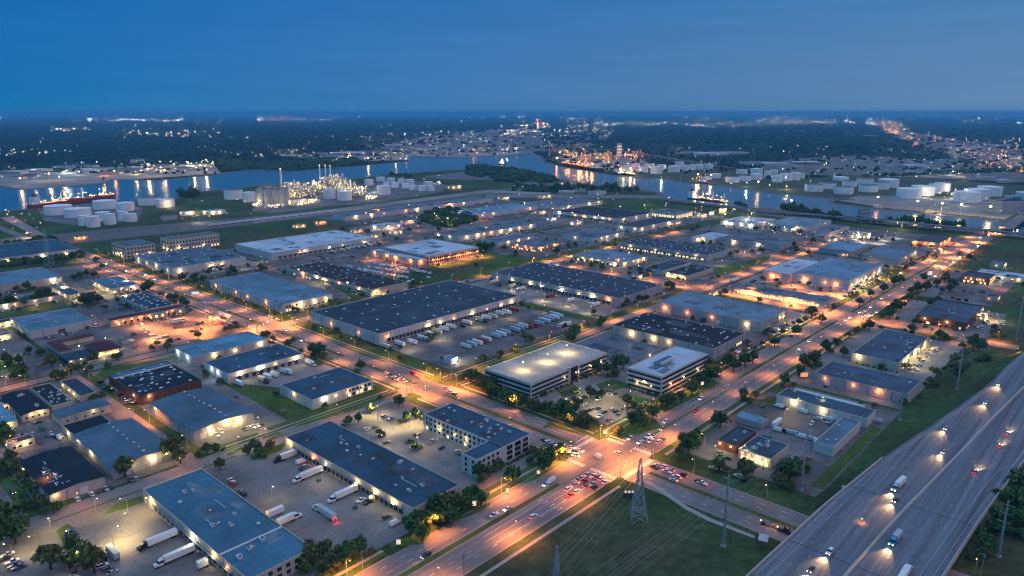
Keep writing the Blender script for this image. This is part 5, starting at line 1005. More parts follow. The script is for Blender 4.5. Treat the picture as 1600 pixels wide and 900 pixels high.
# lamps on the far sites: individually built where they show largest, the rest one mass
b = MB(steelm); b.tube((0, 0, 0), (0, 0, .92), .02, .015, 5); FP = b.mesh('mast')
FE = {c_: mat('far_' + c_, tuple(EM[c_].node_tree.nodes['Principled BSDF'].inputs['Base Color'].default_value)[:3], emit=26) for c_ in ('yel', 'org', 'warm', 'white', 'cool', 'red')}
fl_m = {c_: (lambda c__: (MB(FE[c__]).box(-.5, .5, -.5, .5, 0, .6)).mesh('lamp_head'))(c_) for c_ in ('yel', 'org', 'warm', 'white', 'cool', 'red')}
rest = {}
def lampcloud(x0, x1, y0, y1, n_, cols, size=1.0, big=0, slope=0.0, lit=0, P0=30000):
    for k in range(n_):
        if k > big and R.random() < .2: continue
        fx = R.random(); px = x0 + (x1 - x0) * fx; py = R.uniform(y0, y1) + slope * (fx - .5)
        if inpoly(px, py, NEAR + FAR): continue
        x, y = G(px, py); d = depth(x, y)
        if d > 40000: continue
        s = size * d / F * R.choice((.4, .5, .6, .7, .9, 1.3)) * .52; c_ = R.choice(cols)
        h = min(16, 8 + s * 2)
        if k < big:
            t = thing('floodlight_mast', None, 'floodlight', (x, y, 0), 0, 'floodlight masts on the far sites'); put('mast', FP, t, (0, 0, 0), 0, (4, 4, h)); put('lamp_head', fl_m[c_], t, (0, 0, h), 0, s)
            if k < lit: light(t, (0, 0, h + 1), c_, P0 * R.uniform(.5, 1.5), r=1)
            auto(t, {'yel': 'yellow', 'org': 'orange', 'warm': 'warm white', 'white': 'white', 'cool': 'cool white', 'red': 'red'}[c_] + ' floodlight', x, y)
        else: rest.setdefault(c_ + ('_bright' if d > 7000 else ''), []).append((x, y, h, s))
Wm = ('warm', 'yel', 'white', 'org', 'warm', 'white', 'cool')
lampcloud(100, 335, 255, 274, 60, Wm, 1.1, 16, -6, 9, 90000); lampcloud(290, 335, 253, 268, 30, ('yel', 'warm'), 1.3, 8, 0, 4, 90000); lampcloud(0, 110, 262, 284, 16, Wm, 1, 4, 0, 2)
lampcloud(0, 90, 236, 246, 26, Wm, .9, 3); lampcloud(60, 340, 200, 240, 60, Wm, .55); lampcloud(110, 290, 186.5, 190, 90, Wm, .7, 0, 1.5); lampcloud(80, 140, 202, 205, 26, Wm, .55); lampcloud(180, 350, 206, 216, 60, Wm, .7); lampcloud(0, 1600, 180.5, 186, 420, Wm, .45)
lampcloud(400, 520, 186, 190, 50, Wm, .7, 0, -2); lampcloud(0, 1600, 184, 200, 170, Wm, .4); lampcloud(340, 560, 215, 248, 50, Wm, .6, 4); lampcloud(400, 520, 236, 248, 26, Wm, .8, 5)
lampcloud(520, 645, 236, 254, 50, Wm, 1, 12, 0, 5, 70000); lampcloud(560, 860, 206, 240, 190, Wm, .75, 14, -14, 4, 90000); lampcloud(640, 810, 232, 246, 50, Wm, .8, 8, 0, 3, 70000); lampcloud(780, 960, 195, 215, 110, Wm, .75, 6, 0); lampcloud(838, 850, 188, 200, 30, ('org', 'red', 'warm'), .7)
lampcloud(870, 1010, 232, 266, 110, ('org', 'warm', 'org', 'red'), .9, 14, 10, 8, 110000); lampcloud(900, 1100, 190, 197, 90, Wm, .5, 0, 2); lampcloud(1080, 1210, 184, 200, 90, Wm, .5); lampcloud(1000, 1180, 232, 262, 40, Wm, .7, 8)
lampcloud(960, 1110, 262, 288, 40, Wm, .8, 12, 16, 4); lampcloud(1110, 1300, 270, 300, 26, Wm, .7, 8, 16, 3); lampcloud(1200, 1400, 182, 195, 150, Wm, .55); lampcloud(1380, 1425, 195, 217, 70, ('org', 'warm', 'red', 'warm'), .8, 0, 14); lampcloud(1420, 1540, 214, 245, 90, ('org', 'warm', 'red', 'warm'), .8, 6, 22)
lampcloud(1480, 1600, 218, 250, 90, Wm, .8, 10); lampcloud(1540, 1600, 240, 268, 70, ('org', 'yel', 'red', 'warm'), 1.1, 10, 14, 4); lampcloud(1200, 1540, 232, 282, 120, Wm, .8, 22, 10, 6); lampcloud(1440, 1500, 300, 320, 20, Wm, 1.1, 12, 0, 5, 26000); lampcloud(1360, 1600, 305, 340, 26, Wm, .8, 12, 20, 4, 20000)
lampcloud(1500, 1600, 182, 194, 50, Wm, .6); lampcloud(400, 700, 283, 318, 30, Wm, .7, 10, -14, 3); lampcloud(60, 420, 318, 352, 30, Wm, .8, 10, -14, 5, 18000); lampcloud(0, 60, 330, 375, 24, ('red', 'org', 'warm'), 1, 10, 20, 3, 10000); lampcloud(560, 760, 325, 365, 50, ('org', 'yel', 'warm'), .8, 14, -10, 8, 9000)
lampcloud(800, 1080, 303, 345, 46, Wm, .7, 16, 14, 6, 9000); lampcloud(1080, 1180, 330, 352, 44, ('yel', 'warm'), .7, 12, 6, 5, 8000); lampcloud(1180, 1420, 350, 385, 30, Wm, .8, 12, 10, 6, 7000); lampcloud(930, 1180, 400, 420, 14, Wm, .8, 8, 0, 4, 4000); lampcloud(800, 910, 291, 298, 14, Wm, .9, 6)
for c_, l_ in rest.items():
    vb = c_.endswith('_bright'); c_ = c_.replace('_bright', ''); fm = mat('far_strong_' + c_, tuple(EM[c_].node_tree.nodes['Principled BSDF'].inputs['Base Color'].default_value)[:3], emit=110) if vb else FE[c_]
    P_ = np.array(l_); n_ = len(P_); cube = np.array([(-.5, -.5, 0), (.5, -.5, 0), (.5, .5, 0), (-.5, .5, 0), (-.5, -.5, .6), (.5, -.5, .6), (.5, .5, .6), (-.5, .5, .6)])
    V = P_[:, None, :3] + cube[None] * P_[:, 3, None, None]; fc = np.array([(3, 2, 1, 0), (4, 5, 6, 7), (0, 1, 5, 4), (1, 2, 6, 5), (2, 3, 7, 6), (3, 0, 4, 7)]); Fq = (fc[None] + (np.arange(n_) * 8)[:, None, None]).reshape(-1, 4)
    me = bpy.data.meshes.new('city_lights'); me.from_pydata(V.reshape(-1, 3).tolist(), [], Fq.tolist()); me.materials.append(fm); me.update()
    o = put('city_lights', me); o['kind'] = 'stuff'; o['label'] = ('countless horizon ' if vb else 'countless tiny ') + {'yel': 'yellow', 'org': 'orange', 'warm': 'warm white', 'white': 'white', 'cool': 'cool white', 'red': 'red'}[c_] + ' lights scattered beyond the channel'

# ---------------------------------------------------------------- elevated highway on the right
HZ = 8.0
def hyL(x): return float(np.interp(x, [120, 250, 279, 363, 440, 487, 535, 610, 712, 740, 960], [117, 114.5, 113.5, 110, 104, 98, 91.5, 82.5, 76.5, 74, 50]))  # outer left edge
def hyM(x): return float(np.interp(x, [120, 309, 381, 467, 555, 643, 740, 960], [84.5, 81.5, 78, 72, 66.5, 60, 51, 28]))  # median
def hyR(x): return float(np.interp(x, [120, 338, 405, 481, 560, 650, 740, 960], [52, 49, 46.5, 41.5, 36, 29, 20, -3]))  # outer right edge
hx = [120 + 14 * i for i in range(60)]
hb = MB(mat('highway_concrete', (.125, .145, .175), .85, .42, .3, .3, fine=.14, sx_=.02, lines=(15, .2, .8), cells='x'), kerbm)
hb.loft([[(x, hyL(x), HZ - 1.6), (x, hyR(x), HZ - 1.6), (x, hyR(x), HZ), (x, hyL(x), HZ)] for x in hx]); struct('elevated_highway', hb)
for nm, fn, w_, off in (('highway_barrier', hyL, .45, .0), ('highway_barrier', hyM, .7, 0), ('highway_barrier', hyR, .45, 0)):
    b = MB(kerbm); b.loft([[(x, fn(x) - w_, HZ - (1.7 if fn is not hyM else 0)), (x, fn(x) + w_, HZ - (1.7 if fn is not hyM else 0)), (x, fn(x) + w_ * .5, HZ + 1.0), (x, fn(x) - w_ * .5, HZ + 1.0)] for x in (hx if fn is hyM else (hx if fn is hyR else [x for x in hx if x < 445]))])
    t = put(nm, b.mesh(nm)); tag(t, {hyL: 'pale concrete parapet along the embankment side of the highway', hyM: 'long concrete barrier between the two highway carriageways', hyR: 'concrete parapet on the outer right edge of the highway'}[fn], 'barrier', None)
# embankment carrying the highway
em = MB(grassd); rows = []
for x in [370 + 20 * i for i in range(32)]: rows.append([(x, hyL(x) + 13 + max(0, (460 - x)) * .0, .02), (x, hyL(x) + .4, HZ - .5 if x > 420 else max(.05, (HZ - .5) * (x - 370) / 50)), (x, hyR(x) - .4, HZ - .5 if x > 420 else max(.05, (HZ - .5) * (x - 370) / 50)), (x, hyR(x) - 13, .02)])
for i in range(len(rows) - 1):
    for j in range(3): em.quad([rows[i][j], rows[i + 1][j], rows[i + 1][j + 1], rows[i][j + 1]])
struct('highway_embankment', em)
PC = None
for i, x in enumerate((395, 320, 282, 230, 180)):
    t = thing('highway_pier', ('first', 'second', 'third', 'fourth', 'fifth')[i] + ' row of columns under the highway, counted from the embankment', 'pier', (x, 80, 0), 0, 'piers under the highway')
    b = MB(kerbm); b.box(-1, 1, -31, 31, 5, 6.35); put('cap_beam', b.mesh('cap_beam'), t)
    if PC is None: b = MB(kerbm); b.cyl(0, 0, 0, 5, .8, 12); PC = b.mesh('column')
    for y in (-26, -13, 0, 13, 26): put('column', PC, t, (0, y, 0))
hm = MB(mat('worn_lane_paint', (.32, .33, .34), .7, .5, .5))
def hl(fn, w_=.25, dash=None):
    x = 120
    while x < 940:
        e = x + (3.2 if dash else 14); hm.quad([(x, fn(x) - w_ / 2, HZ + .02), (e, fn(e) - w_ / 2, HZ + .02), (e, fn(e) + w_ / 2, HZ + .02), (x, fn(x) + w_ / 2, HZ + .02)]); x += 12 if dash else 14
hl(lambda x: hyL(x) - 2.2); hl(lambda x: hyL(x) - 6.2 + max(0, min(1, (x - 380) / 60)) * 3); hl(lambda x: hyR(x) + 3); hl(lambda x: hyR(x) + 7.5 if x < 480 else hyR(x) + 3.3)
for k in (9.8, 13.6, 17.4, 21.2): hl(lambda x: hyL(x) - k, .2, 1); hl(lambda x: hyR(x) + k + 1, .2, 1)
struct('highway_markings', hm)
HJ = MB(mat('expansion_joint', (.03, .03, .03)))
for x in (395, 320, 282, 230): HJ.quad([(x - .25, hyR(x), HZ + .03), (x + .25, hyR(x), HZ + .03), (x + .25, hyL(x), HZ + .03), (x - .25, hyL(x), HZ + .03)])
struct('highway_joints', HJ)

# ---------------------------------------------------------------- vehicles
WHE = MB(rubber); WHE.tube((0, -.12, .33), (0, .12, .33), .33, n=10); WHE = WHE.mesh('wheel')
WHT = MB(rubber); WHT.tube((0, -1.2, .5), (0, 1.2, .5), .5, n=10); WHT = WHT.mesh('wheel')
def carbody(kind, col):
    p = CARP[col]; b = MB(p, glassm)
    r = lambda x, w_, z, c_=.15: [(x, -w_ + c_, z[0]), (x, w_ - c_, z[0]), (x, w_, z[0] + .25), (x, w_, z[1] - .1), (x, w_ - c_, z[1]), (x, -w_ + c_, z[1]), (x, -w_, z[1] - .1), (x, -w_, z[0] + .25)]
    zz = (.22, .78)
    if kind == 'car': b.loft([r(-2.25, .8, (.35, .72)), r(-2.0, .88, (.22, .86)), r(-.9, .9, (.22, .92)), r(1.0, .9, (.22, .88)), r(2.0, .86, (.22, .74)), r(2.3, .78, (.35, .62))]); cab = [(-1.75, -.7, .55, 1.3), 1.05]; x0, x1, x2, x3, h = -1.75, -.95, .35, 1.1, 1.42
    elif kind == 'suv': b.loft([r(-2.35, .86, (.4, .95)), r(-2.1, .93, (.3, 1.05)), r(1.0, .95, (.3, 1.05)), r(2.1, .9, (.3, .95)), r(2.4, .84, (.4, .8))]); x0, x1, x2, x3, h = -2.25, -1.95, .35, 1.15, 1.78
    elif kind == 'van': b.loft([r(-2.8, .95, (.4, 1.2)), r(-2.7, 1, (.3, 1.3)), r(2.0, 1, (.3, 1.3)), r(2.6, .95, (.35, 1.05))]); x0, x1, x2, x3, h = -2.7, -2.65, 1.2, 2.0, 2.35
    else: b.loft([r(-2.8, .92, (.45, 1.0)), r(-.6, .95, (.4, 1.05)), r(1.4, .95, (.4, 1.1)), r(2.6, .9, (.4, 1.0))]); x0, x1, x2, x3, h = -.7, -.45, .75, 1.45, 1.85
    zb = {'car': .9, 'suv': 1.03, 'van': 1.28, 'pickup': 1.05}[kind]; wr = .62 if kind == 'car' else .78; wb = .84 if kind == 'car' else .92
    mg = p if kind == 'van' else glassm
    b.loft([[(x0, -wb, zb), (x3, -wb, zb), (x3, wb, zb), (x0, wb, zb)], [(x1, -wr, h - .06), (x2, -wr, h - .06), (x2, wr, h - .06), (x1, wr, h - .06)], [(x1 + .05, -wr + .05, h), (x2 - .1, -wr + .05, h), (x2 - .1, wr - .05, h), (x1 + .05, wr - .05, h)]], ms=[mg, p])
    return b.mesh('body')
CB = {}
lmp = {}
for k, c_, sx0, z in (('headlight', 'head', 2.28, .62), ('tail_light', 'red', -2.28, .7)):
    b = MB(EM[c_]); b.box(sx0 - .12, sx0 + .12, -.15, .15, z - .08, z + .1); lmp[k] = b.mesh(k)
ncar = 0
WX = {'car': (-1.35, 1.4), 'suv': (-1.4, 1.5), 'van': (-1.8, 1.7), 'pickup': (-1.7, 1.6)}


def car(x, y, rz, kind='car', col=None, lights=None, z=.15, place=None, beam=0, look='', s=1.16):
    global ncar
    col = col or R.choice(('white', 'white', 'silver', 'silver', 'black', 'grey', 'grey', 'blue', 'red', 'black'))
    t = thing({'car': 'parked_car', 'suv': 'parked_suv', 'van': 'cargo_van', 'pickup': 'pickup_truck'}[kind] if not lights else {'car': 'moving_car', 'suv': 'moving_suv', 'van': 'moving_van', 'pickup': 'moving_pickup'}[kind], None, {'car': 'car', 'suv': 'car', 'van': 'van', 'pickup': 'pickup'}[kind], (x, y, z), rz, 'cars on the avenue and highway' if lights else 'parked cars')
    t.scale = (s, s, s)
    if (kind, col) not in CB: CB[(kind, col)] = carbody(kind, col)
    put('body', CB[(kind, col)], t)
    d = depth(x, y)
    if d < 520:
        for wx_ in WX[kind]:
            for wy_ in (-.8, .8): put('wheel', WHE, t, (wx_, wy_, 0))
    if lights:
        sc = max(1, d / 500)
        if 'h' in lights:
            for wy_ in (-.62, .62): put('headlight', lmp['headlight'], t, (.05, wy_, 0), 0, (1, sc, sc))
        if 't' in lights:
            for wy_ in (-.62, .62): put('tail_light', lmp['tail_light'], t, (-.05, wy_, 0), 0, (1, sc, sc))
            light(t, (-3.4, 0, .8), 'red', 60 if beam == 0 else 60, r=.2)
        if beam:
            o = light(t, (2.7, 0, 1.3), 'head', beam * 3, 'SPOT', r=.15, spot=64, blend=1); o.rotation_euler = (0, rad(-79), 0)
    auto(t, (look or {'black': 'black', 'white': 'white', 'silver': 'silver', 'red': 'red', 'blue': 'dark blue', 'grey': 'grey', 'green': 'green', 'teal': 'teal'}[col] + ' ' + kind), x, y, place); ncar += 1
    return t
U, V = 0.0, PI / 2
def cars(s_, rz, place=None, **k):
    for q in s_.split():
        f = q.split(','); x, y = G(float(f[0]), float(f[1]), .7); kd = {'c': 'car', 's': 'suv', 'v': 'van', 'p': 'pickup'}[f[3]] if len(f) > 3 else R.choice(('car', 'car', 'suv', 'suv', 'pickup')); cl = {'w': 'white', 'k': 'black', 'r': 'red', 'b': 'blue', 'g': 'grey', 's': 'silver', 'n': 'green'}[f[2]] if len(f) > 2 and f[2] else None
        car(x, y, rz + (PI if k.get('flip') and R.random() < .4 else 0), kd, cl, **{a: v for a, v in k.items() if a != 'flip'}, place=place)
# traffic round the main crossroads
cars('920,741,s 927,744,w 904,749,s 913,753,r 926,757,s 928,762,k 940,748,w 946,753,w 888,764,w,s 902,768,w,s 891,775,r 910,746,w 917,759,g 934,745,g 898,757,s', U, 'the red queue below the crossroads', lights='t')
cars('834,807,w,s', U, 'the lone avenue stretch below the queue', lights='t')
cars('854,757,w 861,752,w,v 793,795,w 772,805,w 666,868,k', U + PI, 'the avenue left of the office parking', lights='h', beam=500)
cars('858,691,w 864,694,s 876,694,g 878,700,w 885,704,s 893,699,w 898,706,k 906,704,w 871,699,w 890,710,s 850,688,k 900,712,w', -V, 'the queue beside the office lawn', lights='h')
cars('985,685,w,s 1000,691,w 1008,687,s 1013,682,w 1021,681,s 1016,689,w', U + PI, 'the queue above the crossroads', lights='h', beam=300)
cars('1040,659,w 1035,670,g 1096,623,w 1135,603,w', U + PI, 'the avenue below the four-storey office', lights='h', beam=300); cars('1087,642,r,p 1030,690,w 1036,686,g', U, 'the avenue below the four-storey office', lights='t')
cars('1022,730,k 1028,727,w 1042,737,w 1048,734,s 1057,745,w 1067,742,k,s 1092,752,k,s 1052,750,w 1036,729,w 1097,755,w', V, 'the queue by the shop lawn', lights='t')
cars('934,714,w,v 965,708,w,s', V * 1.0 - .2, 'the middle of the crossroads', lights='h')
# upper avenue and side streets
cars('1328,497,w 1344,488,s 1349,494,r 1357,493,w 1363,493,r 1361,480,w 1378,467,w 1307,506,w 1322,500,s 1352,486,w 1370,488,s', U + PI, 'the second crossing of the avenue', lights='ht')
cars('1265,533,w 1408,427,w 1432,444,w 1471,418,w 1490,410,w 1500,402,w 1515,392,w 1528,385,w 1462,432,w 1250,545,s 1238,512,w', U + PI, 'the far avenue', lights='h', beam=700)
cars('1478,424,r 1508,402,r 1540,382,r 1445,440,r 1520,398,g', U, 'the far avenue', lights='t')
cars('416,503,w 445,516,w 462,499,r 469,532,w 430,498,k', -V, 'the left signalled junction', lights='h', beam=500); cars('165,413,w 240,437,w 196,424,g 226,430,w', -V, 'the far left avenue', lights='h', beam=500)
cars('652,589,r 645,583,r,v', V, 'the road beside the pump house', lights='t'); cars('702,612,w 710,616,g 696,606,s', V, 'the junction beside the L-shaped office', lights='t')
cars('1532,372,w 1545,368,s 1556,362,w 1562,366,w 1575,356,w 1585,352,w 1590,360,w', U + PI, 'the river bridge ramp', lights='h', beam=600)
# highway traffic
for px, py, kd, cl in ((1297, 862, 'suv', 'white'), (1399, 781, 'car', 'black'), (1475, 706, 'car', 'silver'), (1479, 669, 'car', 'silver'), (1541, 629, 'car', 'silver'), (1561, 600, 'car', 'silver'), (1268, 889, 'car', 'black')):
    x, y = G(px, py, HZ + .7); a = math.atan2(hyL(x - 5) - hyL(x + 5), -10); car(x, y, a, kd, cl, 'h', HZ + .03, 'the highway side with headlights', 9000)
for px, py, cl in ((1524, 737, 'red'), (1562, 697, 'red'), (1574, 677, 'grey')):
    x, y = G(px, py, HZ + .7); car(x, y, math.atan2(hyR(x + 5) - hyR(x - 5), 10), 'car', cl, 'ht', HZ + .03, 'the highway side leading away', 7000)

# trucks and trailers
def trailer_mesh(m, ln=15.5):
    b = MB(m); b.box(-ln / 2, ln / 2, -1.3, 1.3, 1.15, 4.15); return b.mesh('box')
TRM = {k: trailer_mesh(m) for k, m in (('white', trw), ('red', trr), ('grey-blue', trb), ('cream', trc))}
b = MB(darkm); b.box(-7.5, 7.5, -.5, .5, .85, 1.15); CHM = b.mesh('chassis')
b = MB(darkm); b.box(-.15, .15, -1, 1, 0, .9); LGM = b.mesh('landing_gear')
ntr = 0


def trailer(x, y, rz, col='white', tractor=None, lit=None, z=.14, place=None, ln=1.0, chassis_only=False):
    """rz: direction in which the cab end points"""
    global ntr
    t = thing('semi_truck' if tractor else 'parked_trailer', None, 'semi truck' if tractor else 'trailer', (x, y, z), rz, 'semi trucks' if tractor else 'parked trailers')
    if not chassis_only: put('box', TRM[col], t, (0, 0, 0), 0, (ln, 1, 1))
    put('chassis', CHM, t, (0, 0, 0), 0, (ln, 1, 1))
    put('wheel', WHT, t, (-6.2 * ln, 0, 0)); put('wheel', WHT, t, (-4.9 * ln, 0, 0))
    if not tractor: put('landing_gear', LGM, t, (5 * ln, 0, 0))
    else:
        b_ = CB.get(('cab', tractor))
        if b_ is None:
            p = CARP[tractor]; b = MB(p, glassm); b.loft([[(-1.6, -1.2, .7), (2.6, -1.1, .7), (2.6, 1.1, .7), (-1.6, 1.2, .7)], [(-1.6, -1.2, 1.9), (2.6, -1.05, 1.9), (2.6, 1.05, 1.9), (-1.6, 1.2, 1.9)]], ms=[p])
            b.loft([[(-1.6, -1.2, 1.92), (1.1, -1.15, 1.92), (1.1, 1.15, 1.92), (-1.6, 1.2, 1.92)], [(-1.6, -1.18, 3.0), (.6, -1.1, 3.0), (.6, 1.1, 3.0), (-1.6, 1.18, 3.0)], [(-1.6, -1.1, 3.8), (-.6, -1.05, 3.7), (-.6, 1.05, 3.7), (-1.6, 1.1, 3.8)]], ms=[glassm, p]); b_ = CB[('cab', tractor)] = b.mesh('cab')
        put('cab', b_, t, (7.75 * ln + 2, 0, 0)); put('wheel', WHT, t, (7.75 * ln + 3.6, 0, 0)); put('wheel', WHT, t, (7.75 * ln - .6, 0, 0)); put('wheel', WHT, t, (7.75 * ln - 1.9, 0, 0))
    if lit:
        if 'h' in lit:
            for wy_ in (-.85, .85): put('headlight', lmp['headlight'], t, (7.75 * ln + 2.5, wy_, .4), 0, (1, 1.6, 1.6))
            o = light(t, (7.75 * ln + 5.2, 0, 1.2), 'head', 32000, 'SPOT', r=.2, spot=64, blend=1); o.rotation_euler = (0, rad(-78), 0)
        if 't' in lit:
            for wy_ in (-1, 1): put('tail_light', lmp['tail_light'], t, (-5.6 * ln, wy_, .4))
            light(t, (-9.5, 0, 1), 'red', 260, r=.3)
    auto(t, (col if not chassis_only else 'empty flatbed') + (' semi truck with ' + {'white': 'white', 'black': 'black', 'teal': 'teal', 'grey': 'grey', 'red': 'red', 'silver': 'silver'}[tractor] + ' cab' if tractor else ' trailer'), x, y, place); ntr += 1
    return t
def trs(s_, rz, place, **k):
    for q in s_.split():
        f = q.split(','); x, y = G(float(f[0]), float(f[1]), 2.6); c_ = {'w': 'white', 'r': 'red', 'b': 'grey-blue', 'c': 'cream', 'f': 'white'}[f[2]]; tr = {'W': 'white', 'K': 'black', 'T': 'teal', 'G': 'grey', 'R': 'red', 'S': 'silver'}[f[3]] if len(f) > 3 else None
        trailer(x, y, rz, c_, tr, place=place, chassis_only=f[2] == 'f', **k)
DN, LF_ = -V, PI
trs('603,540,c,G 625,536,w 683,516,c 694,513,w 715,505,f,K 730,503,w 749,498,c,K 770,493,c 782,489,w,G 792,487,w 804,483,r 660,527,w,G 644,533,w 672,521,c 705,509,w 760,495,w', DN, 'the docks of the big navy warehouse', ln=.8)
trs('728,540,b 737,537,b 746,534,w 760,529,w 775,524,b 783,521,w 797,519,f 805,514,b 812,511,b 818,508,w 834,507,r 842,504,b 848,500,b 858,497,b 866,495,w 872,492,w 826,509,r 753,531,r 790,518,b 852,500,w 866,490,b', DN, 'the trailer yard below the big navy warehouse', ln=.8)
trs('888,505,w,K 880,506,w,W', LF_, 'the trailer yard corner', ln=.5)
trs('774,439,w,W 800,446,c 815,450,w,W 861,461,r,K 892,468,w 931,475,w', LF_, 'the docks of the navy warehouse behind', ln=.8)
trs('455,708,w,K 486,738,w,W 541,768,w,W', LF_, 'the docks of the blue dock warehouse', ln=.95)
trs('253,839,w,K 280,864,w,W', LF_, 'the left docks of the teal dock warehouse', ln=.95)
trs('430,799,w 446,811,w,W', 0, 'the right docks of the teal dock warehouse', ln=.6)
trs('316,880,w', LF_, 'the left docks of the teal dock warehouse', ln=.3)
x, y = G(510, 800, 2.6); trailer(x, y, V, 'grey-blue', 'white', 't', place='the middle of the truck court', ln=.95)
trs('176,862,b', V, 'the lot left of the teal dock warehouse', ln=.75)
trs('374,598,w 409,591,c,K 418,588,w 429,584,w 444,579,b 451,580,w 483,565,w,W', DN, 'the docks of the truck dock warehouse', ln=.6)
trs('535,390,c 544,388,w 558,385,w 568,384,w 578,382,w 550,386,w 520,393,c', DN, 'the docks of the white-roofed warehouse', ln=.8)
trs('276,501,w,W', 0, 'the orange-lit lot', ln=.6); trs('346,490,w,W 356,494,w', -V, 'the avenue edge of the orange-lit lot', ln=.8)
trs('1214,660,w', U, 'the van yard', ln=.8); trs('1291,692,w 1278,690,w', V, 'the fence of the van yard', ln=.35)
trs('1148,437,w', 0, 'the low shop row', ln=1.2); trs('1186,396,w', 0, 'the grey warehouse forecourt', ln=.7)
x, y = G(1407, 753, HZ + 2.5); trailer(x, y, math.atan2(hyL(x - 5) - hyL(x + 5), -10), 'white', 'silver', 'h', HZ + .03, 'the highway side with headlights', .72)
x, y = G(1402, 838, HZ + 2); trailer(x, y, math.atan2(hyM(x - 5) - hyM(x + 5), -10), 'grey-blue', 'teal', 'h', HZ + .03, 'the highway beside the median', .5)
x, y = G(1412, 898, HZ + 2.5); trailer(x, y, 0.0, 'white', 'white', None, HZ + .03, 'the highway at the picture bottom', .8)
x, y = G(1206, 820, 1.5); t = trailer(x, y, -V, 'cream', 'black', None, .09, 'the road under the highway', .8, chassis_only=True)
put('marker_lamp', lampmesh('org', .3), t, (3, 0, 1.6)); put('marker_lamp', lampmesh('org', .3), t, (-6, 0, 1.6)); put('marker_lamp', lampmesh('org', .3), t, (8, .8, 2.8)); light(t, (0, 0, 3.2), 'org', 900, r=.3); light(t, (9, 0, 4.5), 'org', 500, r=.3)
# parked vehicles
cars('678,689,w,s 715,706,w,s 651,679,k 720,709,g 690,700,k', U, 'the office block car park'); cars('573,671,w,s 597,681,k 600,651,s,s 604,692,g 640,690,k 651,697,k 586,668,g 610,655,b', U, 'the yellow-lit car park')
cars('877,627,k 917,643,k 935,638,k 937,651,w 963,643,k 967,648,g 982,638,k 952,657,g 937,624,w 947,612,k 954,613,g 962,615,k 1007,631,w 908,646,b 925,640,g 944,645,k 973,641,g 957,640,s 990,636,k 915,634,s 898,640,k 930,656,g 970,620,g 978,622,k', U, 'the leafy office car park', flip=1)
cars('12,867,w,p 19,878,w,p 24,883,b,p 30,886,g 8,873,k', U, 'the lower left picture corner'); cars('110,832,b,s 126,846,g,s 146,869,w,s 160,884,w,s 176,894,s 114,836,k 140,862,k 168,890,g', U, 'the trees left of the truck yard')
cars('114,890,k', -V, 'the driveway at the picture bottom', lights='ht', beam=300); cars('20,768,k,s', -V, 'the left side street', lights='ht', beam=300)
cars('121,780,w 143,772,w', V, 'the streaked black shed'); cars('212,748,s 166,764,s,p 205,750,g 172,762,k', V, 'the tree by the teal gable warehouse'); cars('364,756,r,s 380,772,k,s 362,751,w,p 376,768,g', V, 'the teal dock warehouse wall')
cars('522,866,w,s 523,876,w,s 617,818,w,v 604,808,g 479,847,k,p 564,782,w,p 576,785,k,p 583,778,w,v 470,722,w,v 478,729,c 488,722,w', U, 'the truck court') if False else cars('522,866,w,s 523,876,w,s 617,818,w,v 604,808,g 479,847,k,p 564,782,w,p 576,785,k,p 583,778,w,v 470,722,w,v 478,729,s', U, 'the truck court')
cars('382,671,g,p 390,668,w,s 396,667,w 400,662,s 409,664,k 404,668,w 339,680,w 345,675,w,p', V, 'the lit end of the gable warehouse'); cars('634,598,w', V, 'the tree by the junction')
trs('608,586,f,W', -V, 'the junction left of the pump house', ln=.9); cars('604,582,w 610,586,k 616,590,w,p 603,588,w 628,592,w', -V, 'the car carrier at the junction')
cars('166,605,b,p 188,617,k,s 200,628,w 209,631,k,s 157,597,k 184,613,g 195,622,b 205,628,g', U, 'the brick warehouse side lane'); cars('30,683,w,p 40,681,s,p 51,678,s 80,678,w,p 92,684,w,v 62,692,b 35,680,k 86,682,k 96,681,s,p 75,681,g 18,684,w', V, 'the cluttered backyard')
cars('1114,731,s 1133,735,w,s 1122,730,k 1154,744,w 1126,713,n,p 1138,716,k 1160,750,k', V, 'the glowing-front shop'); cars('1214,672,w,v 1229,675,s,v 1238,677,s,v 1251,682,w,v 1266,686,s,v 1216,635,w,v 1254,643,w,v 1278,655,s,v 1284,649,w,v 1294,655,w,v 1301,653,w,v 1371,659,s,v 1222,673,k,v 1246,679,k 1296,690,g', V, 'the van yard')
cars('1452,552,k 1441,564,k 1432,572,b,s 1420,577,g 1425,583,s 1446,558,s 1461,545,w 1456,548,g 1437,560,r', V, 'the yellow-lit warehouse car park', flip=1); cars('1564,507,w 1560,513,w 1542,498,s 1536,502,k 1567,503,w 1555,516,s', V, 'the maroon-walled office car park')
cars('1346,451,k 1354,447,g 1361,443,k 1328,457,k 1366,440,s 1338,460,g 1372,437,w 1350,455,s 1378,433,g 1334,452,b', V, 'the big store front'); cars('1240,452,k 1215,447,g 1193,443,k 1265,456,g 1290,462,w 1300,468,k 1175,441,k', V, 'the orange lane of the shops')
cars('1214,515,w 1222,514,k 1246,502,k 1235,525,k 1198,521,g 1228,517,s 1254,504,g 1208,518,b', V, 'the mid-blue warehouse end'); cars('224,515,w,p 231,519,w,p 238,523,w,v 247,529,w 301,518,k 309,507,k 316,504,g 326,491,s,p 330,496,k 340,500,w 322,487,w', U, 'the orange-lit lot')
cars('1150,402,w 1158,403,w 1163,405,s 1170,403,k 1146,405,g 1155,407,r', V, 'the small green-edged car park'); cars('506,403,k 512,404,w 519,405,g 526,404,s 530,402,w 500,401,k 536,399,w', U, 'the yard before the white-roofed warehouse')
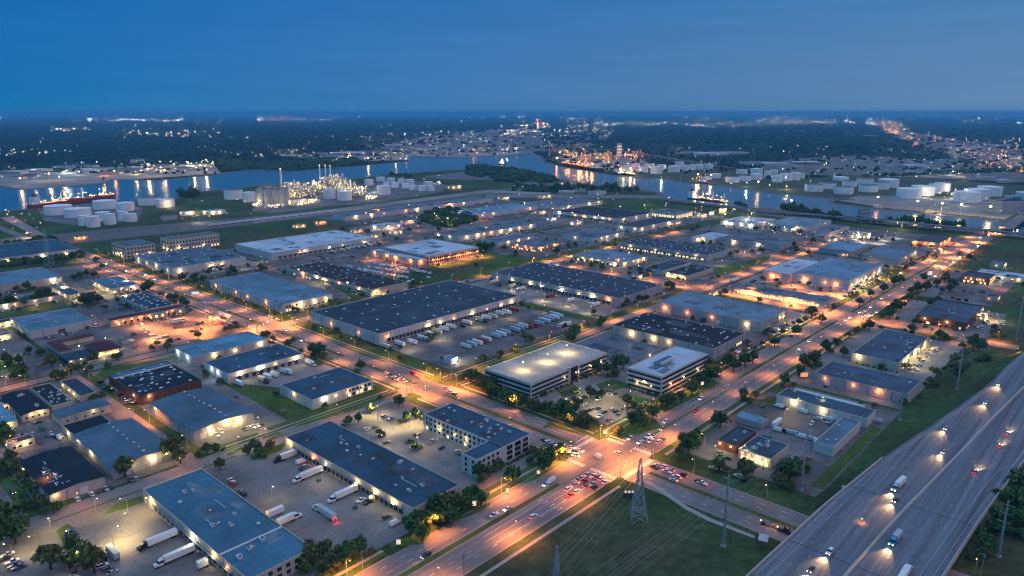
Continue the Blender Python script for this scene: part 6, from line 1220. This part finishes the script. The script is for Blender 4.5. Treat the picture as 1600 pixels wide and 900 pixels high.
cars('183,495,g,p 188,476,k 148,510,w 12,501,k 16,503,g 38,553,b', V, 'the motel streets'); cars('505,452,w,v 730,440,k 736,438,w', V, 'the yard behind the chamfered warehouse'); cars('706,562,w,s 712,565,k 700,559,g', V, 'the pump house')
for nk, x0, x1, y0, y1 in list(LM):
    d_ = depth(x0, y0)
    if not 520 < d_ < 1500 or x1 - x0 < 30 or y0 > 1150 or 'dock' in nk or 'navy' in nk or 'tank' in nk: continue
    x = x0 + 4
    while x < x1 - 4:
        if R.random() < .30: car(x, y0 - 9, V + PI * R.randrange(2), R.choice(('car', 'suv', 'pickup', 'van')), place='the ' + nk)
        x += 2.9
CT_ = []
for c_, nm_ in (((.30, .07, .04), 'rust red'), ((.05, .14, .22), 'blue'), ((.32, .33, .33), 'pale grey'), ((.07, .16, .09), 'green')):
    b = MB(mat('container_' + nm_.replace(' ', '_'), c_, .7, .25, .4, lines=(.5, .12, .75), cells='sum')); b.box(-3.1, 3.1, -1.2, 1.2, 0, 2.6); d_ = MB(darkm); d_.box(3.11, 3.16, -1.1, 1.1, .1, 2.5); CT_.append((b.mesh('shell'), d_.mesh('door'), nm_))
b = MB(mat('pallet_wood', (.25, .17, .10), .9, .3, .8)); b.loft([[(-1.2, -.8, 0), (1.2, -.8, 0), (1.2, .8, 0), (-1.2, .8, 0)], [(-1.1, -.8, 1.3), (1.2, -.7, 1.3), (1.1, .8, 1.3), (-1.2, .75, 1.3)]]); PAL = b.mesh('pallet_stack')
def clear(x, y, m_=3): return not (any(a - m_ < x < c_ + m_ and b_ - m_ < y < e_ + m_ for _, a, c_, b_, e_ in LM[:95]) or 325 < x < 372 or 208 < y < 262 or 390 < y < 424 or 636 < y < 662 or 764 < x < 790)
for (x0, x1, y0, y1, nc, nk_, np_) in ((96, 158, 505, 640, 14, 3, 8), (10, 78, 420, 640, 26, 5, 6), (172, 325, 665, 900, 34, 6, 10), (180, 325, 430, 640, 10, 4, 8), (100, 168, 665, 900, 16, 4, 6), (155, 330, 915, 1015, 18, 2, 3), (386, 560, 870, 905, 10, 4, 6), (556, 648, 640, 900, 10, 8, 10), (790, 1110, 262, 390, 26, 3, 4), (790, 1090, 416, 640, 36, 6, 8), (780, 1110, 690, 835, 34, 5, 6), (930, 1110, 132, 205, 22, 3, 3), (384, 545, 125, 205, 12, 4, 8), (1125, 1300, 400, 640, 24, 4, 4), (820, 1290, 1142, 1200, 26, 6, 6), (560, 700, 1070, 1130, 10, 3, 3), (1040, 1160, 850, 1030, 18, 3, 3)):
    for k in range(nc):
        x, y = R.uniform(x0, x1), R.uniform(y0, y1)
        if clear(x, y): car(x, y, R.choice((U, V, U + PI, -V)) + R.uniform(-.06, .06), R.choice(('car', 'suv', 'pickup', 'van', 'car')))
    for k in range(nk_):
        x, y = R.uniform(x0, x1), R.uniform(y0, y1)
        if clear(x, y, 5): c0 = CT_[R.randrange(4)]; t = thing('shipping_container', None, 'container', (x, y, .12), R.choice((U, V)), 'containers left in the yards'); put('shell', c0[0], t); put('door', c0[1], t); auto(t, c0[2] + ' container', x, y)
    for k in range(np_):
        x, y = R.uniform(x0, x1), R.uniform(y0, y1)
        if clear(x, y, 2): o = put('pallet_stack', PAL, None, (x, y, .12), R.uniform(0, 3), R.uniform(.7, 1.6)); tag(o, None, 'pallets', 'pallet stacks in the yards'); auto(o, 'stack of wooden pallets', x, y)
# truck rental yard: rows of small white box trucks
BT = MB(trw); BT.box(-3.4, 1.6, -1.15, 1.15, .9, 3.3); BT.loft([[(1.65, -1.05, .5), (3.3, -1, .5), (3.3, 1, .5), (1.65, 1.05, .5)], [(1.65, -1.05, 2.2), (2.6, -.95, 2.2), (2.6, .95, 2.2), (1.65, 1.05, 2.2)]]); 
b = MB(trw); b.box(-3.4, 1.6, -1.15, 1.15, .9, 3.3); BXM = b.mesh('cargo_box'); b = MB(trw, glassm); b.loft([[(1.65, -1.05, .5), (3.3, -1, .5), (3.3, 1, .5), (1.65, 1.05, .5)], [(1.65, -1.05, 1.3), (3.2, -1, 1.3), (3.2, 1, 1.3), (1.65, 1.05, 1.3)], [(1.65, -1.05, 2.2), (2.5, -.95, 2.2), (2.5, .95, 2.2), (1.65, 1.05, 2.2)]], ms=[trw, glassm]); CABM = b.mesh('cab')
for r_, (xa, ya, xb, yb, n_) in enumerate(((562, 424, 640, 436, 15), (575, 419, 658, 432, 16), (588, 414, 672, 428, 15), (545, 418, 575, 424, 6), (640, 441, 668, 436, 6))):
    for i in range(n_):
        if R.random() < .2: continue
        f = i / (n_ - 1); x, y = G(xa + (xb - xa) * f + R.uniform(-1.2, 1.2), ya + (yb - ya) * f + R.uniform(-.9, .9))
        t = thing('box_truck', None, 'truck', (x, y, .1), (U, U + PI, V, -V)[R.randrange(4)] + R.uniform(-.2, .2), 'white box trucks in the rental yard'); put('cargo_box', BXM, t); put('cab', CABM, t); put('wheel', WHT, t, (-2, 0, 0), 0, .85); put('wheel', WHT, t, (2.4, 0, 0), 0, .85)
        auto(t, 'white box truck', x, y, ('back row of the rental yard', 'second row of the rental yard', 'third row of the rental yard', 'short upper row of the rental yard', 'short end row of the rental yard')[r_])

# ---------------------------------------------------------------- street lamps
b = MB(steelm); b.tube((0, 0, 0), (0, 0, 10), .14, .08); SPL = b.mesh('pole'); b = MB(steelm); b.tube((0, 0, 10), (2.6, 0, 10.5), .07, .05); SAR = b.mesh('arm')
SHD = {c_: MB(EM[c_]).box(2.4, 3.1, -.16, .16, 10.34, 10.44).mesh('lamp_head') for c_ in ('org', 'yel', 'white', 'warm')}
nl = 0


def slamp(x, y, rz, col='org', power=9000, place=None, on=1, h=1.0):
    global nl
    t = thing('street_lamp', None, 'street lamp', (x, y, 0), rz, 'street lamps along the roads'); t.scale = (1, 1, h)
    put('pole', SPL, t); put('arm', SAR, t); put('lamp_head', SHD[col] if on else SPL2, t)
    if on: light(t, (2.8, 0, 9.9), col, power * R.uniform(.75, 1.25), 'SPOT', r=.35, spot=156, blend=.7)
    auto(t, {'org': 'orange', 'yel': 'yellow', 'white': 'white', 'warm': 'warm'}[col] + ' street lamp', x, y, place); nl += 1
    return t
SPL2 = MB(steelm).box(2.3, 3.3, -.22, .22, 10.3, 10.46).mesh('lamp_head')
A = 33000
for i, x in enumerate(range(60, 1260, 52)):
    near = math.exp(-((x - 345) / 90) ** 2) + math.exp(-((x - 777) / 90) ** 2) + .5 * math.exp(-((x - 130) / 120) ** 2)
    dim = .5 if 400 < x < 460 else 1
    if abs(x - 345) > 22 and abs(x - 777) > 16:
        slamp(x, R1d + 1.2, -V, power=A * (.62 + .45 * near) * dim, place='the far side of the avenue'); slamp(x + 24, R1a - 1.2, V, power=A * (.6 + .45 * near) * dim, place='the near side of the avenue')
for x, y, rz in ((327.5, 254.5, -.8), (364, 254.5, -2.3), (327, 214.5, .8), (364, 214, 2.3)): slamp(x, y, rz, power=A * .7, place='the main crossroads')
slamp(346, 236, 0, power=A * .6, place='the main crossroads', h=1.25)
for i, y in enumerate(range(280, 1230, 50)):
    if 385 < y < 420 or 630 < y < 665: continue
    nr = math.exp(-((y - 405) / 50) ** 2) + math.exp(-((y - 650) / 70) ** 2) + .8 * math.exp(-((y - 1000) / 200) ** 2)
    slamp(364.4, y, PI, power=A * (.42 + .6 * nr), place='the right side of the cross avenue'); slamp(327.6, y + 25, 0, power=A * (.42 + .6 * nr), place='the left side of the cross avenue')
for x, y, rz in ((364, 412, 2.6), (330, 423, .6), (364, 393, -2.6), (328, 393, -.6)): slamp(x, y, rz, power=A * 1.0, place='the pump house junction')
for x, y, rz in ((366, 658, -2.3), (328, 658, -.7), (366, 639, 2.3), (328, 639, .7)): slamp(x, y, rz, power=A * 1.1, place='the left signalled junction')
for x, y, rz in ((766, 255, -.8), (788, 255, -2.3), (766, 214, .8), (788, 214, 2.3)): slamp(x, y, rz, power=A * 1.2, place='the second crossing')
for y in (40, 90, 140, 185): slamp(362.5, y, PI, power=A * (.12 if y > 150 else .0) + 700, place='the road under the highway')
for x in range(400, 1250, 50): slamp(x, 411, -V, power=A * (.5 if x < 600 else .9), place='the middle cross road')
for x in range(395, 780, 52): slamp(x, 657.5, -V, power=A * .55, place='the road before the chamfered warehouse')
for x in range(790, 1180, 50): slamp(x, 657.5, -V, power=A * 1.1, place='the orange back road')
for y in (60, 100, 150, 190, 290, 330, 370, 430, 480, 540, 600): slamp(786, y, PI, power=A * (1.1 if y > 250 else .8), place='the side road by the big store')
for x in range(100, 320, 55): slamp(x, 407.5, V, power=A * .14, place='the small street behind the dock warehouses')
for y in (440, 500, 560, 620): slamp(172, y, PI, power=A * (.55 if 450 < y < 560 else .15), place='the lane by the gable warehouse')
for x in range(100, 320, 60): slamp(x, 642, V, power=A * .2, place='the motel street')
for y in (450, 520, 590, 700, 760): slamp(98, y, PI, power=A * .12, place='the left side street')
for x, y in ((795, 300), (795, 350)): slamp(x - 8, y, 0, power=A * 1.6, place='the shop row lane')
for x, y in ((850, 300), (870, 330), (865, 275)): slamp(x, y, 0, power=A * 1.8, place='the store loading lane')
# the orange-lit parking lot by the motel
for x, y in ((255, 690), (270, 720), (285, 700), (300, 740), (305, 690), (265, 745), (290, 670), (318, 720)): slamp(x, y, PI, power=A * 1.9, place='the orange-lit lot')
for x, y in ((665, 745), (690, 740), (720, 750), (745, 745)): slamp(x, y, 0, power=A * 1.6, place='the forecourt of the square headquarters')
for x, y in ((600, 770), (620, 800), (570, 740), (615, 850)): slamp(x, y, 0, power=A * .7, place='the rental yard')
for x, y in ((1130, 225), (1170, 245), (1210, 225), (1255, 250), (1300, 225), (1345, 250), (1390, 225), (1440, 250), (1510, 225), (1560, 225)): slamp(x, y, 0, power=A * 2.2, place='the far end of the avenue')
for x, y in ((60, 330), (85, 296), (100, 360)): slamp(x, y, 0, 'yel', A * .5, 'the lower left lots')
# car park lamps, yellowish
PK = '''930,640,.5 958,632,.5 905,622,.45 975,650,.45 945,618,.4 990,628,.3 890,640,.35 1000,612,.2 590,655,.6 615,672,.45 640,668,.7 660,662,.5 690,684,.3 575,648,.5 655,700,.4 600,697,.2 405,668,.3 345,690,.25 370,705,.22 150,690,.0
760,590,.12 1440,560,.9 1450,545,.8 1425,575,.8 1560,505,.7 1545,500,.6 1340,455,.9 1360,446,.8 1380,437,.7 1320,465,.8 1230,520,.6 1250,505,.5 1290,640,.10 1240,640,.28 1225,655,.22 1100,700,.12 1165,720,.25 1120,720,.2 850,470,.55 890,480,.5 920,490,.55 800,455,.5 640,545,.3 690,530,.35 740,512,.35 790,498,.35 850,490,.25 380,420,.4 410,410,.4 505,445,.9 545,452,.9 470,430,.9 590,462,.6
100,455,1.2 120,470,.9 75,462,.9 200,470,.7 170,462,.8 30,470,.6 60,480,.6 20,520,.25 150,455,.9 195,446,.8 15,560,.5 5,590,.4 110,850,.10 80,830,.30 60,860,.3 150,800,.25 200,800,.35 240,800,.3 190,830,.25 135,885,.15 20,875,.3 500,760,.10 570,790,.0 425,780,.12 1340,375,1.2 1360,372,1.2 1380,376,1 1400,372,1 1350,380,1 1370,381,1'''
for q in PK.split():
    a, b_, p = q.split(','); p = float(p)
    if p > 0: x, y = G(float(a), float(b_)); slamp(x, y, R.uniform(0, 6), 'yel' if float(b_) > 385 else 'white', 14000 * p, None, h=.85)

for q in '210,657,.5 192,640,.4 560,368,.9 592,378,.9 612,360,.9 640,376,.8 580,356,.8 1180,456,.9 1222,482,.9 1150,394,.8 1172,400,.8 1002,388,.7 950,397,.8 872,405,.8 832,413,.8 40,602,.3 10,604,.3 1010,360,.8 1050,366,.8 1100,378,.7 1502,422,.9 1480,442,.8 1562,452,.6 470,472,.6 230,545,.4 300,550,.3 1060,440,.7 1040,448,.6 150,505,.3 420,418,.5 500,412,.6 1585,560,.3 1500,536,.6 1440,520,.5 1215,400,.9 1260,398,.8 1300,372,.8 700,352,.5 760,362,.5 900,350,.6 950,345,.6 1360,410,.6 1400,420,.6'.split():
    a, b_, p = q.split(','); x, y = G(float(a), float(b_)); slamp(x, y, R.uniform(0, 6), 'org', 15000 * float(p), None, h=.85)
# traffic signals at the crossings
for (cx_, cy_, dx, dy, pl) in ((345, 234, 17, 20, 'the main crossroads'), (777, 234, 11, 20, 'the second crossing'), (346, 649, 18, 9, 'the left signalled junction'), (347, 403, 18, 9, 'the pump house junction')):
    for k, (sx_, sy_) in enumerate(((1, 1), (-1, 1), (-1, -1), (1, -1))):
        x, y = cx_ + sx_ * dx, cy_ + sy_ * dy; a = math.atan2(-sy_, -sx_ * .2) if k % 2 else math.atan2(-sy_ * .2, -sx_)
        t = thing('traffic_signal', None, 'traffic signal', (x, y, 0), a, 'traffic signals'); b = MB(poledk); b.tube((0, 0, 0), (0, 0, 7), .16, .12); put('pole', b.mesh('pole'), t); b = MB(poledk); b.tube((0, 0, 6.4), (9, 0, 7), .1, .07); put('mast_arm', b.mesh('mast_arm'), t)
        for q_ in (4, 8):
            b = MB(darkm); b.box(-.25, .25, -.2, .2, -.9, .3); h_ = put('signal_head', b.mesh('signal_head'), t, (q_, 0, 7)); b = MB(EM['red' if k % 2 else 'green']); b.box(-.18, .18, -.26, -.21, -.1, .25) ; put('signal_lamp', b.mesh('signal_lamp'), h_)
        auto(t, 'dark mast-arm traffic signal', x, y, pl)
# roadside signs with lit faces
for px, py, w_, h_, z, c_, lb in ((1098, 697, 0, 0, 0, '', ''), (841, 744, 1.6, 2, 1.5, 'sign', 'small white lit monument sign on the avenue verge'), (945, 684, 2, 1.6, 3, 'sign', 'pale lit pylon sign at the office car park corner'), (665, 830, 0, 0, 0, '', ''), (741, 797, 2, 2.6, 2.6, 'sign', 'yellow-lit small sign before the blue dock warehouse'), (623, 856, 2, 2.4, 2, 'sign', 'small lit sign on the corner lawn of the truck court'), (1097, 608, 2, 2.5, 3.5, 'sign', 'white lit sign below the four-storey office trees'), (306, 465, 8, 3, 4, 'sign', 'white lit billboard beside the far left avenue'), (421, 500, 2, 2, 3, 'sign', 'little white sign at the signalled junction corner'), (1410, 478, 9, 4, 2.6, 'rsign', 'orange-red lit canopy sign beside the upper avenue'), (1256, 592, 6, 3, 2, 'rsign', 'orange-red lit shop panel at the end of the long blue warehouse'), (487, 628, 1.5, 2, 1, 'rsign', 'small orange sign on the lawn of the blue warehouse'), (1452, 437, 5, 5, 6, 'sign', 'round-cornered white pylon sign beside the upper avenue'), (793, 773, 1.4, 2.2, 1.2, 'sign', 'pair-height white gate sign by the office driveway')):
    if not w_: continue
    x, y = G(px, py); t = thing('lit_sign', lb, 'sign', (x, y, 0), -AZ + .1); b = MB(darkm); b.box(-.15, .15, -.15, .15, 0, z + .1); put('post', b.mesh('post'), t)
    b = MB(whitep); b.box(-w_ / 2 - .15, w_ / 2 + .15, -.2, .2, z, z + h_ + .3); put('frame', b.mesh('frame'), t); b = MB(EM[c_]); b.box(-w_ / 2, w_ / 2, -.26, -.21, z + .15, z + h_ + .15); put('face', b.mesh('face'), t)
    if c_ == 'rsign': light(t, (0, -2.5, z + 1), 'org', 400, r=.4)

# ---------------------------------------------------------------- power line towers and wires
def lattice(x, y, h, label, az=0.5, base=4.2):
    t = thing('transmission_tower', label, 'pylon', (x, y, 0), az)
    lev = [(0, base), (h * .25, base * .72), (h * .5, base * .45), (h * .68, base * .28), (h * .82, base * .22), (h, base * .05)]
    cs = ((1, 1), (-1, 1), (-1, -1), (1, -1))
    for sx_, sy_ in cs:
        b = MB(steelm)
        for (z0, w0), (z1, w1) in zip(lev, lev[1:]): b.tube((sx_ * w0, sy_ * w0, z0), (sx_ * w1, sy_ * w1, z1), .23, .18, 4)
        put('leg', b.mesh('leg'), t)
    nb = []
    for (z0, w0), (z1, w1) in zip(lev, lev[1:]):
        n_ = 2 if z1 - z0 > h * .2 else 1
        for s_ in range(n_):
            a0, a1 = s_ / n_, (s_ + 1) / n_; za, zb, wa, wb = z0 + (z1 - z0) * a0, z0 + (z1 - z0) * a1, w0 + (w1 - w0) * a0, w0 + (w1 - w0) * a1
            b = MB(steelm)
            for i in range(4):
                (p, q), (r_, s2) = cs[i], cs[(i + 1) % 4]; b.tube((p * wa, q * wa, za), (r_ * wb, s2 * wb, zb), .12, .12, 4); b.tube((r_ * wa, s2 * wa, za), (p * wb, q * wb, zb), .12, .12, 4); b.tube((p * wb, q * wb, zb), (r_ * wb, s2 * wb, zb), .09, .09, 4)
            put('lattice_bracing', b.mesh('lattice_bracing'), t)
    for k, (z, ln) in enumerate(((h * .68, 6.5), (h * .8, 5.2), (h * .91, 4))):
        for s_ in (-1, 1):
            b = MB(steelm); b.tube((0, -.6, z), (s_ * ln, 0, z + .4), .1, .06, 4); b.tube((0, .6, z), (s_ * ln, 0, z + .4), .1, .06, 4); b.tube((0, 0, z + 1.8), (s_ * ln, 0, z + .4), .09, .06, 4); put('cross_arm', b.mesh('cross_arm'), t)
            b = MB(darkm); b.tube((s_ * ln, 0, z - 1.3), (s_ * ln, 0, z + .3), .14, .1, 6); put('insulator', b.mesh('insulator'), t)
    return t
tw1 = G(997, 811); lattice(*tw1, 35.5, 'steel lattice pylon on the grass beside the main crossroads', .8)
tw0 = (tw1[0] - 78, tw1[1] - 22)
b0 = G(868, 990); tw0 = b0; lattice(*tw0, 41, 'lattice pylon rising from the bottom edge of the picture', .8, 4.5)
lattice(*G(78, 417), 54, 'tall pylon silhouetted against the dark wood far left', .5, 5.5)
def monopole(px, py, h, label, arms=2, azm=PI / 2):
    x, y = G(px, py); t = thing('steel_monopole', label, 'utility pole', (x, y, 0), azm)
    b = MB(steelm); b.tube((0, 0, 0), (0, 0, h), .75, .35, 12); put('pole', b.mesh('pole'), t); b = MB(kerbm); b.cyl(0, 0, 0, .5, 1.3, 12); put('footing', b.mesh('footing'), t)
    for k in range(3):
        z = h - 2 - k * 4.5
        for s_ in ((-1, 1) if arms == 2 else (1,)): b = MB(steelm); b.tube((0, 0, z - .5), (s_ * 3, 0, z), .14, .08, 5); put('cross_arm', b.mesh('cross_arm'), t); b = MB(darkm); b.tube((s_ * 3, 0, z - 1.4), (s_ * 3, 0, z), .12, .1, 5); put('insulator', b.mesh('insulator'), t)
    return x, y, h
mp_ = [monopole(*q) for q in ((1130, 853, 39, 'steel monopole alone on the foreground grass'), (1252, 765, 37, 'steel monopole in the shrubs beside the shop driveway'), (1405, 656, 44, 'tall steel monopole next to the small parked boat trailer'), (1495, 608, 34, 'shorter steel monopole midway along the embankment grass'), (1537, 548, 24, 'short lamp-topped monopole near the side road end'), (1588, 531, 43, 'tall steel monopole nearest the right picture edge'), (1560, 869, 30, 'steel pole on the grass beyond the outer highway edge'))]
wires = 0; wirem = mat('wire_weathered', (.27, .29, .31), .6, .1, .5)
def wire(p, q, sag, place=None, lab='thin power line wire'):
    global wires
    b = MB(wirem); n_ = 14; pts = [tuple(p[i] + (q[i] - p[i]) * k / n_ - (sag * 4 * (k / n_) * (1 - k / n_) if i == 2 else 0) for i in range(3)) for k in range(n_ + 1)]
    d = np.array(q[:2]) - np.array(p[:2]); d /= np.linalg.norm(d); s = np.array((-d[1], d[0])) * .045
    b.loft([[(x - s[0], y - s[1], z), (x + s[0], y + s[1], z), (x, y, z + .08)] for x, y, z in pts])
    o = put('power_line', b.mesh('power_line')); tag(o, None, 'power line', 'power lines over the foreground grass'); m = ((p[0] + q[0]) / 2, (p[1] + q[1]) / 2); auto(o, lab, m[0], m[1], place); wires += 1
for s_ in (-1, 1):
    for z0, z1, ln in ((.68, .68, 6), (.8, .8, 5), (.91, .91, 3.8)):
        o = np.array((math.cos(.8), math.sin(.8))) * ln * s_
        wire((tw0[0] + o[0], tw0[1] + o[1], 41 * z0 - 1.2), (tw1[0] + o[0], tw1[1] + o[1], 35.5 * z1 - 1.2), 1.6, 'the two foreground pylons')
for k in range(3):
    for s_ in (-1, 1):
        for i in range(5):
            (xa, ya, ha), (xb, yb, hb_) = mp_[i], mp_[i + 1]
            if i == 4: continue
            wire((xa, ya + 3 * s_, ha - 3.4 - k * 4.5), (xb, yb + 3 * s_, hb_ - 3.4 - k * 4.5), 1.5, 'the embankment monopoles', 'faint high wire')
        wire((mp_[0][0], mp_[0][1] + 3 * s_, mp_[0][2] - 3.4 - k * 4.5), (90, mp_[0][1] + 15 + 3 * s_, 30 - k * 4.5), 2, 'the foreground monopole and picture bottom')
# wooden utility poles and plain highway lamps
for px, py, h, kd in ((725, 903, 12, 'w'), (761, 801, 12, 's'), (567, 893, 11, 's'), (1319, 835, 11, 's'), (1532, 902, 12.5, 's'), (60, 600, 12, 'w'), (466, 790, 0, ''), (800, 700, 0, ''), (1103, 440, 14, 's'), (1119, 444, 14, 's'), (1163, 424, 12, 's'), (944, 462, 0, ''), (840, 550, 9, 's'), (1178, 605, 9, 'w'), (1068, 637, 13, 's'), (1152, 584, 11, 's'), (264, 438, 9, 's')):
    if not kd: continue
    x, y = G(px, py); t = thing('utility_pole', None, 'utility pole', (x, y, 0), .4, 'plain poles along the roads'); b = MB(poledk if kd == 'w' else steelm); b.tube((0, 0, 0), (0, 0, h), .18, .1, 8); put('pole', b.mesh('pole'), t); b = MB(poledk if kd == 'w' else steelm); b.box(-1.2, 1.2, -.08, .08, h - 1, h - .8); put('crossbar', b.mesh('crossbar'), t); auto(t, ('dark wooden' if kd == 'w' else 'grey metal') + ' utility pole', x, y)
# small things: three-panel lit board, dumpsters, substation box, fences
x, y = G(983, 776); t = thing('notice_board', 'row of three small white-lit panels beside the pylon foot', 'notice board', (x, y, 0), -AZ); b = MB(darkm); b.box(-3, 3, -1.2, 1.2, 0, 2.4); put('base', b.mesh('base'), t)
for k in (-2, 0, 2): b = MB(EM['sign']); b.box(k - .6, k + .6, -.1, .1, 2.5, 3.6); put('lit_panel', b.mesh('lit_panel'), t)
x, y = G(1192, 850); t = thing('timber_shelter', 'small brown timber-clad box on the grass by the highway', 'shelter', (x, y, 0), .3); b = MB(mat('timber_brown', (.25, .13, .08), .8, .2, .4)); b.box(-3, 3, -2, 2, 0, 3.4); put('body', b.mesh('body'), t); b = MB(steelm); b.box(-3.3, 3.3, -2.3, 2.3, 3.4, 3.6); put('roof', b.mesh('roof'), t)
def fence(x0, y0, x1, y1, label, h=2, m=None):
    t = thing('chain_fence', label, 'fence', (x0, y0, 0)); ln = math.hypot(x1 - x0, y1 - y0); n_ = min(90, int(ln / 4)); b = MB(steelm); b.box(-.05, .05, -.05, .05, 0, h); me = b.mesh('post')
    for i in range(n_ + 1): put('post', me, t, ((x1 - x0) * i / n_, (y1 - y0) * i / n_, 0))
    for z in (.3, h - .1): b = MB(steelm); b.tube((0, 0, z), (x1 - x0, y1 - y0, z), .04, n=4); put('rail', b.mesh('rail'), t)
fence(384, 420.5, 590, 420.5, 'chain fence along the lower edge of the trailer yard'); fence(592.5, 424, 592.5, 520, 'chain fence between the two truck yards'); fence(436, 127, 620, 127, 'low fence along the embankment foot behind the van yard'); fence(436, 150, 436, 205, 'fence between the shop and the van yard', 2.4)
fence(170, 660, 170, 760, 'fence along the motel wing'); fence(95, 425, 95, 640, 'fence bordering the left workshops')
b = MB(mat('dumpster_green', (.04, .13, .08), .7, .1, .5)); b.loft([[(-1, -.8, 0), (1, -.8, 0), (1, .8, 0), (-1, .8, 0)], [(-1.2, -.95, 1.3), (1.2, -.95, 1.3), (1.2, .95, 1.3), (-1.2, .95, 1.3)]]); DMP = b.mesh('bin_body'); b = MB(darkm); b.box(-1.2, 1.2, -.95, .95, 1.31, 1.4); DML = b.mesh('lid')
for px, py in ((349, 702), (180, 745), (470, 735), (498, 753), (690, 560), (1225, 640), (1290, 605), (820, 470), (640, 520), (95, 700), (372, 600), (1108, 560), (555, 795)):
    x, y = G(px, py); t = thing('dumpster', None, 'dumpster', (x, y, .08), R.choice((0, V)), 'dumpsters behind the buildings'); put('body', DMP, t); put('lid', DML, t); auto(t, 'dark green dumpster', x, y)
# loading ramps beside docks
b = MB(kerbm); b.box(-1.6, 1.6, -3, 3, 0, .9)
# white block tower in the shipyard and lit tower on the skyline
for px, py, w_, h, lb, wl in ((967, 247, 22, 70, 'white block tower rising behind the shipyard', 'white'), (844, 198, 60, 75, 'pinkish lit tower block on the far skyline', 'pink'), (1430, 226, 24, 22, 'small pale block by the distant motorway', 'white')):
    x, y = G(px, py); t = thing('tower_block', lb, 'tower', (x, y, 0), -AZ); d = depth(x, y); b = MB(WM[wl]); b.loft([[(-w_ / 2, -w_ / 3, 0), (w_ / 2, -w_ / 3, 0), (w_ / 2, w_ / 3, 0), (-w_ / 2, w_ / 3, 0)], [(-w_ / 2, -w_ / 3, h), (w_ / 2, -w_ / 3, h), (w_ / 2, w_ / 3, h), (-w_ / 2, w_ / 3, h)]]); put('wall', b.mesh('wall'), t); b = MB(RF['grey']); b.box(-w_ / 3, w_ / 3, -w_ / 4, w_ / 4, h, h + 4); put('roof_house', b.mesh('roof_house'), t)
    for i in range(3):
        for j in range(4): put('window', winmesh(w_ / 6, h / 12, EM['win']), t, (-w_ / 3 + i * w_ / 3, -w_ / 3 - .2, h * (.15 + .2 * j)))

# ---------------------------------------------------------------- haze: thin evening air round everything
hz = MB(); m = bpy.data.materials.new('evening_haze'); m.use_nodes = True; n = m.node_tree.nodes; n.remove(n['Principled BSDF']); v = n.new('ShaderNodeVolumePrincipled'); v.inputs['Color'].default_value = (.17, .60, .95, 1); v.inputs['Density'].default_value = 6.2e-5; v.inputs['Anisotropy'].default_value = .1
m.node_tree.links.new(v.outputs[0], n['Material Output'].inputs['Volume'])
hz = MB(m); hz.box(-46000, 46000, -46000, 46000, -1.0, 235); o = struct('haze', hz, 'stuff')

# ---------------------------------------------------------------- labels that single out each repeated thing
ORD = 'first second third fourth fifth sixth seventh eighth ninth tenth eleventh twelfth thirteenth fourteenth fifteenth sixteenth seventeenth eighteenth nineteenth'.split()
TENS = {2: 'twenty', 3: 'thirty', 4: 'forty', 5: 'fifty', 6: 'sixty', 7: 'seventy', 8: 'eighty', 9: 'ninety'}
TH_ = {2: 'twentieth', 3: 'thirtieth', 4: 'fortieth', 5: 'fiftieth', 6: 'sixtieth', 7: 'seventieth', 8: 'eightieth', 9: 'ninetieth'}
def ordw(n):
    if n < 20: return ORD[n - 1]
    if n >= 100: return 'number ' + str(n)
    return TH_[n // 10] if n % 10 == 0 else TENS[n // 10] + '-' + ORD[n % 10 - 1]
LM += [('shipyard', 2100, 3300, 1300, 2400), ('plant beside the silos', 700, 1100, 1500, 1700), ('riverside floating-roof tanks', 1900, 2700, 350, 900), ('long channel bridge', 2700, 3400, 2500, 3400), ('far left harbour sheds', 700, 1500, 2400, 3100), ('distant motorway', 5000, 9000, -500, 500), ('river mouth sheds', 2200, 3000, 2500, 4500), ('terminal right of the shipyard', 2000, 2400, 900, 1300), ('highway', 120, 700, 48, 105), ('rail yard', 300, 1000, 1310, 1390), ('far northern sheds', 4000, 6000, 5000, 8000)]
grp = {}
for o, look, x, y, place in AUTO:
    if place is None:
        bd = 1e9
        for nk, x0, x1, y0, y1 in LM:
            dd = math.hypot(max(x0 - x, 0, x - x1), max(y0 - y, 0, y - y1))
            if dd < bd: bd = dd; best = nk
        place = 'the ' + best
    grp.setdefault((look, place), []).append((PX(x, y)[0], o))
for (look, place), l_ in grp.items():
    l_.sort(key=lambda q: q[0])
    for i, (_, o) in enumerate(l_):
        pl = ' at ' if place.split()[1] in ('queue', 'middle', 'docks') else ' near '
        o['label'] = look + (', ' + ordw(i + 1) + ' rightward,' if len(l_) > 1 else '') + pl + place
print('trees', ntree, 'cars', ncar, 'trailers', ntr, 'lamps', nl, 'objects', len(bpy.data.objects), 'lights', sum(o.type == 'LIGHT' for o in bpy.data.objects))
